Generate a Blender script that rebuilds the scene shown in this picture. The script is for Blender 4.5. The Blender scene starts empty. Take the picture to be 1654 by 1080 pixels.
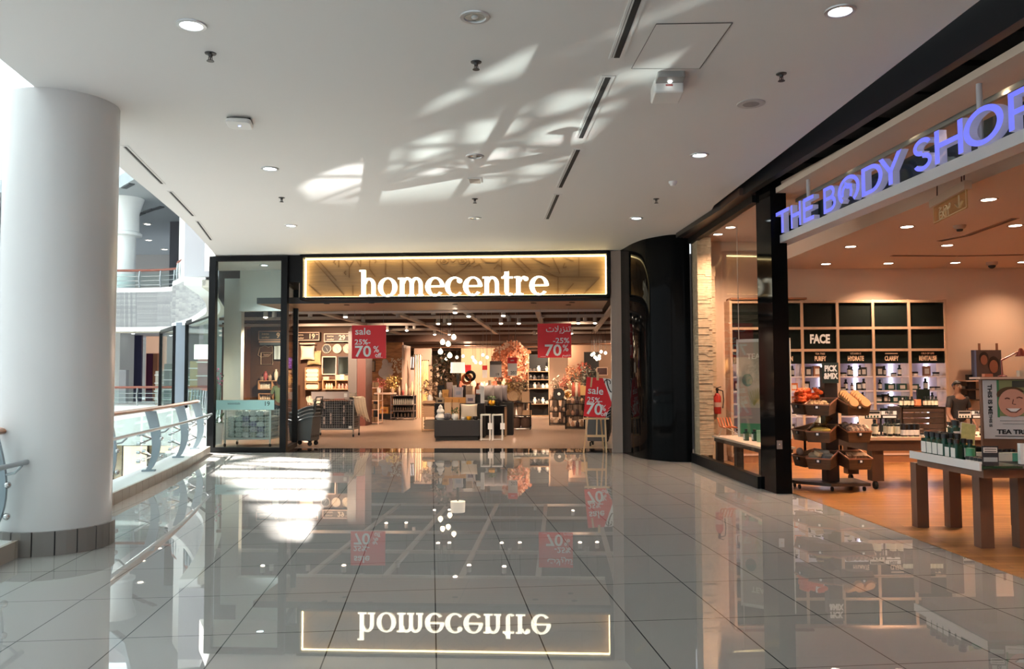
import bpy, math, random
from mathutils import Vector, Matrix
R = math.radians
SC = bpy.context.scene
COL = SC.collection
PI = math.pi
rnd = random.Random(7)

# ---------------------------------------------------------------- camera
FPX, CXP, CYP = 1330.0, 827.0, 540.0          # focal length and centre for a 1654 x 1080 frame
PITCH, ROLL = math.atan(70 / 1330), 0.0042
EYE = 1.5
cam_data = bpy.data.cameras.new('camera')
cam_data.sensor_fit = 'HORIZONTAL'
cam_data.sensor_width = 36.0
cam_data.lens = 36.0 * FPX / 1654.0
cam_data.clip_start, cam_data.clip_end = 0.05, 500
camera = bpy.data.objects.new('camera', cam_data)
COL.objects.link(camera)
CM = Matrix.Rotation(PI / 2 + PITCH, 3, 'X') @ Matrix.Rotation(-ROLL, 3, 'Z')
camera.matrix_world = Matrix.Translation((0, 0, EYE)) @ CM.to_4x4()
SC.camera = camera

# ---------------------------------------------------------------- world, sun, exposure
SC.view_settings.view_transform = 'Standard'
SC.view_settings.look = 'None'
SC.view_settings.exposure = 0.74
SC.view_settings.gamma = 1.0
SC.view_settings.use_curve_mapping = False
SC.cycles.max_bounces = 10
SC.cycles.diffuse_bounces = 5
SC.cycles.glossy_bounces = 5
SC.cycles.transparent_max_bounces = 16
SC.cycles.caustics_reflective = False
SC.cycles.caustics_refractive = False
SC.cycles.sample_clamp_indirect = 6.0
SC.cycles.use_denoising = True
SC.cycles.denoising_prefilter = 'ACCURATE'
SC.cycles.denoising_input_passes = 'RGB_ALBEDO_NORMAL'
W = bpy.data.worlds.new('sky'); SC.world = W; W.use_nodes = True
_bg = W.node_tree.nodes['Background']
_bg.inputs[0].default_value = (0.88, 0.96, 1.0, 1)
_bg.inputs[1].default_value = 0.68

def lamp(name, kind, loc, power, color=(1, 1, 1), target=None, size=0.05, spot=None, blend=0.5):
    d = bpy.data.lights.new(name, kind)
    d.energy = power; d.color = color
    if kind == 'SUN': d.angle = size
    elif kind == 'AREA': d.size = size
    else: d.shadow_soft_size = size
    if spot: d.spot_size = spot; d.spot_blend = blend
    o = bpy.data.objects.new(name, d); COL.objects.link(o)
    o.location = loc
    if target is not None:
        o.rotation_euler = (Vector(target) - Vector(loc)).to_track_quat('-Z', 'Y').to_euler()
    return o

SUN_DIR = Vector((0.665, -0.37, -1.0))
lamp('sun', 'SUN', (-20, 20, 30), 30.0, (1.0, 0.96, 0.9), Vector((-20, 20, 30)) + SUN_DIR, size=R(1.2))
# added spot standing in for sun reflected off the floor on to the ceiling
COURT = Vector((-9.5, 17.5, -1.8))
lamp('sun_bounce_spot', 'SPOT', COURT, 11000, (1.0, 0.98, 0.94), (1.9, 5.4, 4.06), size=0.009, spot=R(34), blend=1.0)

# ---------------------------------------------------------------- photo geometry -> place
def ray(px, py):
    return (CM @ Vector(((px - CXP) / FPX, (CYP - py) / FPX, -1.0)))
def at(px, py, Y):
    d = ray(px, py); t = Y / d.y
    return Vector((d.x * t, Y, EYE + d.z * t))
def onz(px, py, z=0.0):
    d = ray(px, py); t = (z - EYE) / d.z
    return Vector((d.x * t, d.y * t, z))
def onplane(px, py, p, n):
    d = ray(px, py); o = Vector((0, 0, EYE)); t = (p - o).dot(n) / d.dot(n)
    return o + d * t
CEIL = 4.06
HA = R(3.3)                                     # home store front: turned a little, its left end farther away
H0 = onz(737, 731)
HU, HN = Vector((math.cos(HA), -math.sin(HA), 0)), Vector((math.sin(HA), math.cos(HA), 0))
def hc(px, py, D):                              # -> store-local (x, z) on the plane D metres behind its front
    p = onplane(px, py, H0 + HN * D, HN)
    return ((p - H0).dot(HU), p.z)
def hw(x, D, z=0.0):
    return H0 + HU * x + HN * D + Vector((0, 0, z))
def hfloor(px, py, z=0.0):                      # store-local x, D of a point on a level
    p = onz(px, py, z) - H0
    return p.dot(HU), p.dot(HN)
B0 = Vector((3.50, 11.0, 0))                    # cosmetics store front line
_bd = Vector((3.84 - 3.50, 6.15 - 11.0, 0)).normalized()
BS_, BT = _bd, Vector((-_bd.y, _bd.x, 0))       # along the front (towards the camera), inwards
BROT = math.atan2(_bd.y, _bd.x)

# ---------------------------------------------------------------- materials
MATS = {}
def mat(name, col=(0.8, 0.8, 0.8), rough=0.5, metal=0.0, emit=None, es=0.0, noise=0.0, nscale=8.0, bump=0.0, spec=0.5, coat=0.0, stretch=None, col2=None):
    if name in MATS: return MATS[name]
    m = bpy.data.materials.new(name); m.use_nodes = True
    nt = m.node_tree; b = nt.nodes['Principled BSDF']
    b.inputs['Base Color'].default_value = (*col, 1)
    b.inputs['Roughness'].default_value = rough
    b.inputs['Metallic'].default_value = metal
    b.inputs['Specular IOR Level'].default_value = spec
    b.inputs['Coat Weight'].default_value = coat
    if emit:
        b.inputs['Emission Color'].default_value = (*emit, 1)
        b.inputs['Emission Strength'].default_value = es
    if noise or bump:
        tc = nt.nodes.new('ShaderNodeTexCoord'); mp = nt.nodes.new('ShaderNodeMapping')
        if stretch: mp.inputs['Scale'].default_value = stretch
        n = nt.nodes.new('ShaderNodeTexNoise'); n.inputs['Scale'].default_value = nscale
        n.inputs['Detail'].default_value = 4
        nt.links.new(tc.outputs['Object'], mp.inputs[0]); nt.links.new(mp.outputs[0], n.inputs['Vector'])
        if noise:
            r = nt.nodes.new('ShaderNodeValToRGB')
            c2 = col2 or tuple(max(0, c * (1 - noise)) for c in col)
            r.color_ramp.elements[0].position = 0.3; r.color_ramp.elements[1].position = 0.7
            r.color_ramp.elements[0].color = (*c2, 1); r.color_ramp.elements[1].color = (*col, 1)
            nt.links.new(n.outputs['Fac'], r.inputs[0]); nt.links.new(r.outputs[0], b.inputs['Base Color'])
        if bump:
            bp = nt.nodes.new('ShaderNodeBump'); bp.inputs['Strength'].default_value = bump; bp.inputs['Distance'].default_value = 0.02
            nt.links.new(n.outputs['Fac'], bp.inputs['Height']); nt.links.new(bp.outputs[0], b.inputs['Normal'])
    MATS[name] = m
    return m
def glass(name, tint=(1, 1, 1), refl=1.0, ior_=1.42, rough=0.0):
    if name in MATS: return MATS[name]
    m = bpy.data.materials.new(name); m.use_nodes = True; nt = m.node_tree
    nt.nodes.remove(nt.nodes['Principled BSDF'])
    out = nt.nodes['Material Output']
    t = nt.nodes.new('ShaderNodeBsdfTransparent'); t.inputs[0].default_value = (*tint, 1)
    g = nt.nodes.new('ShaderNodeBsdfGlossy'); g.inputs['Roughness'].default_value = rough
    fr = nt.nodes.new('ShaderNodeFresnel'); geo = nt.nodes.new('ShaderNodeNewGeometry')
    ior = nt.nodes.new('ShaderNodeMapRange'); ior.inputs['To Min'].default_value = ior_; ior.inputs['To Max'].default_value = 1 / ior_
    nt.links.new(geo.outputs['Backfacing'], ior.inputs[0]); nt.links.new(ior.outputs[0], fr.inputs[0])
    ml = nt.nodes.new('ShaderNodeMath'); ml.operation = 'MULTIPLY'; ml.inputs[1].default_value = refl
    mx = nt.nodes.new('ShaderNodeMixShader')
    nt.links.new(fr.outputs[0], ml.inputs[0]); nt.links.new(ml.outputs[0], mx.inputs[0])
    nt.links.new(t.outputs[0], mx.inputs[1]); nt.links.new(g.outputs[0], mx.inputs[2])
    nt.links.new(mx.outputs[0], out.inputs[0])
    MATS[name] = m
    return m
def brick_mat(name, c1, c2, cm, bw, rh, mortar, rough, offset=0.0, rot=0.0, loc=(0, 0), nvar=0.0, bump=0.0, swap=None, spec=0.5, squash=1.0):
    if name in MATS: return MATS[name]
    m = bpy.data.materials.new(name); m.use_nodes = True; nt = m.node_tree; b = nt.nodes['Principled BSDF']
    tc = nt.nodes.new('ShaderNodeTexCoord'); mp = nt.nodes.new('ShaderNodeMapping')
    mp.vector_type = 'POINT'
    mp.inputs['Rotation'].default_value = swap if swap else (0, 0, rot)
    mp.inputs['Location'].default_value = (loc[0], loc[1], 0)
    k = nt.nodes.new('ShaderNodeTexBrick'); k.offset = offset; k.squash = squash
    k.inputs['Scale'].default_value = 1.0; k.inputs['Brick Width'].default_value = bw; k.inputs['Row Height'].default_value = rh
    k.inputs['Mortar Size'].default_value = mortar; k.inputs['Mortar Smooth'].default_value = 0.1
    k.inputs['Color1'].default_value = (*c1, 1); k.inputs['Color2'].default_value = (*c2, 1); k.inputs['Mortar'].default_value = (*cm, 1)
    nt.links.new(tc.outputs['Object'], mp.inputs[0]); nt.links.new(mp.outputs[0], k.inputs['Vector'])
    src = k.outputs['Color']
    if nvar:
        n = nt.nodes.new('ShaderNodeTexNoise'); n.inputs['Scale'].default_value = 3.0; n.inputs['Detail'].default_value = 6
        mp2 = nt.nodes.new('ShaderNodeMapping'); mp2.inputs['Scale'].default_value = (1, 8, 1) if rh < bw else (1, 1, 1)
        nt.links.new(mp.outputs[0], mp2.inputs[0]); nt.links.new(mp2.outputs[0], n.inputs['Vector'])
        mx = nt.nodes.new('ShaderNodeMix'); mx.data_type = 'RGBA'; mx.blend_type = 'MULTIPLY'; mx.inputs[0].default_value = nvar
        nt.links.new(src, mx.inputs[6]); nt.links.new(n.outputs['Fac'], mx.inputs[7]); src = mx.outputs[2]
    nt.links.new(src, b.inputs['Base Color'])
    b.inputs['Roughness'].default_value = rough; b.inputs['Specular IOR Level'].default_value = spec
    if bump:
        bp = nt.nodes.new('ShaderNodeBump'); bp.inputs['Strength'].default_value = bump; bp.inputs['Distance'].default_value = 0.03
        nt.links.new(k.outputs['Fac'], bp.inputs['Height']); bp.invert = True
        nt.links.new(bp.outputs[0], b.inputs['Normal'])
    MATS[name] = m
    return m

WHITE = mat('white_paint', (0.72, 0.71, 0.69), 0.6)
WPLASTIC = mat('white_plastic', (0.8, 0.8, 0.78), 0.4)
BLACK = mat('black_metal', (0.006, 0.006, 0.0065), 0.4, spec=0.15)
BLACKM = mat('matt_black', (0.01, 0.01, 0.011), 0.7)
STEEL = mat('brushed_steel', (0.42, 0.45, 0.47), 0.32, 0.8)
CHROME = mat('chrome', (0.6, 0.6, 0.6), 0.12, 1.0)
WOODRAIL = mat('rail_wood', (0.42, 0.16, 0.06), 0.3, noise=0.4, nscale=6, stretch=(1, 1, 8))
PINE = mat('pine_wood', (0.62, 0.42, 0.22), 0.5, noise=0.2, nscale=10, stretch=(1, 1, .2))
CLEAR = glass('clear_glass', (0.97, 0.98, 0.98))
TEAL = glass('green_glass', (0.92, 0.985, 0.975), 0.6)
RED = mat('sale_red', (0.82, 0.012, 0.022), 0.45)
LETTERW = mat('white_lettering', (0.92, 0.91, 0.9), 0.5)
DARKW = mat('dark_wood', (0.05, 0.03, 0.02), 0.5, noise=0.4, nscale=10, stretch=(1, 1, .3))
CREAM = mat('cream_fabric', (0.70, 0.58, 0.44), 0.9, noise=0.1, nscale=30)
GLOW = mat('lamp_glow', (1, 1, 1), 0.5, emit=(1.0, 0.86, 0.68), es=9)
GLOWC = mat('cool_lamp_glow', (1, 1, 1), 0.5, emit=(0.86, 0.97, 1.0), es=8)

# ---------------------------------------------------------------- mesh building
class MB:
    def __init__(s): s.v = []; s.f = []; s.mi = []; s.cur = 0; s.X = None
    def mark(s, i): s.cur = i; return s
    def add(s, vs, fs):
        n = len(s.v)
        for p in vs:
            p = Vector(p)
            s.v.append(s.X @ p if s.X is not None else p)
        for f in fs: s.f.append([n + i for i in f]); s.mi.append(s.cur)
        return s
    def box(s, x0, x1, y0, y1, z0, z1):
        return s.add([(x0, y0, z0), (x1, y0, z0), (x1, y1, z0), (x0, y1, z0), (x0, y0, z1), (x1, y0, z1), (x1, y1, z1), (x0, y1, z1)],
                     [(0, 3, 2, 1), (4, 5, 6, 7), (0, 1, 5, 4), (1, 2, 6, 5), (2, 3, 7, 6), (3, 0, 4, 7)])
    def cbox(s, cx, cy, cz, sx, sy, sz): return s.box(cx - sx / 2, cx + sx / 2, cy - sy / 2, cy + sy / 2, cz - sz / 2, cz + sz / 2)
    def prism(s, poly, d0, d1, axis='z'):
        g = {'z': lambda u, v, d: (u, v, d), 'y': lambda u, v, d: (u, d, v), 'x': lambda u, v, d: (d, u, v)}[axis]
        n = len(poly)
        area = sum(poly[i][0] * poly[(i + 1) % n][1] - poly[(i + 1) % n][0] * poly[i][1] for i in range(n))
        if (area < 0) != (axis == 'y'): poly = poly[::-1]
        return s.add([g(u, v, d0) for u, v in poly] + [g(u, v, d1) for u, v in poly],
                     [tuple(range(n))[::-1], tuple(range(n, 2 * n))] + [(i, (i + 1) % n, n + (i + 1) % n, n + i) for i in range(n)])
    def tube(s, pts, r, n=8, cap=True):
        pts = [Vector(p) for p in pts]
        rs = r if isinstance(r, (list, tuple)) else [r] * len(pts)
        vs = []; fs = []; prev = None
        for i, p in enumerate(pts):
            a = pts[min(i + 1, len(pts) - 1)] - pts[max(i - 1, 0)]
            a = a.normalized() if a.length > 1e-9 else Vector((0, 0, 1))
            if prev is None:
                u = a.orthogonal().normalized()
            else:
                u = prev - a * prev.dot(a); u = u.normalized() if u.length > 1e-6 else a.orthogonal().normalized()
            prev = u; w = a.cross(u)
            for k in range(n):
                t = 2 * PI * k / n
                vs.append(p + (u * math.cos(t) + w * math.sin(t)) * rs[i])
        for i in range(len(pts) - 1):
            for k in range(n):
                fs.append((i * n + k, i * n + (k + 1) % n, (i + 1) * n + (k + 1) % n, (i + 1) * n + k))
        if cap:
            fs.append(tuple(range(n))[::-1]); fs.append(tuple(range((len(pts) - 1) * n, len(pts) * n)))
        return s.add(vs, fs)
    def cyl(s, p0, p1, r, n=16): return s.tube([p0, p1], r, n)
    def bar(s, p0, p1, w, h=None):                 # rectangular bar along p0-p1
        p0, p1 = Vector(p0), Vector(p1); h = h or w
        a = (p1 - p0).normalized(); up = Vector((0, 0, 1)) if abs(a.z) < .9 else Vector((0, 1, 0))
        u = a.cross(up).normalized(); v = u.cross(a)
        q = [u * (w / 2 * i) + v * (h / 2 * j) for i, j in ((-1, -1), (1, -1), (1, 1), (-1, 1))]
        return s.add([p0 + k for k in q] + [p1 + k for k in q], [(0, 1, 2, 3)[::-1], (4, 5, 6, 7)] + [(i, (i + 1) % 4, 4 + (i + 1) % 4, 4 + i) for i in range(4)])
    def lathe(s, prof, c=(0, 0, 0), n=20, axis='z'):
        g = {'z': lambda x, y, z: (c[0] + x, c[1] + y, c[2] + z), 'y': lambda x, y, z: (c[0] + x, c[1] + z, c[2] + y), 'x': lambda x, y, z: (c[0] + z, c[1] + x, c[2] + y)}[axis]
        vs = []; fs = []; m = len(prof)
        for r, z in prof:
            for k in range(n):
                t = 2 * PI * k / n; vs.append(g(r * math.cos(t), r * math.sin(t), z))
        for i in range(m - 1):
            for k in range(n):
                q = (i * n + k, i * n + (k + 1) % n, (i + 1) * n + (k + 1) % n, (i + 1) * n + k)
                fs.append(q if axis != 'y' else q[::-1])
        if prof[0][0] > 1e-6: fs.append(tuple(range(n))[::-1] if axis != 'y' else tuple(range(n)))
        if prof[-1][0] > 1e-6: fs.append(tuple(range((m - 1) * n, m * n)) if axis != 'y' else tuple(range((m - 1) * n, m * n))[::-1])
        return s.add(vs, fs)
    def ball(s, c, rx, ry=None, rz=None, nu=14, nv=9, e=1.0):
        ry = ry or rx; rz = rz or rx
        pw = lambda t: math.copysign(abs(t) ** e, t)
        vs = [(c[0], c[1], c[2] - rz)]; fs = []
        for j in range(1, nv):
            b = -PI / 2 + PI * j / nv
            for k in range(nu):
                t = 2 * PI * k / nu
                vs.append((c[0] + rx * pw(math.cos(b)) * pw(math.cos(t)), c[1] + ry * pw(math.cos(b)) * pw(math.sin(t)), c[2] + rz * pw(math.sin(b))))
        vs.append((c[0], c[1], c[2] + rz)); L = len(vs) - 1
        for k in range(nu):
            fs.append((0, 1 + (k + 1) % nu, 1 + k)); fs.append((L, 1 + (nv - 2) * nu + k, 1 + (nv - 2) * nu + (k + 1) % nu))
            for j in range(nv - 2):
                a = 1 + j * nu
                fs.append((a + k, a + (k + 1) % nu, a + nu + (k + 1) % nu, a + nu + k))
        return s.add(vs, fs)
    def grid(s, fn, nu, nv):                       # open sheet fn(u, v), 0..1
        vs = [fn(i / nu, j / nv) for j in range(nv + 1) for i in range(nu + 1)]
        return s.add(vs, [(j * (nu + 1) + i, j * (nu + 1) + i + 1, (j + 1) * (nu + 1) + i + 1, (j + 1) * (nu + 1) + i) for j in range(nv) for i in range(nu)])
    def slab(s, fn, nu, nv, t):                    # closed sheet of thickness t (vector)
        t = Vector(t); N = (nu + 1) * (nv + 1)
        a = [Vector(fn(i / nu, j / nv)) for j in range(nv + 1) for i in range(nu + 1)]
        idx = lambda i, j: j * (nu + 1) + i
        fs = []
        for j in range(nv):
            for i in range(nu):
                q = (idx(i, j), idx(i + 1, j), idx(i + 1, j + 1), idx(i, j + 1)); fs.append(q); fs.append(tuple(N + k for k in q[::-1]))
        ring = [idx(i, 0) for i in range(nu)] + [idx(nu, j) for j in range(nv)] + [idx(i, nv) for i in range(nu, 0, -1)] + [idx(0, j) for j in range(nv, 0, -1)]
        for k in range(len(ring)):
            p, q = ring[k], ring[(k + 1) % len(ring)]; fs.append((q, p, N + p, N + q))
        return s.add(a + [p + t for p in a], fs)
    def build(s, name, m, parent=None, smooth=True, bevel=0.0, seg=2):
        me = bpy.data.meshes.new(name)
        me.from_pydata([tuple(p) for p in s.v], [], s.f)
        for k in (m if isinstance(m, (list, tuple)) else [m]): me.materials.append(k)
        if isinstance(m, (list, tuple)): me.polygons.foreach_set('material_index', s.mi)
        if smooth:
            me.polygons.foreach_set('use_smooth', [True] * len(me.polygons))
            me.set_sharp_from_angle(angle=R(38))
        me.update()
        o = bpy.data.objects.new(name, me); COL.objects.link(o)
        if parent: o.parent = parent
        if bevel:
            b = o.modifiers.new('bevel', 'BEVEL'); b.width = bevel; b.segments = seg; b.limit_method = 'ANGLE'; b.angle_limit = R(40)
        return o
def rrect(w, h, r, n=4, cx=0, cy=0):
    out = []
    for (sx, sy, a) in ((1, 1, 0), (-1, 1, 90), (-1, -1, 180), (1, -1, 270)):
        for k in range(n + 1):
            t = R(a + 90 * k / n); out.append((cx + sx * (w / 2 - r) + r * math.cos(t), cy + sy * (h / 2 - r) + r * math.sin(t)))
    return out
def thing(name, label, cat, loc=(0, 0, 0), rz=0.0, group=None):
    o = bpy.data.objects.new(name, None); COL.objects.link(o)
    o.location = loc; o.rotation_euler = (0, 0, rz); o.empty_display_size = 0.1
    o['label'] = label; o['category'] = cat
    if group: o['group'] = group
    return o
def tag(o, label, cat, loc=None, rz=None, group=None):
    o['label'] = label; o['category'] = cat
    if group: o['group'] = group
    if loc is not None: o.location = loc
    if rz is not None: o.rotation_euler = (0, 0, rz)
    return o
def struct(mb, name, m, parent=None, **k):
    o = mb.build(name, m, parent, **k)
    if not parent: o['kind'] = 'structure'
    return o
KIDS = {}
def kids_of(o):
    return [c for c in COL.objects if c.parent == o]
def dup(root, loc=None, rz=None, label=None, group=None, scale=None):
    def rec(o, par):
        c = o.copy(); COL.objects.link(c)
        if par is not None: c.parent = par
        ks = KIDS.get(o.name)
        if ks is None: ks = KIDS[o.name] = list(o.children)
        for k in ks: rec(k, c)
        return c
    r = rec(root, None)
    if loc is not None: r.location = loc
    if rz is not None: r.rotation_euler = (r.rotation_euler[0], r.rotation_euler[1], rz)
    if label: r['label'] = label
    if group: r['group'] = group
    if scale: r.scale = scale if hasattr(scale, '__len__') else (scale,) * 3
    return r
def text(body, size, m, parent=None, loc=(0, 0, 0), rot=(PI / 2, 0, 0), depth=0.004, bold=0.0, xs=1.0, align='CENTER', name='lettering', lines=1.0, shear=0.0):
    c = bpy.data.curves.new('t', 'FONT'); c.body = body; c.size = size; c.extrude = depth / 2; c.offset = bold * size
    c.align_x = align; c.align_y = 'CENTER'; c.space_line = lines; c.shear = shear; c.resolution_u = 3
    t = bpy.data.objects.new('t', c); COL.objects.link(t)
    me = bpy.data.meshes.new_from_object(t.evaluated_get(bpy.context.evaluated_depsgraph_get()))
    bpy.data.objects.remove(t); bpy.data.curves.remove(c)
    for v in me.vertices: v.co.x *= xs
    me.materials.clear(); me.materials.append(m)
    o = bpy.data.objects.new(name, me); COL.objects.link(o)
    o.location = loc; o.rotation_euler = rot
    if parent: o.parent = parent
    return o
# ================================================================ the mall
def spline(pts, n=6):
    pts = [Vector(p) for p in pts]; out = []
    for i in range(len(pts) - 1):
        p0 = pts[max(i - 1, 0)]; p1 = pts[i]; p2 = pts[i + 1]; p3 = pts[min(i + 2, len(pts) - 1)]
        for k in range(n):
            t = k / n
            out.append(0.5 * ((2 * p1) + (p2 - p0) * t + (2 * p0 - 5 * p1 + 4 * p2 - p3) * t * t + (3 * p1 - p0 - 3 * p2 + p3) * t ** 3))
    out.append(pts[-1]); return out
KERB = spline([(-3.5, -8), (-3.6, -2), (-3.75, 3), (-4.2, 7.0), (-4.73, 9.61), (-5.04, 11.46), (-5.42, 13.57), (-6.0, 16.2), (-6.3, 17.4)])
def off(line, d):                               # offset a plan polyline, + to its right
    out = []
    for i, p in enumerate(line):
        t = (line[min(i + 1, len(line) - 1)] - line[max(i - 1, 0)]).normalized()
        out.append(Vector((p.x + t.y * d, p.y - t.x * d)))
    return out
FL_ROT = R(5.6)
_p = onz(705, 1080); _q = onz(700, 1013)
def rot2(p, a): return (p.x * math.cos(a) - p.y * math.sin(a), p.x * math.sin(a) + p.y * math.cos(a))
_lx = -rot2(_p, -FL_ROT)[0]; _ly = -rot2(_q, -FL_ROT)[1]
M_TILE = brick_mat('polished_tile', (0.36, 0.344, 0.325), (0.372, 0.355, 0.336), (0.03, 0.03, 0.03), 0.6, 0.9, 0.004, 0.8, rot=-FL_ROT, loc=(_lx, _ly), spec=0.0)
fr = B0 + BS_ * -3.6; fr2 = B0 + BS_ * 19.2
hr = hw(3.3, 0); hl = hw(-6.25, 0)
poly = [(p.x, p.y) for p in KERB if p.y < 16.7] + [(hl.x, hl.y), (hr.x, hr.y), (3.3, 14.4), (B0.x + .1, B0.y), (fr2.x, fr2.y)]
_fo = struct(MB().prism(poly, -0.35, -0.001), 'floor', M_TILE, smooth=False)
_g = MB().add([(x, y, 0.001) for x, y in (poly if sum(poly[i][0] * poly[(i + 1) % len(poly)][1] - poly[(i + 1) % len(poly)][0] * poly[i][1] for i in range(len(poly))) > 0 else poly[::-1])], [tuple(range(len(poly)))])
struct(_g, 'floor_glaze_surface', glass('tile_glaze', (1, 1, 1), 1.0, 1.68, 0.012), _fo, smooth=False)     # the tiles' clear glaze
cl = [(p.x, p.y) for p in off(KERB, 0.04)]
cl2 = hw(-6.3, 2.4); cl3 = hw(3.4, 2.4)
M_CEIL = mat('ceiling_paint', (0.74, 0.73, 0.71), 0.7)
b = MB().prism(cl + [(cl2.x, cl2.y), (cl3.x, cl3.y), (3.45, 15.3), (3.03, 12.2), (3.2, 5.6), (3.45, 0), (3.8, -8)], CEIL, CEIL + 0.7)
o = struct(b, 'ceiling', M_CEIL, smooth=False)
downlight_in_corner = (427, 428)
# pillar and its tiled skirting
px0, py0 = -4.17, 7.56
b = MB(); b.lathe([(0.475, 0.2), (0.475, CEIL)], (px0, py0, 0), 64)
pil = struct(b, 'pillar', mat('pillar_paint', (0.62, 0.61, 0.6), 0.25))
M_SKT = brick_mat('skirting_tile', (0.22, 0.2, 0.18), (0.24, 0.22, 0.2), (0.04, 0.04, 0.04), 0.165, 3.0, 0.004, 0.35)
b = MB(); n = 18
for k in range(n):
    a0, a1 = 2 * PI * k / n + .011, 2 * PI * (k + 1) / n - .011
    q = [(px0 + r * math.cos(t), py0 + r * math.sin(t)) for r, t in ((.505, a0), (.505, (a0 + a1) / 2), (.505, a1), (.45, a1), (.45, a0))]
    b.prism(q, 0.0, 0.205)
struct(b, 'pillar_skirting_trim', mat('skirting_grey', (0.2, 0.18, 0.165), 0.35), pil, smooth=False)
struct(MB().lathe([(.492, 0.0), (.492, 0.203)], (px0, py0, 0), 48), 'pillar_skirting_joint_trim', BLACKM, pil, smooth=False)
# kerb under the balustrade
def strip_wall(line, d0, d1, z0, z1):
    b = MB(); A, B = off(line, d0), off(line, d1); n = len(A)
    vs = [(p.x, p.y, z) for z in (z0, z1) for q in (A, B) for p in q]
    fs = []
    for i in range(n - 1):
        a, c = i, i + 1
        fs += [(a, c, 2 * n + c, 2 * n + a), (n + c, n + a, 3 * n + a, 3 * n + c), (2 * n + a, 2 * n + c, 3 * n + c, 3 * n + a), (a, n + a, n + c, c)]
    for e in (0, n - 1): fs.append((e, 2 * n + e, 3 * n + e, n + e) if e else (e, n + e, 3 * n + e, 2 * n + e))
    return b.add(vs, fs)
KL = [p for p in KERB if p.y < 16.9]
kb = struct(strip_wall(KL, -0.42, -0.02, -0.35, 0.14), 'trim_kerb', mat('kerb_stone', (0.66, 0.66, 0.65), 0.4), smooth=False)
b = MB(); L = off(KL, 0.0); d = 0
for i in range(len(L) - 1):
    p, q = L[i], L[i + 1]; seg = (q - p).length; m = max(1, int(seg / 0.3))
    for k in range(m):
        u, v = p.lerp(q, k / m + .014), p.lerp(q, (k + 1) / m - .014)
        b.bar((u.x, u.y, .07), (v.x, v.y, .07), .035, .15)
struct(b, 'trim_kerb_tile', mat('kerb_tile', (0.42, 0.36, 0.3), 0.35), kb, smooth=False)
struct(strip_wall(KL, -0.5, -0.42, -1.1, 0.02), 'trim_slab_edge', WHITE, smooth=False)

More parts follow.
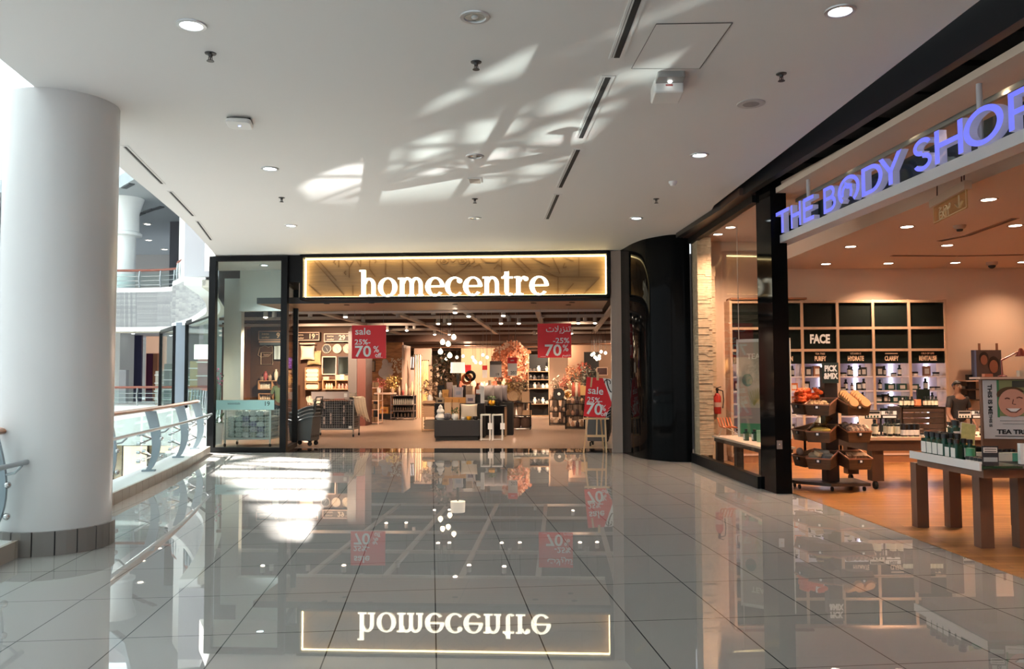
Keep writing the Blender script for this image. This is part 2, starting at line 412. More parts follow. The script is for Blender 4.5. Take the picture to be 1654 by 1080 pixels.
# balustrade along the atrium, in two runs either side of the pillar
def run_pts(y0, y1, d, n=40):
    L = off(KERB, d); out = []
    for k in range(n + 1):
        y = y0 + (y1 - y0) * k / n
        for i in range(len(L) - 1):
            if L[i].y <= y <= L[i + 1].y:
                t = (y - L[i].y) / (L[i + 1].y - L[i].y); out.append(L[i].lerp(L[i + 1], t)); break
    return out
BLADE = mat('post_steel', (0.30, 0.36, 0.40), 0.5, 0.2)
def balustrade(name, label, y0, y1, posts, tube_y):
    t = thing(name, label, 'railing', (0, 0, 0))
    c = run_pts(y0, y1, -0.20); b = MB()
    prof = [(.065 * math.cos(2 * PI * k / 14), .03 * math.sin(2 * PI * k / 14)) for k in range(14)]
    vs = []; fs = []
    for i, p in enumerate(c):
        tg = (c[min(i + 1, len(c) - 1)] - c[max(i - 1, 0)]).normalized(); w = Vector((tg.y, -tg.x))
        e = 1.0 if 0 < i < len(c) - 1 else 0.6
        for (u, v) in prof: vs.append((p.x + w.x * u * e, p.y + w.y * u * e, 1.06 + v * e))
    m = len(prof)
    for i in range(len(c) - 1):
        for k in range(m): fs.append((i * m + k, i * m + (k + 1) % m, (i + 1) * m + (k + 1) % m, (i + 1) * m + k))
    fs += [tuple(range(m))[::-1], tuple(range((len(c) - 1) * m, len(c) * m))]
    b.add(vs, fs).build('handrail', WOODRAIL, t)['label'] = 'polished red-brown wooden handrail'
    tb = [(p.x, p.y, 0.80) for p in run_pts(*tube_y, 0.06)]
    MB().tube(tb, 0.022, 10).build('tube_rail', STEEL, t)
    py = [y for y in posts]
    for y in py:
        p, q = run_pts(y - .05, y + .05, -0.23, 1); tg = (q - p).normalized(); w = Vector((tg.y, -tg.x)); o = (p + q) / 2
        X = Matrix(((w.x, tg.x, 0, o.x), (w.y, tg.y, 0, o.y), (0, 0, 1, 0), (0, 0, 0, 1)))
        b = MB(); b.X = X; prof2 = []
        for k in range(13):
            s_ = k / 12; prof2.append((0.0 + .11 * math.sin(PI * s_ ** .8) + .03 * s_, .14 + .89 * s_, .03 + .05 * s_ ** .6))
        outl = [(c_ + h, z) for c_, z, h in prof2] + [(c_ - h, z) for c_, z, h in prof2[::-1]]
        b.prism(outl, -0.018, 0.018, 'y'); b.box(-.07, .11, -.05, .05, .14, .165)
        po = b.build('post', BLADE, t, smooth=False)
        for z in (.36, .62):
            b = MB(); b.X = X
            b.tube([(.06, 0, z), (-.08, .14, z + .07)], .011, 6).tube([(.06, 0, z), (-.08, -.14, z + .07)], .011, 6)
            b.tube([(.06, 0, z), (-.08, .13, z - .06)], .011, 6).tube([(.06, 0, z), (-.08, -.13, z - .06)], .011, 6)
            for sy in (1, -1): b.cyl((-.12, .14 * sy, z + .07), (-.07, .14 * sy, z + .07), .026, 10); b.cyl((-.12, .13 * sy, z - .06), (-.07, .13 * sy, z - .06), .026, 10)
            b.ball((.19, 0, z), .03)
            b.build('spider_fitting', CHROME, po)
        b = MB(); b.X = X
        b.tube([(.14, 0, .7), (.24, 0, .72), (.3, 0, .78)], .012, 6)
        b.build('bracket', STEEL, po)
    ends = sorted([y0 + .05] + [y for y in py] + [y1 - .05])
    for u, v in zip(ends[:-1], ends[1:]):
        if v - u < .3: continue
        pp = run_pts(u + .06, v - .06, -0.33, 8)
        bb = MB(); n = len(pp); vs = []
        for z in (.2, .95):
            for d_ in (0, .012):
                for i, p in enumerate(pp): vs.append((p.x + d_, p.y, z))
        fs = []
        for i in range(n - 1): fs += [(i, i + 1, 2 * n + i + 1, 2 * n + i), (n + i + 1, n + i, 3 * n + i, 3 * n + i + 1), (2 * n + i, 2 * n + i + 1, 3 * n + i + 1, 3 * n + i), (n + i, n + i + 1, i + 1, i)]
        fs += [(0, 2 * n, 3 * n, n), (n - 1, 2 * n - 1, 4 * n - 1, 3 * n - 1)]
        bb.add(vs, fs).build('glass_panel', TEAL, t)
    return t
balustrade('balustrade', 'curved glass balustrade with wooden handrail running from the white pillar to the shopfront', 8.02, 16.5, (10.2, 12.3, 14.4, 16.2), (8.0, 16.55))
balustrade('balustrade', 'end of glass balustrade with wooden handrail on the near side of the white pillar', 4.2, 7.34, (4.6, 6.93), (4.2, 7.2))

# ---------------------------------------------------------------- things on the ceiling
def z_at(px, py, z=CEIL): return onz(px, py, z)
def downlight(label, px, py, lit, group=None, z=CEIL, r=0.105, warm=False, power=0, nm='downlight'):
    p = z_at(px, py, z); t = thing(nm, label, 'ceiling light', p, 0, group)
    MB().lathe([(r * .72, .0), (r * .76, -.012), (r, -.01), (r * 1.03, 0)], n=28).build('trim_ring', mat('ring_metal', (.55, .56, .57), .3, .6), t)
    inner = (GLOW if warm else GLOWC) if lit else mat('reflector', (.75, .78, .78), .12, .9)
    MB().lathe([(r * .74, -.002), (r * .6, -.004), (r * .3, -.0035), (0, -.003)] if lit else [(r * .75, -.004), (r * .55, -.001), (r * .25, -.002)], n=28).build('reflector', inner, t)
    if not lit:
        MB().lathe([(r * .27, -.003), (r * .2, -.012), (0, -.016)], n=16).build('bulb', mat('dead_bulb', (.6, .62, .62), .2), t)
    if power:
        lamp(nm + '_beam', 'SPOT', p - Vector((0, 0, .03)), power, (1, .74, .46) if warm else (.9, .97, 1), p - Vector((0, 0, 2)), size=.05, spot=R(110), blend=.8)
    return t
for px, py, lb in ((309, 40, 'lit ceiling downlight nearest the white pillar'), (436, 272, 'lit ceiling downlight beside the small white access point'), (470, 364, 'lit ceiling downlight just above the glazed corner of the shopfront'),
                   (1357, 17, 'large lit ceiling downlight beside the black bulkhead, nearest of its row'), (1130, 250, 'lit ceiling downlight in the right row past the round speaker grille'), (1028, 352, 'lit ceiling downlight close to the black curved wall')):
    downlight(lb, px, py, True, power=55)
for px, py, lb in ((767, 27, 'large unlit ceiling downlight with grey reflector, in the middle row'), (767, 252, 'unlit ceiling downlight beside the square vent'), (767, 352, 'small unlit ceiling downlight just in front of the illuminated wooden sign')):
    downlight(lb, px, py, False)
downlight('lit downlight on the ceiling behind the glazed corner', 427, 428, True, power=190)
def sprinkler(label, px, py):
    p = z_at(px, py); t = thing('sprinkler', label, 'sprinkler', p)
    MB().lathe([(.045, 0), (.043, -.006), (.02, -.012), (.014, -.03)], n=20).build('escutcheon', mat('dark_metal', (.06, .06, .06), .35, .7), t)
    MB().bar((.012, 0, -.028), (.016, 0, -.06), .005).bar((-.012, 0, -.028), (-.016, 0, -.06), .005).lathe([(.03, -.064), (.028, -.06), (.006, -.058), (.005, -.03)], n=14).build('deflector', mat('dark_metal', (.06, .06, .06), .35, .7), t)
for px, py, lb in ((340, 86, 'ceiling sprinkler head behind the lit downlight nearest the pillar'), (455, 319, 'tiny ceiling sprinkler between two lit downlights of the left row'), (769, 100, 'ceiling sprinkler behind the large unlit downlight'),
                   (767, 321, 'tiny ceiling sprinkler past the square vent'), (1262, 119, 'ceiling sprinkler behind the large lit downlight by the black bulkhead'), (1060, 321, 'tiny ceiling sprinkler in front of the black curved wall')):
    sprinkler(lb, px, py)
p = z_at(1087, 293); t = thing('smoke_detector', 'small white smoke detector on the ceiling', 'smoke detector', p)
MB().lathe([(.055, 0), (.055, -.02), (.045, -.035)], n=24).build('base', WPLASTIC, t)
MB().lathe([(.038, -.035), (.034, -.06), (0, -.066)], n=24).build('sensor', WPLASTIC, t)
p = z_at(767, 291); t = thing('square_vent', 'small square louvred vent on the white ceiling', 'vent', p)
b = MB().box(-.085, .085, -.13, .13, -.012, 0); b.build('frame', WPLASTIC, t)
b = MB()
for k in range(6): b.box(-.07, .07, -.11 + k * .039, -.085 + k * .039, -.017, -.011)
b.build('louvre', mat('vent_beige', (.5, .42, .36), .6), t)
p = z_at(1213, 167); t = thing('speaker_grille', 'round grey flush speaker grille on the ceiling', 'speaker', p)
MB().lathe([(.13, 0), (.128, -.008), (.115, -.01)], n=36).build('rim', mat('speaker_rim', (.5, .48, .47), .5), t)
MB().lathe([(.115, -.008), (0, -.014)], n=36).build('mesh', mat('speaker_mesh', (.34, .32, .31), .8, noise=.3, nscale=300), t)
p = z_at(387, 193); t = thing('wireless_access_point', 'small white wireless access point hung under the ceiling near the pillar', 'access point', p, R(10))
b = MB().prism(rrect(.24, .26, .06), -.065, -.02); b.build('housing', WPLASTIC, t, bevel=.012)
MB().box(-.11, .11, -.06, .13, -.02, 0).build('mount', BLACKM, t)
MB().lathe([(.012, -.067), (0, -.069)], n=12).build('status_light', mat('led_blue', (.3, .4, 1), .5, emit=(.4, .5, 1), es=3), t)
p = z_at(1077, 135); t = thing('emergency_light', 'white box emergency light with grey lamp window on the ceiling', 'emergency light', p, R(-3))
MB().prism(rrect(.25, .3, .02), -.13, 0).build('housing', WPLASTIC, t, bevel=.012)
MB().prism(rrect(.23, .2, .02, cy=-.2), -.05, 0).build('sensor_plate', mat('grey_plastic', (.3, .3, .29), .5), t)
MB().lathe([(.02, -.055), (.012, -.065), (0, -.067)], (0, -.2, 0), n=12).build('indicator', mat('indicator_white', (1, 1, 1), .5, emit=(1, 1, .95), es=4), t)
MB().box(-.03, .03, -.152, -.149, -.075, -.06).build('badge', mat('badge_red', (.3, .03, .03), .5), t)
def slot(label, p0, p1, w, group):
    a, c = z_at(*p0), z_at(*p1); m = (a + c) / 2; L_ = (c - a).length; ang = math.atan2(c.y - a.y, c.x - a.x)
    t = thing('slot_diffuser', label, 'air vent', m, ang, group)
    MB().box(-L_ / 2 - .03, L_ / 2 + .03, -w, w, -.006, 0).build('frame', M_CEIL, t, smooth=False)
    MB().box(-L_ / 2, L_ / 2, -w * .38, w * .38, -.0085, -.005).build('slot', BLACKM, t, smooth=False)
    MB().box(-L_ / 2, L_ / 2, w * .62, w * .68, -.0085, -.005).build('seam', mat('seam_grey', (.15, .14, .14), .7), t, smooth=False)
for k, (a, c) in enumerate((((1031, -3), (996, 92)), ((982, 124), (938, 222)), ((934, 241), (905, 302)), ((901, 314), (884, 353)))):
    slot(('nearest', 'second', 'third', 'last and shortest-looking')[k] + ' black slot diffuser of the straight row beside the access hatch', a, c, .06, 'slot diffusers in the straight row')
for k, (a, c) in enumerate((((202, 236), (262, 296)), ((275, 309), (312, 348)), ((319, 357), (341, 387)))):
    slot(('nearest', 'middle', 'farthest')[k] + ' thin black slot diffuser along the curved ceiling edge', a, c, .035, 'slot diffusers along the ceiling edge')
q = [z_at(*k) for k in ((1060, 38), (1183, 36), (1130, 110), (1020, 110))]
t = thing('access_hatch', 'flush square access hatch with dark edges in the ceiling', 'hatch', (0, 0, 0))
MB().prism([(k.x, k.y) for k in q], CEIL - .004, CEIL).build('panel', M_CEIL, t, smooth=False)
b = MB()
for k in range(4):
    u, v = q[k].copy(), q[(k + 1) % 4].copy(); u.z = v.z = CEIL - .004; b.bar(u, v, .008 if k in (0, 1) else .003, .004)
b.build('edge_trim', mat('hatch_edge', (.12, .11, .1), .6), t, smooth=False)

# ---------------------------------------------------------------- the atrium and the far galleries
M_FAR = mat('gallery_white', (0.88, 0.88, 0.86), 0.6)
M_FARG = mat('gallery_ceiling', (0.36, 0.4, 0.43), 0.7)
CURVE = spline([(-52, 47), (-30, 47), (-20.3, 47), (-18.2, 44), (-16, 40.6), (-13.6, 36), (-12.5, 33.6), (-11.2, 30), (-10.3, 27), (-9.6, 24)], 5)
def region(line, dx): return [(p.x, p.y) for p in line] + [(line[-1].x + dx, line[-1].y), (line[-1].x + dx, 62), (line[0].x, 62)]
struct(MB().prism(region(off(CURVE, -0.6), 1.6), -2.3, 0.0), 'floor_gallery', M_FAR, smooth=False)
struct(strip_wall(CURVE, -0.6, 0.0, 4.25, 6.75), 'trim_upper_balcony', M_FAR, smooth=False)
struct(strip_wall(CURVE, -0.7, -0.62, 6.2, 6.3), 'trim_balcony_moulding', mat('moulding_grey', (.4, .42, .43), .6), smooth=False)
struct(strip_wall(CURVE, -0.72, -0.5, 4.2, 4.42), 'trim_balcony_cornice', mat('cornice', (.6, .55, .46), .6), smooth=False)
struct(MB().prism(region(CURVE, 1.5), 4.5, 6.5), 'ceiling_gallery', mat('gallery_soffit', (.5, .49, .52), .7), smooth=False)
struct(MB().prism([(-52, 47), (-23, 47), (-20.4, 44), (-16, 36), (-11, 30), (-6, 40), (-6, 72), (-52, 72)], 12.3, 13.0), 'ceiling_upper_gallery', M_FARG, smooth=False)
struct(MB().box(-52, -9, 71, 71.3, 0, 12.3), 'wall_gallery_back', mat('gallery_wall', (.5, .49, .47), .7), smooth=False)
struct(MB().box(-52, -9.5, 48.5, 61, -5.6, -5.4).box(-52, -9.6, 8, 48.5, -5.6, -5.5), 'floor_lower_court', mat('lower_floor', (.7, .66, .6), .3), smooth=False)
struct(MB().box(-52, -9, 50, 50.3, -5.5, -2.3), 'wall_lower_court', mat('lower_wall', (.62, .5, .36), .6), smooth=False)
for k in range(7):
    x = -29 + k * 2.1
    t = thing('lit_shop_window', 'brightly lit lower-floor shop window seen through the balustrade glass', 'shop window', (x, 49.9, -5.5), 0, 'lit shop windows on the floor below')
    MB().box(-.8, .8, -.05, .05, .2, 3.1).build('frame', DARKW, t); MB().box(-.7, .7, -.07, -.05, .3, 3.0).build('pane', mat('warm_window', (1, .8, .55), .5, emit=(1, .78, .5), es=.9), t)
# upper gallery
for x, y in ((-23.1, 48.8), (-34, 48.8), (-46, 48.8)):
    t = MB().lathe([(.62, 0), (.62, 3.2), (.95, 3.25), (.95, 3.4), (.8, 3.5), (.78, 4.6), (1.05, 5.5)], (0, 0, 0), 28)
    o = struct(t, 'column', mat('column_white', (.82, .84, .84), .5)); o.location = (x, y, 6.8)
struct(MB().box(-22.1, -19.6, 55, 57, 6.75, 12.3), 'wall_gallery_block', mat('gallery_block', (.55, .55, .53), .7), smooth=False)
struct(MB().box(-19.5, -17.0, 57, 57.2, 6.75, 9.6), 'wall_gallery_recess', mat('gallery_dark', (.05, .05, .055), .7), smooth=False)
p0, p1 = at(289, 400, 44), at(304, 400, 41.5)
struct(MB().prism([(p0.x, 44), (p1.x, 41.5), (p1.x + .4, 42.5), (p0.x + .5, 46)], 6.75, 12.3), 'wall_upper_pier', M_FAR, smooth=False)
p0 = at(274, 400, 56)
struct(MB().box(p0.x, p0.x + 5, 56, 56.2, 6.75, 12.3), 'wall_upper_grey', mat('gallery_slate', (.1, .1, .115), .7), smooth=False)
for px, py in ((238, 361), (240, 387), (266, 402)):
    p = onz(px, py, 12.3)
    t = thing('gallery_downlight', 'bright downlight under the upper gallery ceiling beyond the atrium', 'ceiling light', p, 0, 'upper gallery downlights')
    MB().lathe([(.3, 0), (.32, -.03), (.2, -.05)], n=16).build('ring', WPLASTIC, t); MB().lathe([(.26, -.04), (0, -.08)], n=16).build('lens', GLOW, t)
for a, c in (((200, 303), (213, 296)), ((210, 352), (232, 343)), ((234, 342), (248, 337)), ((250, 337), (262, 333))):
    u, v = onz(*a, 12.3), onz(*c, 12.3)
    t = MB().bar(u - Vector((0, 0, .03)), v - Vector((0, 0, .03)), .3, .06).build('gallery_slot_vent', mat('slot_grey', (.08, .09, .1), .7))
    tag(t, 'dark slot vent in the upper gallery ceiling beyond the atrium', 'air vent', group='upper gallery slot vents')
def far_rail(name, label, line, z0, group=None):
    t = thing(name, label, 'railing')
    MB().tube([(p.x, p.y, z0 + 1.05) for p in line], .07, 8).build('handrail', mat('far_rail_wood', (.3, .09, .06), .4), t)
    for z in (.2, .45, .7): MB().tube([(p.x, p.y, z0 + z) for p in line], .022, 6).build('tube_rail', STEEL, t)
    for p, q in zip(line[:-1], line[1:]):
        m = max(1, int((q - p).length / 1.8))
        for k in range(m):
            u = p.lerp(q, k / m); MB().tube([(u.x, u.y, z0), (u.x, u.y - .12, z0 + .5), (u.x, u.y, z0 + 1.05)], .045, 6).build('post', STEEL, t)
        MB().bar((p.x, p.y + .1, z0 + .5), (q.x, q.y + .1, z0 + .5), .012, .75).build('glass_panel', TEAL, t)
    return t
C2 = off(CURVE, -0.25)
far_rail('gallery_railing', 'upper gallery railing with red handrail across the atrium', [p for p in C2 if p.x < -19.5][3:], 6.75)
far_rail('gallery_railing', 'upper gallery railing curving towards the shopfront, above the white balcony', [p for p in C2 if -20.5 < p.x < -11], 6.75)
far_rail('gallery_railing', 'lower gallery railing with red handrail across the atrium on the same floor', [p for p in C2 if p.x < -19.5][3:], 0)
far_rail('gallery_railing', 'lower gallery railing before the glazed shop with grey pillar', [p for p in C2 if -20.5 < p.x < -10.4], 0)
# same-floor gallery: wall, purple shop, lit shop, grey pillar, glazed front
struct(MB().box(-52, at(193, 600, 53).x, 53, 55, 0, 4.5), 'wall_gallery_white', mat('gallery_wall_white', (.66, .66, .64), .6), smooth=False)
x0, x1 = at(194, 600, 56).x, at(228, 600, 56).x
struct(MB().box(x0, x1, 56, 56.2, 0, 4.5), 'wall_purple_shopfront', mat('purple_front', (.05, .05, .12), .35), smooth=False)
x0, x1 = at(230, 600, 57).x, at(262, 600, 57).x
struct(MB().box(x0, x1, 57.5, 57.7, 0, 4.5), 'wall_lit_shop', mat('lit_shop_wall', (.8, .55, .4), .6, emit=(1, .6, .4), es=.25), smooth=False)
for k, (a, c, col) in enumerate(((238, 248, (.14, .02, .06)), (249, 256, (.5, .2, .1)))):
    u, v = at(a, 590, 57.4), at(c, 618, 57.4)
    t = MB().box(u.x, v.x, 57.2, 57.4, 0, 3.3).build('shop_display_panel', mat('display_%d' % k, col, .6))
    tag(t, ('dark maroon', 'brown')[k] + ' display panel in the small lit shop across the atrium', 'display')
u, v = at(195, 600, 52), at(206, 600, 52)
tag(MB().box(u.x, v.x, 51.8, 52.2, 0, 2.1).build('notice_stand', mat('notice_grey', (.45, .43, .45), .6)), 'grey notice stand in front of the purple shopfront across the atrium', 'stand')
struct(MB().prism([(at(283, 600, 42).x, 42), (at(299, 600, 42).x, 42), (at(299, 600, 42).x + .3, 43), (at(283, 600, 42).x, 43)], 0, 4.4), 'pillar_gallery', mat('pillar_grey', (.27, .31, .37), .5), smooth=False)
def glazed(name, px0, px1, Y0, Y1, zt, lab):
    a, c = at(px0, 600, Y0), at(px1, 600, Y1)
    g = MB().bar((a.x, a.y, zt / 2), (c.x, c.y, zt / 2), .03, zt); o = struct(g, name, TEAL, smooth=False)
    b = MB()
    for p in (a, c): b.box(p.x - .07, p.x + .07, p.y - .07, p.y + .07, 0, zt)
    b.bar((a.x, a.y, zt), (c.x, c.y, zt), .12, .2)
    struct(b, name + '_frame', BLACK, o, smooth=False)
glazed('window_1', 259, 281, 47, 43, 4.2, '')
glazed('window_2', 301, 345, 41, 35, 4.3, '')
struct(MB().box(-16.5, -9.2, 44, 44.2, 0, 4.4), 'wall_glazed_shop', mat('glazed_back', (.5, .56, .52), .6), smooth=False)
for k, (px, Y, w, h, col) in enumerate(((262, 49, .8, 2.0, (.5, .45, .38)), (272, 48, .5, 2.4, (.06, .1, .08)), (310, 42, .5, 1.8, (.05, .14, .1)), (318, 41, .7, 2.4, (.42, .3, .1)), (329, 40, .6, 2.8, (.3, .12, .12)))):
    p = at(px, 600, Y)
    t = thing('shop_shelf', ('beige', 'dark', 'dark green', 'gold', 'maroon')[k] + ' shelf unit inside the glazed shop across the atrium', 'shelf', (p.x, p.y, 0))
    MB().box(-w / 2, w / 2, 0, .4, 0, h).build('body', mat('shop_shelf_%d' % k, col, .6), t)
    for j in range(4): MB().box(-w / 2 - .02, w / 2 + .02, -.12, 0, .3 + j * h / 4.2, .35 + j * h / 4.2).build('shelf', WPLASTIC, t)
p = at(331, 568, 39.5)
t = thing('lit_shop_sign', 'small glowing shop sign inside the glazed shop across the atrium', 'sign', p)
MB().box(-.5, .5, -.05, .05, -.35, .35).build('face', mat('glow_sign', (1, 1, .85), .5, emit=(1, 1, .8), es=1.6), t)
for px, py in ((215, 538), (213, 551), (236, 548), (223, 557), (219, 561), (256, 555), (255, 560), (276, 541)):
    p = onz(px, py, 4.5); p.y = min(p.y, 56)
    t = thing('gallery_downlight', 'small bright downlight under the lower gallery ceiling across the atrium', 'ceiling light', (p.x, p.y, 4.5), 0, 'lower gallery downlights')
    MB().lathe([(.2, 0), (.2, -.02), (.14, -.03)], n=14).build('ring', WPLASTIC, t); MB().lathe([(.14, -.025), (0, -.05)], n=14).build('lens', GLOWC, t)
# atrium roof, unseen: opening shaped to cast the sun patch, beams, translucent beyond it
EDGE = [(-7.0, 18.0), (-6.2, 16.3), (-5.6, 14.56), (-4.1, 12.2), (-3.4, 10.8), (-2.6, 9.0), (-2.1, 7.8)]
RZ = 15.0; SH = Vector((-SUN_DIR.x, -SUN_DIR.y)) * RZ
E2 = [Vector(p) + SH for p in EDGE]
b = MB().prism([(p.x, p.y) for p in E2] + [(E2[-1].x + 14, E2[-1].y - 1.5), (E2[-1].x + 14, E2[-1].y - 26), (-58, E2[-1].y - 26), (-58, 49), (-14, 49), (-14, 30), (E2[0].x - .2, E2[0].y + 3)], RZ, RZ + .02)
M_ROOF = bpy.data.materials.new('roof_diffuser'); M_ROOF.use_nodes = True; _n = M_ROOF.node_tree; _n.nodes.remove(_n.nodes['Principled BSDF'])
_t = _n.nodes.new('ShaderNodeBsdfTranslucent'); _t.inputs[0].default_value = (.28, .312, .325, 1); _d = _n.nodes.new('ShaderNodeBsdfDiffuse'); _d.inputs[0].default_value = (.6, .62, .62, 1)
_a = _n.nodes.new('ShaderNodeAddShader'); _n.links.new(_t.outputs[0], _a.inputs[0]); _n.links.new(_d.outputs[0], _a.inputs[1]); _n.links.new(_a.outputs[0], _n.nodes['Material Output'].inputs[0])
struct(b, 'roof_sun_mask', M_ROOF, smooth=False)
b = MB()
for k in range(9):
    y = 6.6 + k * 1.18; w = .16 if k % 3 else .3
    u, v = Vector((-8.0, y + .5)) + SH, Vector((2.0, y - .5)) + SH
    b.bar((u.x, u.y, RZ), (v.x, v.y, RZ), w, .2)
u, v = Vector((-7, 15.9)) + SH, Vector((0, 11.6)) + SH
b.bar((u.x, u.y, RZ - .1), (v.x, v.y, RZ - .1), .22)
u, v = Vector((-4.6, 16.3)) + SH, Vector((-6.2, 12.3)) + SH
b.bar((u.x, u.y, RZ - .1), (v.x, v.y, RZ - .1), .3)
struct(b, 'roof_beam', STEEL, smooth=False)
# unseen lattice added before the spot to pattern its light on the ceiling
lp = COURT
def lat(px, py, k=0.10):
    c = onz(px, py, CEIL); return lp.lerp(c, k)
b = MB()
for a, c in (((470, 285), (1250, 285)), ((470, 262), (1250, 262)), ((500, 236), (1250, 236)), ((560, 190), (1250, 188)), ((640, 139), (1250, 139)), ((760, 66), (1300, 68)),
             ((905, 60), (820, 300)), ((748, 180), (730, 285)), ((660, 200), (652, 300)), ((625, 200), (618, 300))):
    b.bar(lat(*a), lat(*c), .008 if abs(a[1] - c[1]) < 5 else .009)
b.bar(lat(560, 320), lat(1010, 150), .014)
b.bar(lat(500, 330), lat(760, 232), .009)
for k in ((470, 285), (1250, 285), (905, 60)): u = lat(*k); b.bar(u, (u.x, u.y, -5.5), .03)
struct(b, 'gobo_lattice', STEEL, smooth=False)
# unseen panels added to mask the spot's beam to its patch of ceiling
b = MB()
def quad(pts):
    vs = [lat(*p, .105) for p in pts]; n = (vs[1] - vs[0]).cross(vs[2] - vs[0]).normalized() * .008
    m = len(vs)
    b.add(vs + [v + n for v in vs], [tuple(range(m)), tuple(range(m, 2 * m))[::-1]] + [(i, i + m, (i + 1) % m + m, (i + 1) % m) for i in range(m)])
quad([(300, 330), (470, 310), (560, 250), (655, 195), (720, 150), (830, 90), (930, 40), (1010, -40), (900, -300), (60, -300), (60, 340)])
quad([(560, 340), (720, 324), (880, 287), (945, 228), (1010, 150), (1090, 110), (1130, 80), (1250, -30), (1500, -30), (1500, 400), (560, 400)])
quad([(150, 250), (470, 285), (505, 330), (580, 335), (580, 440), (150, 440)])
struct(b, 'gobo_mask', STEEL, smooth=False)
# ================================================================ generic goods
def hplace(x, D, z=0.0): return hw(x, D, z)
def hthing(name, label, cat, x, D, z=0.0, rz=0.0, group=None): return thing(name, label, cat, hw(x, D, z), rz - HA, group)
def htag(o, label, cat, x, D, z=0.0, rz=0.0, group=None): return tag(o, label, cat, hw(x, D, z), rz - HA, group)
def hstruct(mb, name, m, parent=None, **k):
    o = struct(mb, name, m, parent, **k)
    if not parent: o.location = H0; o.rotation_euler = (0, 0, -HA)
    return o
def hx(px, D, py=650): return hc(px, py, D)[0]
def hz(px, py, D): return hc(px, py, D)[1]
def hrect(px0, py0, px1, py1, D):
    a = hc(px0, py1, D); c = hc(px1, py0, D); return a[0], c[0], a[1], c[1]
def cushion_mb(w, h, t, n=12):
    b = MB(); N = n
    def f(sg):
        def g(u, v):
            a, c = 2 * u - 1, 2 * v - 1
            k = (1 - a * a) * (1 - c * c)
            pinch = 1 - .1 * (1 - abs(a)) * abs(c) ** 3 - 0
            pz = 1 - .1 * (1 - abs(c)) * abs(a) ** 3
            return (a * w / 2 * (1 - .09 * (1 - a * a) * 0 - .08 * (1 - abs(c) ** 2 * 1) * 1) if False else a * w / 2 * (0.92 + .08 * c * c), sg * t / 2 * max(k, 0) ** .42, c * h / 2 * (0.92 + .08 * a * a) + h / 2)
        return g
    b.grid(f(-1), N, N); n0 = len(b.f)
    b.grid(f(1), N, N); b.f[n0:] = [q[::-1] for q in b.f[n0:]]
    return b
def shelf_unit(t, w, d, h, levels, m, post=.025, th=.02, back=None):
    for sx in (-1, 1):
        for y in (0, d):
            MB().cbox(sx * (w / 2 - post / 2), y, h / 2, post, post, h).build('post', m, t, smooth=False)
    for z in levels: MB().box(-w / 2, w / 2, -.01, d + .01, z, z + th).build('shelf', m, t, smooth=False)
    if back: MB().box(-w / 2, w / 2, d - .01, d, levels[0], h).build('back_panel', back, t, smooth=False)
def leafy(n, rx, ry, rz, size, seed=1, droop=0.0, cz=0.0):
    r = random.Random(seed); b = MB()
    for _ in range(n):
        while True:
            p = Vector((r.uniform(-1, 1), r.uniform(-1, 1), r.uniform(-1, 1)))
            if p.length < 1: break
        p = Vector((p.x * rx, p.y * ry, p.z * rz + cz)); s_ = size * r.uniform(.6, 1.2)
        q = Matrix.Rotation(r.uniform(0, 6.3), 3, 'Z') @ Matrix.Rotation(r.uniform(-1.2, 1.2), 3, 'X')
        k = [Vector((0, 0, 0)), Vector((.35, .5, .08)), Vector((0, 1, -.1)), Vector((-.35, .5, .08))]
        b.add([p + q @ (v * s_) for v in k] + [p + q @ (v * s_ + Vector((0, 0, .03 * s_))) for v in k], [(0, 1, 2, 3), (7, 6, 5, 4), (0, 4, 5, 1), (1, 5, 6, 2), (2, 6, 7, 3), (3, 7, 4, 0)])
    return b
GREEN = mat('leaf_green', (0.05, 0.13, 0.02), 0.5, noise=.5, nscale=30)
CERW = mat('white_ceramic', (0.82, 0.8, 0.76), 0.25)
BROWNW = mat('brown_wall', (0.10, 0.045, 0.022), 0.6)
DKGREY = mat('dark_grey', (0.02, 0.019, 0.02), 0.5)
GREYP = mat('grey_basket_plastic', (0.07, 0.075, 0.08), 0.4)
WIRE = mat('wire_metal', (0.32, 0.30, 0.28), 0.4, .6)
LBROWN = mat('light_brown', (0.45, 0.28, 0.16), 0.6)
GOLDW = mat('yellow_glaze', (0.85, 0.42, 0.03), 0.3)
BEAMG = mat('beam_grey', (0.5, 0.42, 0.36), 0.6)

# ================================================================ home store: shell
M_HFLOOR = brick_mat('store_floor', (0.28, 0.195, 0.145), (0.265, 0.183, 0.136), (0.19, 0.13, 0.09), 1.2, 0.6, 0.004, 0.35, nvar=.25)
LW = [(hx(341, 0), 0.05)] + [(hx(345, D), D) for D in (.8, 2.6, 5.0, 8.0, 10.5)]
hstruct(MB().prism(LW + [(-10, 36), (9.5, 36), (9.5, 1.0), (-6.2, 1.0)][0:3] + [(3.6, 1.0), (-6.0, 1.0)], -.3, 0.002), 'floor_store', M_HFLOOR, smooth=False)
hstruct(MB().box(-4.6, 3.4, 0.0, 1.0, -.3, .004), 'floor_threshold', mat('black_polish', (.006, .006, .007), .03, spec=.8), smooth=False)
hstruct(MB().prism([(3.6, 2.45), (9.7, 2.45), (9.7, 36), (-10.2, 36), (-10.2, 13)] + [(hx(350, D), D) for D in (9, 6, 4, 2.45)], 4.1, 4.3), 'ceiling_store', mat('store_black_ceiling', (.008, .007, .007), .8), smooth=False)
hstruct(MB().box(-10.2, -10.0, 13, 36, 0, 4.1), 'wall_store_left', BROWNW, smooth=False)
hstruct(MB().box(9.5, 9.7, 1.0, 36, 0, 4.1), 'wall_store_right', BROWNW, smooth=False)
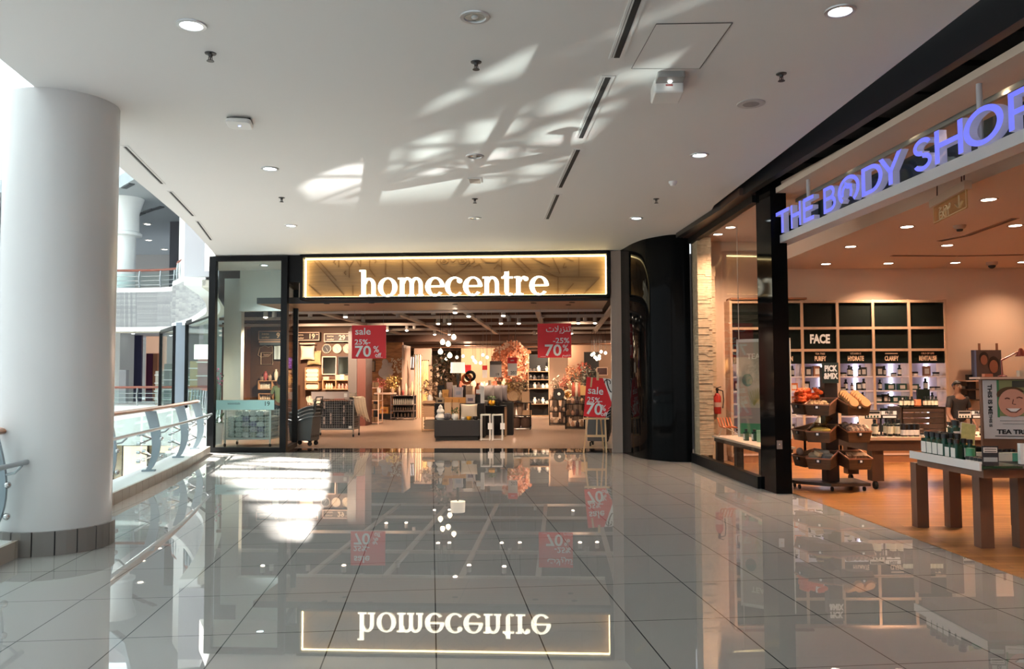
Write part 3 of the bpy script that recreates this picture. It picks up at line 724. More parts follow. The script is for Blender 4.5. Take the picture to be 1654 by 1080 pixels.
hstruct(MB().box(-10, 9.5, 36, 36.2, 0, 4.1), 'wall_store_back', mat('store_back', (.42, .26, .15), .7), smooth=False)
hstruct(MB().box(3.35, 9.7, .9, 1.1, 0, 4.1), 'wall_store_front', BLACKM, smooth=False)
hstruct(MB().box(-10, 9.5, 15.8, 36, 2.95, 4.1), 'ceiling_store_lowered', mat('brown_ceiling', (.085, .035, .018), .6), smooth=False)
b = MB()
for D in (18.5, 21.5, 25): b.box(-6, 6, D, D + .25, 2.9, 2.96)
hstruct(b, 'trim_ceiling_cove', mat('brown_cove', (.16, .07, .035), .5), smooth=False)
for z, y in ((0, 0),): pass
# left glazed corner: white curved wall and header
LWs = spline(LW, 4)
b = MB(); n = len(LWs)
for i in range(n - 1):
    p, q = LWs[i], LWs[i + 1]; b.bar((p.x, p.y, 2.03), (q.x, q.y, 2.03), .06, 4.06)
for i in range(0): pass
hstruct(b, 'wall_corner_curved', mat('corner_white', (.74, .84, .82), .5), smooth=False)
hstruct(MB().box(hx(385, 2.42), -4.2, 2.42, 2.62, 3.1, 4.1).box(hx(360, 3.4), hx(388, 3.4), 3.4, 3.6, 0.0, 4.0), 'wall_corner_header', mat('corner_paint', (.62, .63, .6), .6), smooth=False)
M_SOFF = brick_mat('soffit_boards', (0.36, 0.2, 0.1), (0.32, 0.18, 0.09), (0.02, 0.01, 0.006), 6.0, 0.16, 0.006, 0.4, nvar=.4)
hstruct(MB().box(-4.25, 3.08, 0.32, 2.4, 3.07, 3.2), 'ceiling_soffit', M_SOFF, smooth=False)
hstruct(MB().box(-4.3, 3.08, 2.4, 2.5, 3.02, 4.1), 'trim_soffit_lip', mat('lip_beige', (.55, .45, .38), .5), smooth=False)
hstruct(MB().box(hx(989, 0), hx(1006, 0), 0.02, .3, 0, 4.05).box(3.4, 3.5, .3, 2.5, 0, 4.1), 'wall_jamb', mat('jamb_grey', (.42, .33, .28), .5, noise=.15, nscale=4, stretch=(1, 1, .1)), smooth=False)
b = MB()
for v in (97.4, 86.5, 78.0, 71.0):
    D = 1.62 * 1330 / v - 16.5; b.box(hx(352, D), 9.5, D, D + .1, 3.12, 3.2)
D1 = 1.62 * 1330 / 71 - 16.5
for x in (-3.87, -2.05, -.25, 1.55, 3.35, 5.2, 7.0): b.box(x - .065, x + .065, 2.5, D1 + .1, 3.125, 3.195)
hstruct(b, 'ceiling_beam_grid', BEAMG, smooth=False)
# glazed corner frame at the front
FT = 4.02
def frame_glass(name, x0, D0, x1, D1, z0, z1, bl, br, bt, bb, gm, tilt=0):
    b = MB(); p, q = Vector((x0, D0, 0)), Vector((x1, D1, 0)); u = (q - p).normalized(); n = Vector((-u.y, u.x, 0))
    X = Matrix(((u.x, n.x, 0, x0), (u.y, n.y, 0, D0), (0, 0, 1, 0), (0, 0, 0, 1))); L_ = (q - p).length
    b.X = X
    b.box(0, bl, 0, .12, z0, z1).box(L_ - br, L_, 0, .12, z0, z1).box(bl, L_ - br, 0, .12, z1 - bt, z1).box(bl, L_ - br, 0, .12, z0, z0 + bb)
    o = hstruct(b, name, BLACK, smooth=False)
    g = MB(); g.X = X; g.box(bl, L_ - br, .05, .06, z0 + bb, z1 - bt); struct(g, name + '_pane', gm, o, smooth=False)
    return o
xa, xb = hx(334.5, 0), hx(462, 0)
frame_glass('window_3', xa, 0, xb, 0, 0, 4.04, .14, .13, .1, .1, TEAL)
xc = hx(481, 1.55)
frame_glass('window_4', xb, .12, xc, 1.55, 0, 4.0, .02, .12, .52, .1, CLEAR)
hstruct(MB().box(xb - .02, hx(486, 0), .1, .3, 3.5, 4.05).box(hx(985, 0), 3.3, .05, .3, 3.62, 4.05), 'trim_front_black', BLACK, smooth=False)

# ---------------------------------------------------------------- the big illuminated sign
X0, X1, Z0, Z1 = hrect(484.5, 405, 984.5, 484, 0)
sg = hthing('store_sign', 'large illuminated wooden sign over the entrance reading homecentre', 'sign', 0, 0, 0)
b = MB().box(X0, X1, -.02, .3, Z1 - .06, Z1).box(X0, X1, -.02, .3, Z0, Z0 + .05).box(X0, X0 + .06, -.02, .3, Z0, Z1).box(X1 - .06, X1, -.02, .3, Z0, Z1)
b.build('frame', BLACK, sg, smooth=False)
MB().box(X0 + .05, X1 - .05, .2, .26, Z0 + .04, Z1 - .05).build('back_panel', mat('sign_wood', (.22, .13, .06), .5, noise=.25, nscale=6, stretch=(.3, 1, 6)), sg, smooth=False)
LED = mat('cove_light', (1, .9, .6), .5, emit=(1.0, .78, .36), es=7)
for nm, q in (('light_strip', (X0 + .07, X1 - .07, .1, .17, Z1 - .085, Z1 - .07)), ('light_strip', (X0 + .07, X1 - .07, .1, .17, Z0 + .055, Z0 + .065)), ('light_strip', (X0 + .065, X0 + .08, .1, .17, Z0 + .07, Z1 - .09)), ('light_strip', (X1 - .08, X1 - .065, .1, .17, Z0 + .07, Z1 - .09))):
    MB().box(*q).build(nm, LED, sg, smooth=False)
M_REL = mat('sign_relief', (.13, .065, .022), .6)
b = MB()
def pl(pts, w=.018, bb=None):
    for a, c in zip(pts[:-1], pts[1:]):
        u, v = hc(480 + a[0] * .3144, 390 + a[1] * .3144, .19), hc(480 + c[0] * .3144, 390 + c[1] * .3144, .19)
        bb.bar((u[0], .195, u[1]), (v[0], .195, v[1]), w, .02)
for ln in (((75, 85), (240, 275)), ((58, 222), (120, 278)), ((100, 85), (200, 200)), ((453, 75), (453, 170)), ((540, 75), (540, 170)), ((575, 75), (690, 190)), ((545, 75), (640, 165)), ((267, 185), (267, 130), (240, 90)), ((267, 130), (290, 95)), ((300, 90), (325, 130)),
           ((325, 75), (325, 130)), ((195, 90), (185, 105), (197, 115)), ((212, 80), (212, 130)), ((250, 150), (240, 160), (250, 170)), ((370, 140), (400, 180)), ((372, 80), (372, 135)), ((395, 90), (405, 100), (397, 110)), ((285, 225), (285, 275)),
           ((800, 180), (740, 135), (715, 105), (725, 75)), ((800, 180), (860, 135), (885, 105), (875, 75)), ((770, 78), (800, 105), (830, 78)), ((905, 75), (910, 100), (880, 125)), ((935, 80), (970, 105), (1020, 108), (1045, 85)), ((905, 130), (935, 115), (950, 140)), ((1010, 140), (1030, 118), (1050, 130)), ((1050, 75), (1050, 160)),
           ((1085, 70), (1175, 160)), ((1120, 70), (1200, 150)), ((1180, 70), (1300, 130)), ((1250, 140), (1330, 180)), ((1310, 75), (1350, 165)), ((1345, 70), (1420, 100)), ((1375, 110), (1365, 135), (1385, 130)), ((1340, 182), (1555, 182)), ((1447, 70), (1447, 182)), ((1447, 72), (1555, 72)), ((1470, 272), (1555, 185)), ((1340, 182), (1340, 272)), ((1370, 272), (1420, 215)), ((1265, 165), (1340, 182))):
    pl(ln, bb=b)
for c in ((755, 97), (848, 97)):
    pl([(c[0] + 22 * math.cos(k * .6), c[1] + 17 * math.sin(k * .6)) for k in range(11)], bb=b); pl([(c[0] + 8 * math.cos(k), c[1] + 6 * math.sin(k)) for k in range(7)], bb=b)
b.build('relief_pattern', M_REL, sg, smooth=False)
# serif letters
def ell(cx, cy, rx, ry, a0, a1, n=28): return [(cx + rx * math.cos(R(a0 + (a1 - a0) * k / n)), cy + ry * math.sin(R(a0 + (a1 - a0) * k / n))) for k in range(n + 1)]
def ringq(cx, cy, RX, RY, rx, ry, a0, a1, n=28, dx=0):
    o, i = ell(cx, cy, RX, RY, a0, a1, n), ell(cx + dx, cy, rx, ry, a0, a1, n)
    return [[o[k], o[k + 1], i[k + 1], i[k]] for k in range(n)]
def rect(x0, y0, x1, y1): return [(x0, y0), (x1, y0), (x1, y1), (x0, y1)]
def arch(x, w, st):                              # shoulder from a stem at x, opening w wide
    q = ringq(x + w / 2 + .02, .62, w / 2 + st * .5, .40, w / 2 - st * .42, .27, 0, 165, 16)
    return q + [rect(x + w + .02 - st * .42, .06, x + w + .02 + st * .5, .63), rect(x + w - st * .75, 0, x + w + st * .85, .09)]
ST = .2
def glyph(ch):
    if ch == 'h': return [rect(.08, .04, .08 + ST, 1.44), rect(0, 0, .4, .09), rect(-.02, 1.36, .2, 1.44)] + arch(.2, .42, ST), .86
    if ch == 'n': return [rect(.08, .04, .08 + ST, 1.0), rect(0, 0, .4, .09), rect(-.02, .92, .2, 1.0)] + arch(.2, .42, ST), .86
    if ch == 'm': return [rect(.08, .04, .08 + ST, 1.0), rect(0, 0, .38, .09), rect(-.02, .92, .2, 1.0)] + arch(.2, .4, ST) + arch(.62, .4, ST), 1.26
    if ch == 'r': return [rect(.08, .04, .08 + ST, 1.0), rect(0, 0, .42, .09), rect(-.02, .92, .2, 1.0)] + ringq(.44, .68, .2, .34, .12, .22, 60, 165, 10) + [ell(.53, .87, .115, .115, 0, 360, 18)], .68
    if ch == 'o': return ringq(.45, .5, .45, .52, .23, .44, 0, 360, 40), .95
    if ch == 'c': return ringq(.45, .5, .45, .52, .25, .43, 55, 318, 34, .03) + [ell(.68, .80, .125, .125, 0, 360, 18)], .84
    if ch == 'e': return ringq(.45, .5, .45, .52, .23, .43, 0, 320, 36, .02) + [rect(.15, .47, .86, .56)], .92
    if ch == 't': return [rect(.14, .2, .14 + ST, 1.26), rect(0, .9, .52, 1.0), [(.14, 1.0), (.34, 1.0), (.34, 1.3)], [(.0, .9), (.14, .9), (.14, 1.12)]] + ringq(.36, .22, .22, .24, .03, .15, 180, 325, 14), .60
lw = MB; xx = 0; total = sum(glyph(c)[1] for c in 'homecentre')
LX0, LX1, LZ0, _ = hrect(581, 440, 886, 479, -.05)
sc_ = (LX1 - LX0) / (total - .03); zs = .0
M_SIGNL = mat('sign_letter_glow', (1, 1, .95), .5, emit=(1.0, .94, .72), es=2.6)
M_SIGNS = mat('sign_letter_side', (.8, .7, .5), .5, emit=(1, .85, .55), es=.6)
XH = (hz(700, 449, -.05) - hz(700, 479, -.05))
for ch in 'homecentre':
    g, adv = glyph(ch); b = MB()
    for q in g:
        q = [(LX0 + (xx + u) * sc_, LZ0 + v * XH) for u, v in q]
        b.mark(0).prism(q, -.06, .0, 'y')
    for k, f in enumerate(b.f):
        b.mi[k] = 0 if all(abs(b.v[i].y + .06) < 1e-4 for i in f) else 1
    b.cur = 1; b.bar((LX0 + (xx + adv * .45) * sc_, .02, LZ0 + .05), (LX0 + (xx + adv * .45) * sc_, .2, LZ0 + .05), .02)
    b.build('letter', [M_SIGNL, M_SIGNS], sg, smooth=False)['label'] = 'glowing cream letter ' + ch
    xx += adv
# spots in the soffit
for px, py in ((528, 490), (862, 489), (918, 492), (924, 488), (600, 489), (560, 492), (735, 491)):
    p = onz(px, py, 3.07); lit = px not in (600, 560, 735)
    t = thing('soffit_spot', ('lit' if lit else 'unlit') + ' recessed spot in the wooden soffit under the big sign', 'ceiling light', p, 0, ('lit' if lit else 'unlit') + ' soffit spots')
    MB().lathe([(.06, 0), (.06, -.008), (.045, -.01)], n=16).build('ring', BLACKM, t); MB().lathe([(.045, -.006), (0, -.01)], n=16).build('lens', GLOW if lit else DKGREY, t)
for px, w in ((528, 100), (610, 90), (700, 90), (790, 90), (862, 100), (921, 100)):
    p = onz(px, 489, 3.05); lamp('soffit_beam', 'SPOT', p, w, (1, .72, .48), p + HN * .5 - Vector((0, 0, 3)), size=.05, spot=R(110), blend=.8)

# ---------------------------------------------------------------- hanging sale banners
def banner(label, px0, py0, px1, py1, D, arabic):
    x0, x1, z0, z1 = hrect(px0, py0, px1, py1, D); w, h = x1 - x0, z1 - z0
    t = hthing('sale_banner', label, 'banner', (x0 + x1) / 2, D, z0, R(2 if not arabic else -2))
    MB().box(-w / 2, w / 2, -.008, .008, 0, h).build('panel', RED, t, smooth=False)
    for s in (-1, 1): MB().cyl((s * w * .42, 0, h), (s * w * .42, 0, 3.12 - z0), .004, 6).build('cord', WIRE, t)
    kw = dict(m=LETTERW, parent=t)
    if not arabic:
        text('sale', h * .29, LETTERW, t, (-w * .41, -.012, h * .81), bold=.014, xs=1.1, align='LEFT')
        text('25%-', h * .22, LETTERW, t, (-w * .42, -.012, h * .49), bold=.014, xs=1.1, align='LEFT')
        text('70', h * .46, LETTERW, t, (-w * .42, -.012, h * .2), bold=.02, xs=1.1, align='LEFT')
        text('%', h * .27, LETTERW, t, (w * .13, -.012, h * .27), bold=.01, xs=.95, align='LEFT')
        text('off', h * .17, LETTERW, t, (w * .18, -.012, h * .1), bold=.012, align='LEFT')
    else:
        text('\uFE95\uFEFC\uFEF3\uFEB0\uFEE8\uFE97', h * .25, LETTERW, t, (w * .12, -.012, h * .83), bold=.008, xs=1.0)
        text('-25%', h * .22, LETTERW, t, (w * .2, -.012, h * .49), bold=.014, xs=1.1)
        text('70', h * .46, LETTERW, t, (-w * .3, -.012, h * .2), bold=.02, xs=1.1, align='LEFT')
        text('%', h * .27, LETTERW, t, (w * .24, -.012, h * .27), bold=.01, xs=.95, align='LEFT')
        text('\uFEE2\uFEBC\uFEA7', h * .12, LETTERW, t, (w * .36, -.012, h * .07))
    MB().box(w * .2, w * .4, -.011, -.008, h * .03, h * .038).build('fine_print', LETTERW, t) if not arabic else MB().box(-w * .42, -w * .25, -.011, -.008, h * .03, h * .038).build('fine_print', LETTERW, t)
banner('red hanging sale banner in English, 25 to 70 percent off', 568.5, 525, 623.5, 579, 2.05, False)
banner('red hanging sale banner in Arabic, 25 to 70 percent', 868.5, 522, 922.5, 577.5, 2.05, True)

# ---------------------------------------------------------------- easel with sale board
ex, eD = hx(963, .25), .25
t = hthing('display_easel', 'pale wooden easel standing on the black threshold by the entrance', 'easel', ex, .0, .004, R(-2))
s_ = 16.6 / 1330
M_EAS = mat('easel_wood', (.78, .52, .28), .5)
for nm, a, c in (('leg', (-.27, .0, 0), (-.09, .16, 1.5)), ('leg', (.18, .0, 0), (.15, .16, 1.35)), ('leg', (.14, .55, 0), (.02, .18, 1.3))):
    MB().bar(a, c, .034, .03).build(nm, M_EAS, t, smooth=False)
MB().bar((-.21, .04, .33), (.17, .04, .33), .03, .045).build('crossbar', M_EAS, t, smooth=False)
MB().bar((-.01, .05, .33), (.03, .19, 1.52), .03, .03).build('mast', M_EAS, t, smooth=False)
MB().box(-.26, .24, .0, .07, .66, .695).build('ledge', M_EAS, t, smooth=False)
MB().box(.0, .05, .15, .2, 1.35, 1.6).build('top_clamp', M_EAS, t, smooth=False)
bd = hthing('sale_board', 'red sale board with white swirl corner resting on the wooden easel', 'sign', ex, .02, .705, R(-2))
bd.rotation_euler = (R(-10), R(5), -HA - R(2))
bw, bh = .53, .80
MB().prism([(-bw / 2, 0), (bw / 2, 0), (bw / 2, bh), (-bw / 2, bh)], -.0, .012, 'y').build('panel', RED, bd, smooth=False)
MB().prism([(bw * .12, bh), (bw / 2, bh), (bw / 2, bh * .42)], -.004, .0, 'y').build('white_corner', LETTERW, bd, smooth=False)['label'] = 'white printed corner of the board'
b = MB()
b.tube([(bw * .26, -.006, bh * .99), (bw * .3, -.006, bh * .86), (bw * .36, -.006, bh * .76), (bw * .43, -.006, bh * .68), (bw * .48, -.006, bh * .66)], .012, 6)
b.tube([(bw * .3 + .06 * math.cos(k * .5), -.006, bh * .9 + .06 * math.sin(k * .5)) for k in range(-1, 8)], .009, 6)
b.build('swirl', mat('swirl_black', (.02, .01, .012), .5), bd)
MB().prism([(bw * .3, 0), (bw / 2, 0), (bw / 2, bh * .34), (bw * .44, bh * .2)], -.004, 0, 'y').build('striped_corner', BLACKM, bd, smooth=False)
b = MB()
for k in range(4): b.bar((bw * .33 + k * .012, -.006, .01 + k * .06), (bw * .5, -.006, .06 + k * .06), .012, .004)
b.build('stripe', LETTERW, bd, smooth=False)
text('sale', .21, LETTERW, bd, (-bw * .42, -.005, bh * .66), bold=.012, align='LEFT')
text('25%-', .155, LETTERW, bd, (-bw * .42, -.005, bh * .42), bold=.012, align='LEFT')
text('70', .32, LETTERW, bd, (-bw * .44, -.005, bh * .19), bold=.02, xs=1.05, align='LEFT')
text('%', .17, LETTERW, bd, (bw * .12, -.005, bh * .24), bold=.01, xs=.9, align='LEFT')
text('off', .12, LETTERW, bd, (bw * .14, -.005, bh * .09), bold=.012, align='LEFT')

# ---------------------------------------------------------------- nested shopping baskets
def basket(label, x, D, rz, grp, first=None, lift=0):
    if first is not None: return dup(first, hw(x, D, lift), rz - HA, label, grp)
    t = hthing('trolley_basket', label, 'shopping basket', x, D, lift, rz, grp)
    b = MB()
    def prof(u, sx): return None
    pts = []
    n = 12
    outl = [(-.25, .12), (.25, .12), (.30, .5)] + [(.30 - .6 * k / n, .5 + .16 * (0.5 - .5 * math.cos(PI * k / n))) for k in range(1, n)] + [(-.30, .66)]
    b.prism(outl, -.21, .21, 'x')
    b.build('body', GREYP, t, smooth=False, bevel=.015)
    rim = [(-.22, v[0], v[1]) for v in outl[2:]] + [(.22, v[0], v[1]) for v in outl[2:][::-1]]
    MB().tube(rim + [rim[0]], .014, 6).build('rim', mat('basket_rim', (.2, .21, .22), .35), t)
    b = MB()
    for k in range(9): b.box(-.18 + k * .042, -.165 + k * .042, -.262 - .0, -.25, .2, .5)
    b.build('slot', BLACKM, t, smooth=False)
    for sx in (-.15, .15):
        for y in (-.2, .2): MB().lathe([(.05, -.015), (.05, .015)], (sx, y, .055), 14, 'x').build('wheel', BLACKM, t)
    MB().tube([(-.16, -.28, .64), (-.16, -.36, .86), (.16, -.36, .86), (.16, -.28, .64)], .012, 8).build('handle', mat('handle_black', (.02, .02, .02), .4), t)
    return t
b0 = basket('front one of the nested grey trolley baskets beside the glazed corner', hx(496, 1.9), 1.75, R(80), 'trolley baskets by the glazed corner')
for k in range(1, 4): basket(('second', 'third', 'rear')[k - 1] + ' one of the nested grey trolley baskets beside the glazed corner', hx(496, 1.9) - .03 * k, 1.75 + .1 * k, R(80), 'trolley baskets by the glazed corner', b0, .075 * k)
for k in range(4): basket(('front', 'second', 'third', 'rear')[k] + ' one of the nested grey trolley baskets behind the wooden easel', hx(966, 1.7) + .03 * k, 1.7 + .1 * k, R(-10), 'trolley baskets behind the easel', b0, .07 * k)

# ---------------------------------------------------------------- wire bins
def cage(t, w, d, z0, z1, step=.06, m=WIRE):
    b = MB()
    for k in range(int(w / step) + 1):
        x = -w / 2 + k * step
        for y in (0, d): b.cbox(x, y, (z0 + z1) / 2, .006, .006, z1 - z0)
    for k in range(int((z1 - z0) / step) + 1):
        z = z0 + k * step
        for y in (0, d): b.cbox(0, y, z, w, .006, .006)
        for x in (-w / 2, w / 2): b.cbox(x, d / 2, z, .006, d, .006)
    for k in range(int(d / step) + 1):
        for x in (-w / 2, w / 2): b.cbox(x, k * step, (z0 + z1) / 2, .006, .006, z1 - z0)
    b.build('wire_mesh', m, t, smooth=False)
    for sx in (-1, 1):
        for y in (0, d):
            MB().cbox(sx * w / 2, y, z1 / 2 + .03, .03, .03, z1 - .06).build('post', m, t, smooth=False)
            MB().lathe([(.04, -.014), (.04, .014)], (sx * w / 2, y, .04), 14, 'x').build('caster', BLACKM, t)
    MB().box(-w / 2, w / 2, 0, d, z0 - .04, z0).build('tray', m, t, smooth=False)
def fold(label, w, d, h, m, band, group, nm='folded_mat', cat='mat'):
    t = thing(nm, label, cat, (0, 0, 0), 0, group)
    MB().prism(rrect(w, h, h * .45, 4, 0, h / 2), 0, d, 'y').build('cloth', m, t)
    if band: MB().prism(rrect(w * .26, h * 1.06, h * .3, 3, 0, h / 2), -.004, d * .9, 'y').build('band', band, t)
    return t
x0, x1 = hx(507, 4.4), hx(571, 4.4); w = x1 - x0; cx = (x0 + x1) / 2
t = hthing('wire_bin', 'wheeled wire bin full of banded grey mats left of the entrance', 'wire bin', cx, 4.4, .002)
cage(t, w, .6, .22, .95)
MB().box(-w / 2 - .06, w / 2 - .1, -.03, -.015, .98, 1.16).build('price_board', mat('board_mauve', (.45, .38, .36), .5), t, smooth=False)
MB().box(w / 2 - .24, w / 2 - .16, -.034, -.03, 1.02, 1.12).build('board_mark', CERW, t, smooth=False)
MB().box(w / 2 - .12, w / 2 - .04, -.012, -.006, .22, .28).build('tag', CERW, t, smooth=False)
M_MAT = [mat('mat_grey', (.045, .045, .055), .9, noise=.4, nscale=60), mat('mat_light', (.16, .14, .14), .9, noise=.4, nscale=60)]
M_BAND = mat('paper_band', (.55, .42, .36), .7)
grp = 'banded grey mats in the wire bin'
LB = 'folded grey mat stacked in the wire bin with the mauve board'
mA = fold(LB, w / 6.3, .5, .088, M_MAT[0], M_BAND, grp); mB = fold(LB, w / 6.3, .5, .088, M_MAT[0], None, grp)
firsts = {0: True, 1: True}
BANDPAT = ["010001", "110010", "000010", "001000", "111010", "111010", "000000"]
for r_ in range(7):
    for c in range(6):
        k = 0 if BANDPAT[6 - r_][c] == '1' else 1
        pos = hw(cx + (c - 2.5) * w / 6.05, 4.44, .225 + r_ * .1); src = mA if k == 0 else mB
        if firsts[k]: src.location = pos; src.rotation_euler = (0, 0, -HA); firsts[k] = False
        else: dup(src, pos, -HA)
def throw(label, x, D, z, w, h, m, rz=0, flare=.1, n=22):
    t = hthing('draped_throw', label, 'blanket', x, D, z, rz)
    def f(u, v):
        a = (u - .5) * w * (1 + flare * v); fold_ = .025 * math.sin(u * 26) * v
        if v < .25: return (a, .3 - v / .25 * .36, 0.03 + .02 * math.sin(u * 9))
        k = (v - .25) / .75
        return (a + .1 * k * k, -.06 - .05 * k + fold_, .03 - h * k * (1 - .18 * math.cos(u * 3)))
    MB().slab(f, n, 14, (0, .012, .012)).build('cloth', m, t)
    b = MB()
    for k in range(22):
        p = f(k / 21, 1.0); b.tube([p, (p[0] + .01, p[1], p[2] - .06)], .006, 5)
    b.build('fringe', m, t)
throw('cream fringed throw hanging over the end of the wire mat bin', x1 + .06, 4.62, .98, .42, .5, CREAM, R(60))
throw('cream throw heaped on the left end of the wire mat bin', x0 - .02, 4.5, 1.0, .4, .18, CREAM, R(-20))
for k, (dx, ww, hh, col) in enumerate(((-.28, .34, .16, (.55, .4, .34)), (.05, .3, .2, (.62, .18, .15)), (.33, .28, .17, (.6, .5, .42)))):
    htag(MB().prism(rrect(ww, hh, .04, 3, 0, hh / 2), 0, .2, 'y').build('folded_cushion_cover', mat('cover_%d' % k, col, .8, noise=.3, nscale=20)), ('dusty pink', 'red patterned', 'pale')[k] + ' folded cover lying on top of the wire mat bin', 'cushion cover', cx + dx, 4.75, 1.0 - .045)
# bin in the glazed corner
x0, x1 = hx(364, 1.35), hx(437, 1.35); w = x1 - x0; cx = (x0 + x1) / 2
t = hthing('wire_bin', 'wire bin of pale textiles behind the glazed corner with essentials board', 'wire bin', cx, 1.35, .002)
cage(t, w, .7, .2, .82, .065, mat('wire_pale', (.5, .52, .5), .4, .4))
zb = hz(400, 661, 1.3); zt = hz(400, 646, 1.3)
MB().box(-w / 2 - .22, w / 2 + .1, -.06, -.04, zb - .01, zt).build('price_board', mat('board_aqua', (.6, .86, .87), .5), t, smooth=False)
text('essentials', .075, mat('print_grey', (.2, .3, .32), .5), t, (-w / 2 + .22, -.064, zb + .13)); text('19', .14, mat('print_dark', (.03, .05, .06), .5), t, (w / 2 - .06, -.064, zb + .12), bold=.005)
M_TX = [mat('textile_%d' % k, c, .9, noise=.5, nscale=25, col2=c2) for k, (c, c2) in enumerate((((.62, .68, .62), (.3, .36, .33)), ((.66, .66, .62), (.25, .2, .3)), ((.72, .72, .68), (.5, .52, .5)), ((.35, .33, .42), (.12, .1, .2)), ((.55, .5, .42), (.2, .2, .16))))]
grpT = 'folded pale textiles in the glazed corner bin'; k = 0; src = {}
for r_ in range(5):
    for c in range(6):
        if (r_ == 4 and c in (0, 5)): continue
        m = 0 if c < 2 else (2 if r_ > 3 else ((1, 3, 2, 4)[(r_ + c) % 4] if c < 5 else 4))
        pos = hw(cx + (c - 2.5) * w / 6.2, 1.45, .205 + r_ * .118)
        lbl = ('folded grey-green textile', 'folded white and purple patterned textile', 'folded white textile', 'folded purple textile', 'folded speckled beige textile')[m] + ' in the wire bin behind the glazed corner'
        if m not in src:
            src[m] = fold(lbl, w / 6.5, .5, .11, M_TX[m], None, grpT + ', kind ' + 'abcde'[m], 'folded_textile', 'textile'); src[m].location = pos; src[m].rotation_euler = (0, 0, -HA)
        else: dup(src[m], pos, -HA)
x = hx(352, 1.6)
t = hthing('pink_orchid', 'pink potted orchid inside the glazed corner by the curved wall', 'plant', hx(352, 2.0), 2.0, .002)
MB().lathe([(.1, 0), (.13, .5), (.14, .5), (.12, .45), (0, .44)], n=18).build('pot', CERW, t)
MB().tube([(0, 0, .45), (.03, 0, .9), (.08, -.02, 1.4), (.14, -.02, 1.6)], .008, 6).tube([(0, 0, .45), (-.04, 0, .9), (-.02, -.02, 1.5)], .008, 6).build('stem', GREEN, t)
leafy(26, .13, .1, .25, .07, 4, cz=1.52).build('blossom', mat('orchid_pink', (.6, .12, .22), .6), t); leafy(10, .15, .12, .08, .2, 5, cz=.52).build('foliage', GREEN, t)
# ================================================================ home store: contents
# ---- display wall on the left
DW = 9.6
x0, x1 = hx(399, DW), hx(568, DW)
hstruct(MB().box(hx(352, DW), hx(567, DW), DW + .25, DW + .45, 0, 3.35), 'wall_display', BROWNW, smooth=False)
hstruct(MB().box(hx(388, DW) - .1, hx(399, DW), DW - .1, DW + .25, 0, 3.3), 'trim_display_side', mat('copper_brown', (.2, .075, .035), .5), smooth=False)
hstruct(MB().box(hx(568, DW), hx(594, DW), DW - .3, DW + .6, 0, 3.3), 'pillar_store_brown', mat('maroon_brown', (.085, .02, .012), .5), smooth=False)
hstruct(MB().box(hx(566, DW), hx(580, DW), DW - .32, DW - .3, 0, 3.0), 'trim_pillar_grey', mat('mirror_grey', (.1, .085, .08), .3), smooth=False)
SIGNF = mat('pale_pink_frame', (.75, .5, .38), .5)
for k, (a, c, y0, y1, num) in enumerate(((417, 463, 534, 549, '9'), (474, 516, 536, 550, '19'), (523, 565, 538, 552, '29'))):
    u0, u1, w0, w1 = hrect(a, y0, c, y1, DW); w, h = u1 - u0, w1 - w0
    t = hthing('price_sign', ('framed slate price sign reading 9 behind the glazed corner', 'framed dark price sign above the cushions on the brown wall', 'framed dark price sign above the three wall clocks')[k], 'sign', (u0 + u1) / 2, DW, w0, 0)
    b = MB().box(-w / 2, w / 2, 0, .03, 0, .025).box(-w / 2, w / 2, 0, .03, h - .025, h).box(-w / 2, -w / 2 + .025, 0, .03, 0, h).box(w / 2 - .025, w / 2, 0, .03, 0, h)
    b.build('frame', SIGNF, t, smooth=False); MB().box(-w / 2, w / 2, .015, .24, 0.005, h - .005).build('panel', mat('sign_slate' if k == 0 else 'sign_brown', (.08, .1, .12) if k == 0 else (.04, .018, .012), .5), t, smooth=False)
    M_C = mat('sign_cream', (.85, .65, .45), .5)
    text('items', h * .34, M_C, t, (-w * .25, 0.0, h * .68), xs=1.1); text('under', h * .34, M_C, t, (-w * .24, 0.0, h * .3), xs=1.1)
    text(num, h * .8, M_C, t, (w * .2, 0.0, h * .48), bold=.02)
    MB().box(w * .36, w * .45, -.003, .012, h * .68, h * .74).build('fils_mark', M_C, t)
for k, (a, c, y) in enumerate(((484, 509, 555), (418, 452, 552))):
    u0, u1, w0, w1 = hrect(a, y - 1, c, y + 1, DW)
    htag(MB().box(0, u1 - u0, 0, .25, 0, .045).build('wall_rail', SIGNF), ('short pale rail above the cushions on the brown wall', 'short pale rail under the items under 9 sign')[k], 'rail', u0, DW, w0)
u0, u1, w0, w1 = hrect(419, 549, 452, 557, DW)
htag(MB().box(0, u1 - u0, .02, .25, 0, w1 - w0).build('blue_grey_panel', mat('blue_grey', (.13, .17, .2), .5)), 'blue grey panel under the items under 9 sign', 'panel', u0, DW, w0)
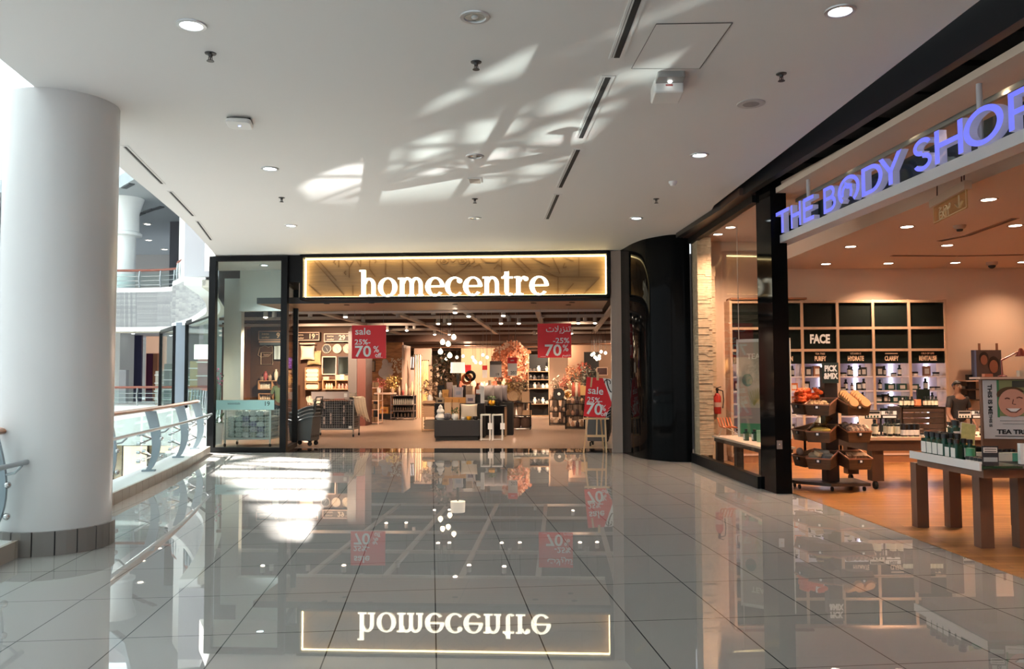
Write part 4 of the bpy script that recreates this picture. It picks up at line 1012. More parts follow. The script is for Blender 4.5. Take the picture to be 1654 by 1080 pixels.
for k, px in enumerate((525, 542, 559)):
    u, z = hc(px, 562.5, DW); r = .15
    t = hthing('wall_clock', ('black wall clock with white rim, first of three in a row', 'cream wall clock in the middle of the row of three', 'cream wall clock at the pillar end of the row of three')[k], 'clock', u, DW + .22, z)
    MB().lathe([(r, 0.02), (r, -.04), (r * .9, -.045), (r * .88, -.02)], n=30, axis='y').build('rim', mat('clock_rim', (.7, .58, .45), .4), t)
    MB().lathe([(r * .9, -.025), (0, -.0255)], n=30, axis='y').build('dial', DKGREY if k == 0 else CREAM, t)
    hm = LETTERW if k == 0 else DKGREY
    MB().bar((0, -.035, 0), (-.05, -.035, .05), .012, .004).build('hour_hand', hm, t); MB().bar((0, -.038, 0), (.03, -.038, -.08), .008, .004).build('minute_hand', hm, t)
    b = MB()
    for j in range(12): a_ = j * PI / 6; b.bar((r * .7 * math.cos(a_), -.03, r * .7 * math.sin(a_)), (r * .82 * math.cos(a_), -.03, r * .82 * math.sin(a_)), .01, .004)
    b.build('hour_marks', hm, t)
M_CUSH = [mat('cushion_peach', (.78, .56, .42), .9), mat('cushion_olive', (.42, .33, .16), .9, noise=.2, nscale=40), CREAM]
u, z = hc(505.5, 589, DW); htag(cushion_mb(.46, .46, .16).build('cushion', M_CUSH[1]), 'olive cushion hung behind a peach one on the brown display wall', 'cushion', u, DW + .12, z)
u, z = hc(497.5, 581, DW); htag(cushion_mb(.46, .46, .18).build('cushion', M_CUSH[0]), 'peach cushion hung in front of the olive one on the brown wall', 'cushion', u, DW - .06, z)
M_MIR = mat('mirror', (.35, .4, .4), .05, 1.0)
for k, (a, c) in enumerate(((517, 541), (543, 565))):
    u0, u1, w0, w1 = hrect(a, 575, c, 605, DW); w, h = u1 - u0, w1 - w0
    t = hthing('wall_mirror', ('wall mirror with pale frame under the black clock', 'dark framed wall mirror beside the brown pillar')[k], 'mirror', (u0 + u1) / 2, DW + .2, w0)
    fm = SIGNF if k == 0 else DKGREY
    b = MB()
    for q in ((-w / 2, w / 2, 0, .03), (-w / 2, w / 2, h - .03, h)): b.box(q[0], q[1], -.02, .04, q[2], q[3])
    for q in ((-w / 2, -w / 2 + .03), (w / 2 - .03, w / 2)): b.box(q[0], q[1], -.02, .04, 0, h)
    b.build('frame', fm, t, smooth=False); MB().box(-w / 2 + .02, w / 2 - .02, .0, .04, .02, h - .02).build('glass', M_MIR, t, smooth=False)
def cube_shelf(label, a, c, y0, y1, D, m, depth=.35, split=0):
    u0, u1, w0, w1 = hrect(a, y0, c, y1, D); w, h = u1 - u0, w1 - w0
    t = hthing('box_shelf', label, 'shelf', (u0 + u1) / 2, D, w0)
    for nm, q in (('side_panel', (-w / 2, -w / 2 + .025, 0, h)), ('side_panel', (w / 2 - .025, w / 2, 0, h)), ('top_panel', (-w / 2, w / 2, h - .025, h)), ('bottom_panel', (-w / 2, w / 2, 0, .025))):
        MB().box(q[0], q[1], 0, depth, q[2], q[3]).build(nm, m, t, smooth=False)
    for k in range(split): x = -w / 2 + w * (k + 1) / (split + 1); MB().box(x - .012, x + .012, 0, depth, 0, h).build('divider', m, t, smooth=False)
    MB().box(-w / 2, w / 2, depth - .02, depth, 0, h).build('back_panel', m, t, smooth=False)
    return (u0 + u1) / 2, w, w0 + .025, h
LBOX = mat('shelf_box_wood', (.5, .27, .13), .55)
sh = [cube_shelf('open box shelf of folded cushions under the olive cushion', 492.5, 515, 593.5, 616, DW - .1, LBOX),
      cube_shelf('lower open box shelf with a folded cushion, below the cushion shelf', 492.5, 515, 617, 629, DW - .1, LBOX),
      cube_shelf('double open box shelf under the two mirrors', 520.5, 564, 613, 629, DW - .1, LBOX, split=1),
      cube_shelf('box shelf of jars seen through the glazed corner, upper of two', 416.5, 462, 614, 629, DW - .1, LBOX, split=1),
      cube_shelf('box shelf of jars seen through the glazed corner, lower of two', 417, 440, 635, 646, DW - .1, LBOX)]
for j in range(3):
    x, w, z, h = sh[0]; htag(MB().prism(rrect(w * .88, h * .27, h * .12, 4, 0, h * .135), 0, .3, 'y').build('folded_cushion', M_CUSH[0]), 'folded peach cushion in the stack inside the open box shelf', 'cushion', x, DW - .08, z + j * h * .29, 0, 'folded cushions in the box shelf')
x, w, z, h = sh[1]; htag(MB().prism(rrect(w * .88, h * .6, h * .25, 4, 0, h * .3), 0, .3, 'y').build('folded_cushion', M_CUSH[0]), 'single folded peach cushion in the lower box shelf', 'cushion', x, DW - .08, z)
def small_box(label, cat, x, D, z, w, d, h, col, rz=0, group=None, nm='gift_box', band=None, lid=True):
    t = hthing(nm, label, cat, x, D, z, rz, group)
    m = mat('box_%02x%02x%02x' % tuple(int(255 * c) for c in col), col, .6)
    MB().box(-w / 2, w / 2, -d / 2, d / 2, 0, h * (.7 if lid else 1)).build('body', m, t, smooth=False)
    if lid: MB().box(-w / 2 - .006, w / 2 + .006, -d / 2 - .006, d / 2 + .006, h * .7, h).build('lid', m, t, smooth=False)
    if band: MB().box(-w * .3, w * .3, -d / 2 - .009, -d / 2 - .006, h * .25, h * .6).build('print', mat('boxp_%02x%02x%02x' % tuple(int(255 * c) for c in band), band, .6), t, smooth=False)
    return t
for k, (px, w, h, col, lb) in enumerate(((526, .18, .1, (.6, .4, .3), 'pink box'), (546, .2, .16, (.55, .35, .28), 'terracotta box'), (552, .14, .17, (.75, .68, .5), 'cream box'), (559, .16, .14, (.5, .3, .2), 'brown box'))):
    small_box(lb + ' standing on top of the double box shelf', 'box', hx(px, DW), DW + .1, sh[2][2] + sh[2][3] - .025, w, .16, h, col)
def jar_mb(r, h, kind=0):
    return MB().lathe([(r * .8, 0), (r, h * .1), (r, h * .65), (r * .6, h * .8), (r * .55, h)], n=16) if kind == 0 else MB().lathe([(r * .6, 0), (r, h * .4), (r * .9, h * .7), (r * .4, h * .9), (r * .5, h)], n=16)
def jar(label, x, D, z, r, h, m, group=None, kind=0, nm='jar', cat='jar', lid=True):
    t = hthing(nm, label, cat, x, D, z, 0, group)
    jar_mb(r, h, kind).build('body', m, t)
    if lid: MB().lathe([(r * .62, h), (r * .62, h * 1.08), (0, h * 1.1)], n=16).build('lid', m, t)
    return t
M_JAR = [mat('jar_tan', (.6, .42, .28), .4), mat('jar_white', (.75, .68, .58), .4), mat('jar_pink', (.6, .3, .24), .4)]
for k in range(3): jar('tan jar in the double box shelf under the framed mirror', hx(527 + k * 4, DW), DW + .05, sh[2][2], .045, .16, M_JAR[0], 'tan jars in the double box shelf')
for k in range(3): jar('orange-red jar in the double box shelf beside the pillar', hx(547 + k * 6, DW), DW + .05, sh[2][2], .05, .15, M_JAR[2], 'red jars in the double box shelf')
for k in range(9): jar('pale jar on the upper box shelf behind the glazed corner', hx(419 + k * 2.4, DW), DW + .05, sh[3][2], .022, .17, M_JAR[1], 'pale jars on the upper box shelf')
for k in range(5): jar('pale jar on the lower box shelf behind the glazed corner', hx(420 + k * 3.6, DW), DW + .05, sh[4][2], .03, .13, M_JAR[1], 'pale jars on the lower box shelf')
# wire wall art, towel, bag, vases in the left bay
def wire_frame(label, pts):
    t = MB(); q = [Vector((*hc(a, c, DW), 0)) for a, c in pts]; o = q[0]
    t.tube([(p.x - o.x, 0, p.y - o.y) for p in q + [q[0]]], .012, 6); htag(t.build('wire_wall_art', mat('wire_gold', (.6, .45, .3), .4, .5)), label, 'wall art', o.x, DW + .2, o.y)
wire_frame('thin wire cloud shaped wall art behind the glazed corner', [(413, 573), (416, 561), (424, 558), (430, 560), (436, 558), (437, 568), (430, 575), (418, 576)])
wire_frame('square wire wall art behind the glazed corner', [(418, 569), (437, 569), (437, 588), (418, 588)])
u, z = hc(427, 572.5, DW); text('bath?', .09, SIGNF, None, hw(u, DW + .18, z), (PI / 2, 0, -HA), name='wire_word'); o = COL.objects['wire_word']; tag(o, 'small wire word reading bath inside the square wire frame', 'wall art')
u0, u1, w0, w1 = hrect(441, 558, 464, 580, DW)
t = hthing('hanging_towel', 'pale blue towel hung on the brown wall behind the glazed corner', 'towel', (u0 + u1) / 2, DW + .1, w0)
w, h = u1 - u0, w1 - w0
MB().slab(lambda u, v: ((u - .5) * w, .02 * math.sin(u * 14), v * h), 14, 4, (0, .03, 0)).build('cloth', mat('towel_blue', (.55, .66, .7), .9), t); MB().cyl((-w * .55, .015, h), (w * .55, .015, h), .014, 8).build('rail', CHROME, t)
u0, u1, w0, w1 = hrect(460, 576, 474, 596, DW)
htag(cushion_mb(u1 - u0, w1 - w0, .14).build('purple_cushion', mat('bag_purple', (.22, .08, .6), .7)), 'bright purple cushion on the brown wall between the two black frames', 'cushion', (u0 + u1) / 2, DW + .08, w0)
for k, (px, h, col, lb) in enumerate(((427, .3, (.4, .08, .08), 'dark red'), (434, .2, (.35, .25, .18), 'brown'), (444, .36, (.6, .55, .45), 'pale tall'), (421, .15, (.3, .2, .15), 'small dark'))):
    jar(lb + ' vase on the upper box shelf behind the glazed corner', hx(px, DW), DW + .08, sh[3][2] + sh[3][3] - .025, .07, h, mat('vase_l%d' % k, col, .4), None, 1, 'vase', 'vase', False)
for k in range(4):
    u = hx(464, DW); htag(MB().prism(rrect(.3, .12, .05, 3, 0, .06), 0, .3, 'y').build('folded_towel', LBROWN), 'folded brown towel stacked between the two black frame posts', 'towel', u, DW - .12, hz(464, 622, DW) + k * .125, 0, 'folded brown towels')
htag(MB().box(-.35, .35, 0, .34, 0, hz(464, 622, DW)).build('towel_plinth', BROWNW), 'brown plinth carrying the folded brown towels', 'plinth', hx(464, DW), DW - .12, .002)

# ---- people
SKIN = mat('skin_brown', (.22, .11, .065), .55); HAIRB = mat('black_hair', (.008, .007, .007), .5)
def skin_body(name, verts, edges, radii, m, parent, sub=2):
    me = bpy.data.meshes.new(name); me.from_pydata(verts, edges, []); o = bpy.data.objects.new(name, me); COL.objects.link(o)
    s = o.modifiers.new('skin', 'SKIN'); s.use_smooth_shade = True
    for k, r in enumerate(radii):
        me.skin_vertices[0].data[k].radius = r if hasattr(r, '__len__') else (r, r)
    me.skin_vertices[0].data[0].use_root = True
    u = o.modifiers.new('sub', 'SUBSURF'); u.levels = u.render_levels = sub
    me.materials.append(m); o.parent = parent
    return o
def person(label, loc, rz, H, top, bottom, lean=0.0, arms=None, skin=SKIN, longhair=False):
    """A standing figure facing local -y; H its height; top / bottom clothing materials."""
    s = H / 1.7; t = thing('person', label, 'person', loc, rz)
    A = arms or (((.2, 0, 1.36), (.25, -.03, 1.08), (.22, -.18, .86)), ((-.2, 0, 1.36), (-.25, -.03, 1.08), (-.22, -.18, .86)))
    V = [(0, 0, .92), (0, 0, 1.06), (0, -lean * .3, 1.22), (0, -lean * .6, 1.38), (0, -lean * .7, 1.46), (0, -lean * .8, 1.53), (0, -lean - .012, 1.6), (0, -lean - .005, 1.665)]
    E = [(0, 1), (1, 2), (2, 3), (3, 4), (4, 5), (5, 6), (6, 7)]; Rr = [(.15, .11), (.125, .1), (.15, .105), (.13, .085), (.052, .052), (.066, .078), (.07, .088), (.048, .06)]
    for sd in (0, 1):
        base = len(V); sx = 1 if sd == 0 else -1
        pts = A[sd]; V += [(pts[0][0] * .85, pts[0][1] - lean * .6, pts[0][2])] + [(p[0], p[1] - lean * .5, p[2]) for p in pts[1:]]
        E += [(3, base), (base, base + 1), (base + 1, base + 2)]; Rr += [.058, .045, .03]
        hnd = Vector(V[-1]); d = (hnd - Vector(V[-2])).normalized(); side = Vector((d.z, 0, -d.x)).normalized() if abs(d.y) < .9 else Vector((1, 0, 0))
        side = d.cross(Vector((0, 1, 0))).normalized() if d.cross(Vector((0, 1, 0))).length > .2 else Vector((1, 0, 0))
        wri = len(V) - 1; pb = len(V); V.append(tuple(hnd + d * .07)); E.append((wri, pb)); Rr.append((.036, .018))
        for k in range(4):
            o_ = side * (.028 - .019 * k); L_ = (.07, .08, .075, .058)[k]; q = len(V)
            V += [tuple(hnd + d * .1 + o_), tuple(hnd + d * (.1 + L_ * .55) + o_), tuple(hnd + d * (.1 + L_) + o_ + Vector((0, -.012, 0)))]; E += [(pb, q), (q, q + 1), (q + 1, q + 2)]; Rr += [.009, .0085, .007]
        q = len(V); V += [tuple(hnd + d * .04 + side * .045), tuple(hnd + d * .085 + side * .06)]; E += [(wri, q), (q, q + 1)]; Rr += [.011, .009]
    for sx in (1, -1):
        base = len(V); V += [(.09 * sx, 0, .84), (.1 * sx, -.01, .48), (.1 * sx, .02, .09), (.11 * sx, -.13, .035)]
        E += [(0, base), (base, base + 1), (base + 1, base + 2), (base + 2, base + 3)]; Rr += [(.088, .09), .058, .04, (.042, .03)]
    skin_body('body', [tuple(c * s for c in v) for v in V], E, [tuple(c * s for c in r) if hasattr(r, '__len__') else r * s for r in Rr], skin, t)
    # head detail
    hc_ = Vector((0, -lean - .008, 1.6)); b = MB()
    hd = MB(); hd.ball((hc_.x, hc_.y + .015, hc_.z + .02), .082, .098, .112, 18, 12)
    if longhair: hd.ball((hc_.x, hc_.y + .07, hc_.z - .06), .07, .05, .12, 14, 9)
    else: hd.ball((hc_.x, hc_.y + .105, hc_.z + .03), .05, .045, .05, 12, 8)
    hv = []
    for i, v in enumerate(hd.v):
        v = v.copy()
        if v.y < hc_.y + .0 and v.z < hc_.z + .062: v.y = hc_.y + .012; v.z = max(v.z, hc_.z - .02)
        hv.append(v * s)
    hd.v = hv; hd.build('hair', HAIRB, t)
    fy = hc_.y - .086
    for sx in (1, -1):
        e = MB().ball((sx * .03 * s, (fy + .014) * s, (hc_.z + .008) * s), .014 * s, .01 * s, .008 * s, 10, 7); e.build('eye', mat('eye_white', (.7, .68, .65), .3), t)
        MB().ball((sx * .03 * s, (fy + .006) * s, (hc_.z + .008) * s), .006 * s, .004 * s, .006 * s, 8, 6).build('pupil', HAIRB, t)
        MB().bar((sx * .015 * s, (fy + .006) * s, (hc_.z + .03) * s), (sx * .047 * s, (fy + .014) * s, (hc_.z + .028) * s), .004 * s).build('eyebrow', HAIRB, t)
        MB().ball((sx * .08 * s, (hc_.y + .01) * s, hc_.z * s), .012 * s, .022 * s, .032 * s, 10, 7).build('ear', skin, t)
    MB().tube([(0, (fy + .008) * s, (hc_.z + .012) * s), (0, (fy - .012) * s, (hc_.z - .026) * s), (0, (fy + .006) * s, (hc_.z - .034) * s)], [.006 * s, .014 * s, .008 * s], 8).build('nose', skin, t)
    MB().ball((0, (fy + .012) * s, (hc_.z - .06) * s), .024 * s, .01 * s, .008 * s, 10, 6).build('mouth', mat('lips', (.22, .06, .05), .5), t)
    # clothing: shirt, trousers, shoes
    V2 = [(0, 0, .86), (0, 0, 1.02), (0, -lean * .3, 1.22), (0, -lean * .6, 1.37), (0, -lean * .68, 1.43)]; E2 = [(0, 1), (1, 2), (2, 3), (3, 4)]
    R2 = [(.172, .135), (.15, .125), (.17, .125), (.145, .1), (.075, .07)]
    for sd in (0, 1):
        b_ = len(V2); p = [Vector((q[0], q[1] - lean * .5, q[2])) for q in A[sd]]; p[0].x *= .85
        V2 += [tuple(p[0]), tuple(p[0].lerp(p[1], .75))]; E2 += [(3, b_), (b_, b_ + 1)]; R2 += [.075, .06]
    skin_body('shirt', [tuple(c * s for c in v) for v in V2], E2, [tuple(c * s for c in r) if hasattr(r, '__len__') else r * s for r in R2], top, t)
    V3 = [(0, 0, .93)]; E3 = []; R3 = [(.168, .13)]
    for sx in (1, -1):
        b_ = len(V3); V3 += [(.09 * sx, 0, .82), (.1 * sx, -.01, .48), (.1 * sx, .02, .1)]; E3 += [(0, b_), (b_, b_ + 1), (b_ + 1, b_ + 2)]; R3 += [(.1, .105), .075, .06]
    skin_body('trousers', [tuple(c * s for c in v) for v in V3], E3, [tuple(c * s for c in r) if hasattr(r, '__len__') else r * s for r in R3], bottom, t)
    for sx in (1, -1): MB().ball((.105 * sx * s, -.055 * s, .04 * s), .05 * s, .13 * s, .045 * s, 12, 8, .8).build('shoe', BLACKM, t)
    return t
xg, Dg = hx(452, 6.4), 6.4
person('person in a pale green shirt bent towards goods behind the glazed corner', hw(xg, Dg, .002), PI - HA + R(20), 1.55, mat('shirt_green', (.3, .42, .24), .9), mat('navy_trousers', (.02, .035, .05), .9), .12,
       arms=(((.2, 0, 1.36), (.27, -.12, 1.1), (.24, -.34, 1.02)), ((-.2, 0, 1.36), (-.27, -.12, 1.1), (-.2, -.34, .98))), longhair=True)

# ---- middle display: dark plinths with boxes, vases, plants
x0, x1, _, ztop = hrect(701.5, 678.5, 774.5, 711, 3.25)
xc = (x0 + x1) / 2; w = x1 - x0
t = hthing('display_plinth', 'low dark grey display plinth in the middle of the store entrance', 'plinth', xc, 3.25, .002)
MB().box(-w / 2, w / 2, 0, .62, .1, ztop).build('body', DKGREY, t, smooth=False, bevel=.006); MB().box(-w / 2 + .04, w / 2 - .04, .03, .6, 0, .1).build('toe_kick', BLACKM, t, smooth=False)
def vase(label, px, py, D, prof, m, cat='vase', nm='vase', n=24, z=None):
    u, zz = hc(px, py, D); z = zz if z is None else z
    return htag(MB().lathe(prof, n=n).build(nm, m), label, cat, u, D, z)
ZP = ztop + .002
vase('white stacked gourd vase on the low dark plinth', 711.5, 678, 3.4, [(.085, 0), (.125, .06), (.115, .1), (.07, .15), (.095, .2), (.085, .24), (.05, .28), (.055, .31), (.03, .35), (.012, .37), (0, .372)], CERW, z=ZP)
b = MB(); NR = 32
vs = []
prof = [(.04, 0), (.085, .04), (.1, .09), (.08, .15), (.03, .17), (.02, .17)]
for r, z in prof:
    for k in range(NR): rr = r * (1 + .07 * math.cos(k * PI)); vs.append((rr * math.cos(2 * PI * k / NR), rr * math.sin(2 * PI * k / NR), z))
b.add(vs, [(i * NR + k, i * NR + (k + 1) % NR, (i + 1) * NR + (k + 1) % NR, (i + 1) * NR + k) for i in range(5) for k in range(NR)] + [tuple(range(NR))[::-1], tuple(range(5 * NR, 6 * NR))])
htag(b.build('ribbed_vase', mat('slate_vase', (.12, .11, .13), .5), smooth=False), 'round grey ribbed vase on the low dark plinth', 'vase', hx(722.5, 3.4), 3.4, ZP)
def plant(label, x, D, z, r, h, pot, fr, fn=46, seed=3, fz=None):
    t = hthing('potted_plant', label, 'plant', x, D, z)
    MB().lathe([(r * .6, 0), (r, h * .45), (r * .92, h * .8), (r * .7, h), (r * .62, h * .95), (0, h * .9)], n=22).build('pot', pot, t)
    leafy(fn, fr, fr * .8, fr * .55, fr * .5, seed, cz=h + fr * .35).build('foliage', GREEN, t)
plant('bushy green plant in a round white pot on the low dark plinth', hx(735, 3.4), 3.4, ZP, .09, .15, CERW, .13)
o = cushion_mb(.42, .38, .14).build('cushion', mat('cushion_ivory', (.82, .7, .55), .9)); htag(o, 'ivory square cushion leaning at the back of the low dark plinth', 'cushion', hx(757.5, 3.72), 3.72, ZP)
for px, r, m, lb in ((748.5, .05, CERW, 'white cup'), (757.5, .065, GOLDW, 'yellow bowl'), (768, .065, DKGREY, 'dark bowl')):
    vase(lb + ' on the front edge of the low dark plinth', px, 678, 3.36, [(r * .55, 0), (r * .95, r * .6), (r, r * 1.35), (r * .92, r * 1.35), (r * .85, r * .7), (0, r * .25)], m, 'bowl', 'bowl', z=ZP)
# second tier behind
D2 = 4.15
x0, x1, _, z2 = hrect(702, 651, 782, 700, D2); w = x1 - x0; xc = (x0 + x1) / 2
t = hthing('display_plinth', 'taller dark display plinth stacked with gift boxes behind the low one', 'plinth', xc, D2, .002)
MB().box(-w / 2, w / 2, 0, .55, 0, z2 - .02).build('body', BLACKM, t, smooth=False); MB().box(-w / 2 - .01, w / 2 + .01, -.01, .56, z2 - .02, z2).build('top', DKGREY, t, smooth=False)
def boxpx(label, a, c, y0, y1, D, col, band=None, d=.16, lid=True, z=None):
    u0, u1, w0, w1 = hrect(a, y0, c, y1, D); z0 = w0 if z is None else z
    return small_box(label, 'box', (u0 + u1) / 2, D + d / 2, z0, u1 - u0 - .004, d, w1 - z0, col, 0, None, 'gift_box', band, lid)
CB = (.72, .5, .3); OR = (.72, .36, .1); WB = (.66, .55, .5)
boxpx('patterned cream box at the plant end of the front row of gift boxes', 704.5, 717, 642, 651, D2, (.5, .36, .22), (.04, .02, .02), z=z2)
boxpx('tall cream box standing on the low plinth beside the gourd vase', 718, 728.5, 650, 672, 3.7, CB, z=ZP)
boxpx('tall cream box standing on the low plinth behind the white potted plant', 731, 741, 650, 670, 3.78, (.66, .44, .27), z=ZP)
for k, (a, c) in enumerate(((717.5, 730), (730.5, 741), (741.5, 752))): boxpx(('first', 'second', 'third')[k] + ' orange gift box in the orange row on the taller plinth', a, c, 641.5, 651, D2, OR, z=z2)
boxpx('white patterned box at the right end of the orange row', 752.5, 767, 637, 651, D2, WB, (.2, .15, .2), z=z2)
x0, x1, _, z3 = hrect(704, 641.6, 752, 651, D2 + .2); 
D3 = D2 + .2; z3 = z2 + .145; xa_, xb_ = hx(704, D3), hx(752, D3)
htag(MB().box(0, xb_ - xa_, 0, .3, 0, .14).build('riser_shelf', DARKW), 'dark riser behind the orange boxes carrying the back row of boxes', 'riser', xa_, D3, z2)
for lb, a, c, y0, col, band in (('yellow box with gold print in the back row on the riser', 714.5, 724, 629, (.75, .42, .12), (.5, .25, .05)), ('slim mauve box in the back row on the riser', 721.5, 730, 617, (.55, .4, .36), None),
                                ('pale lilac box in the back row on the riser', 734, 747, 625, (.6, .56, .6), (.4, .45, .55)), ('small white box set behind the lilac box', 731, 736, 622, (.7, .62, .55), None)):
    boxpx(lb, a, c, y0, 640, D3 + (.14 if c in (730, 736) else 0), col, band, .12, z=z3)
jar('white flask with black cap in the back row on the riser', hx(710.5, D3), D3 + .1, z3, .04, .16, CERW)
boxpx('black block box beside the white flask', 707, 717, 622, 630, D3 + .2, (.012, .011, .011), None, .1, z=z3)
boxpx('tan box on the dark block at the right of the riser', 752.5, 763, 623, 637, D2 + .3, (.5, .33, .2), (.4, .25, .15), .12, z=z3 + .0)
boxpx('dark brown box behind the lilac box', 746, 752.5, 622, 640, D3 + .16, (.04, .02, .015), None, .1, z=z3)
boxpx('tall black box at the right end of the taller plinth', 767.5, 778, 637, 651, D2 + .1, (.01, .01, .01), None, .2, z=z2)
u0, u1, w0, w1 = hrect(768, 624, 782, 655, D2 - .02)
b = MB().box(.1 * .5, .09 + .05, 0, .1, 0, w1 - z2).box(-.06, .06, 0, .1, (w1 - z2) * .58, (w1 - z2) * .82)
htag(b.build('letter_ornament', CERW, smooth=False), 'white step-shaped ornament standing beside the tall black box', 'ornament', hx(773, D2), D2 - .02, z2)
# table lamp with white shade
t = hthing('table_lamp', 'black table lamp with a large white drum shade amid the gift boxes', 'lamp', hx(738.5, D3), D3 + .12, z3)
zb_, zs_ = hz(738, 602, D3 + .12) - z3, hz(738, 585, D3 + .12) - z3
MB().lathe([(.06, 0), (.055, .02), (.02, .08), (.028, .14), (.02, .25), (.045, zb_ - .06), (.012, zb_), (.01, zb_ + .05)], n=18).build('base', BLACKM, t)
MB().lathe([(.19, zb_), (.18, zs_), (.176, zs_), (.186, zb_)], n=32).build('shade', mat('lamp_shade', (.9, .84, .74), .8, emit=(1, .86, .66), es=.5), t)
# grey cushions and plants right of it
for k, (px, D, lb) in enumerate(((786, 4.9, 'slate cushion'), (799, 5.0, 'grey cushion'), (807, 5.1, 'dark grey cushion'))):
    htag(cushion_mb(.42, .46, .16).build('cushion', mat('cushion_g%d' % k, (.22 - .04 * k, .19 - .035 * k, .19 - .03 * k), .9)), lb + (' leaning beside the white step ornament', ' with broad face in the middle of the leaning three', ' at the plant end of the leaning three')[k], 'cushion', hx(px, D), D, hz(px, 650, 4.9))
D5 = 4.5
x0, x1, _, zt = hrect(776, 655, 817, 700, D5); w = x1 - x0
t = hthing('console_table', 'dark console table with potted plants right of the gift boxes', 'table', (x0 + x1) / 2, D5, .002)
MB().box(-w / 2, w / 2, 0, .5, zt - .03, zt).build('top', BLACKM, t, smooth=False)
for sx in (-1, 1):
    for y in (.02, .48): MB().cbox(sx * (w / 2 - .02), y, (zt - .03) / 2, .03, .03, zt - .03).build('leg', LBROWN, t, smooth=False)
MB().box(-w / 2 + .04, w / 2 - .04, .3, .33, .3, zt - .03).build('back_panel', BLACKM, t, smooth=False)
zs_ = hz(799, 650, 4.9)
htag(MB().box(-.5, .5, -.05, .4, 0, zs_ - .003).build('cushion_plinth', BLACKM), 'black plinth behind the console table carrying the grey cushions', 'plinth', hx(797, 4.95), 5.1, .002)
plant('green plant in a yellow bowl on the dark console table', hx(794, D5), D5 + .12, zt, .1, .13, GOLDW, .13, 36, 8)
vase('white bowl on the dark console table beside the yellow one', 783.5, 655, D5 + .1, [(.05, 0), (.085, .06), (.09, .13), (.08, .13), (0, .05)], CERW, 'bowl', 'bowl', z=zt)
vase('dark bowl at the right end of the console table', 804, 655, D5 + .1, [(.05, 0), (.085, .06), (.09, .11), (.08, .11), (0, .05)], DKGREY, 'bowl', 'bowl', z=zt)
# white frame side tables
for k, (a, c) in enumerate(((776, 791.5), (794.5, 811.5))):
    x0, x1, _, zt_ = hrect(a, 669, c, 711, 3.2); w = x1 - x0
    t = hthing('side_table', ('white wire-frame side table next to the low dark plinth', 'white wire-frame side table on the shelf side, second of the pair')[k], 'table', (x0 + x1) / 2, 3.2, .002)
    MB().box(-w / 2, w / 2, 0, .3, zt_ - .03, zt_).build('top', CERW, t, smooth=False)
    for sx in (-1, 1):
        for y in (.01, .29): MB().cbox(sx * (w / 2 - .012), y, zt_ / 2, .022, .022, zt_).build('leg', CERW, t, smooth=False)
    MB().box(-w / 2, w / 2, 0, .3, .0, .02).build('base_frame', CERW, t, smooth=False) if False else MB().bar((-w / 2, .01, .03), (w / 2, .01, .03), .02).build('foot_rail', CERW, t, smooth=False)
    MB().box(w / 2 - .05, w / 2 + .06, -.03, -.02, .27, .42).build('price_tag', LETTERW, t, smooth=False)

# ---- open shelf racks
def rack(label, a, c, ytop, ybase, D, levels, d=.5, m=BLACK, sm=None):
    x0, x1, zb, zt = hrect(a, ytop, c, ybase, D); w = x1 - x0
    t = hthing('display_rack', label, 'shelf', (x0 + x1) / 2, D, .002)
    shelf_unit(t, w, d, zt, [zt * l for l in levels], m)
    return (x0 + x1) / 2, w, zt
xr, wr, zr = rack('open dark rack of bowls and baskets right of the plants', 811, 857, 650, 693, 7.3, (.05, .5, .97), .6)
z_ = lambda l: zr * l + .022
RD = 7.5
for k, (px, rr, m, lb) in enumerate(((829, .18, mat('woven_tan', (.5, .32, .18), .7, noise=.4, nscale=50), 'large round tan woven plate'),)):
    t = hthing('round_tray', lb + ' standing on top of the bowl rack', 'tray', hx(px, RD), RD + .1, z_(.97) + rr); t.rotation_euler = (R(-12), 0, -HA)
    MB().lathe([(0, 0), (rr * .8, 0), (rr, -.05), (rr * .97, -.06), (rr * .78, -.02), (0, -.015)], n=30, axis='y').build('dish', m, t)
for k, px in enumerate((823, 836)): htag(MB().lathe([(.04, 0), (.12, .05), (.115, .05), (.03, .012), (0, .01)], n=20).build('bowl', CERW), ('white shallow bowl in front of the woven plate', 'second white shallow bowl on the rack top')[k], 'bowl', hx(px, RD), RD - .05, z_(.97))
leaf = hthing('dried_bouquet', 'yellow dried flower bouquet on top of the bowl rack', 'flowers', hx(817, RD), RD + .35, z_(.97)); leafy(90, .25, .15, .25, .1, 11, cz=.4).build('blossom', mat('dry_yellow', (.65, .42, .12), .8), leaf); MB().lathe([(.06, 0), (.08, .1), (.05, .2)], n=14).build('vase', LBROWN, leaf)
leaf = hthing('dried_bouquet', 'pale dried flower bouquet at the right end of the bowl rack', 'flowers', hx(838, RD), RD + .4, z_(.97)); leafy(110, .3, .15, .28, .1, 12, cz=.45).build('blossom', mat('dry_pale', (.75, .58, .35), .8), leaf); MB().lathe([(.06, 0), (.08, .1), (.05, .25)], n=14).build('vase', LBROWN, leaf)
htag(MB().box(-.11, .11, 0, .12, 0, .32).build('canvas_box', mat('tan_box', (.5, .33, .2), .7)), 'tan upright canvas box at the right end of the bowl rack', 'box', hx(849, RD), RD, z_(.97))
for k, px in enumerate((828.5, 839.5)): htag(MB().lathe([(.07, 0), (.1, .34), (.09, .34), (.06, .02), (0, .02)], n=20).build('planter', mat('taupe_pot', (.3, .2, .14), .6)), ('tapered taupe planter on the middle shelf of the bowl rack', 'second tapered taupe planter on the middle shelf of the bowl rack')[k], 'planter', hx(px, RD), RD, z_(.5))
htag(MB().lathe([(.1, 0), (.14, .1), (.12, .3), (.05, .34)], n=20).build('jug', mat('dark_jug', (.06, .03, .02), .4)), 'dark brown jug on the middle shelf of the bowl rack', 'jug', hx(819, RD), RD, z_(.5))
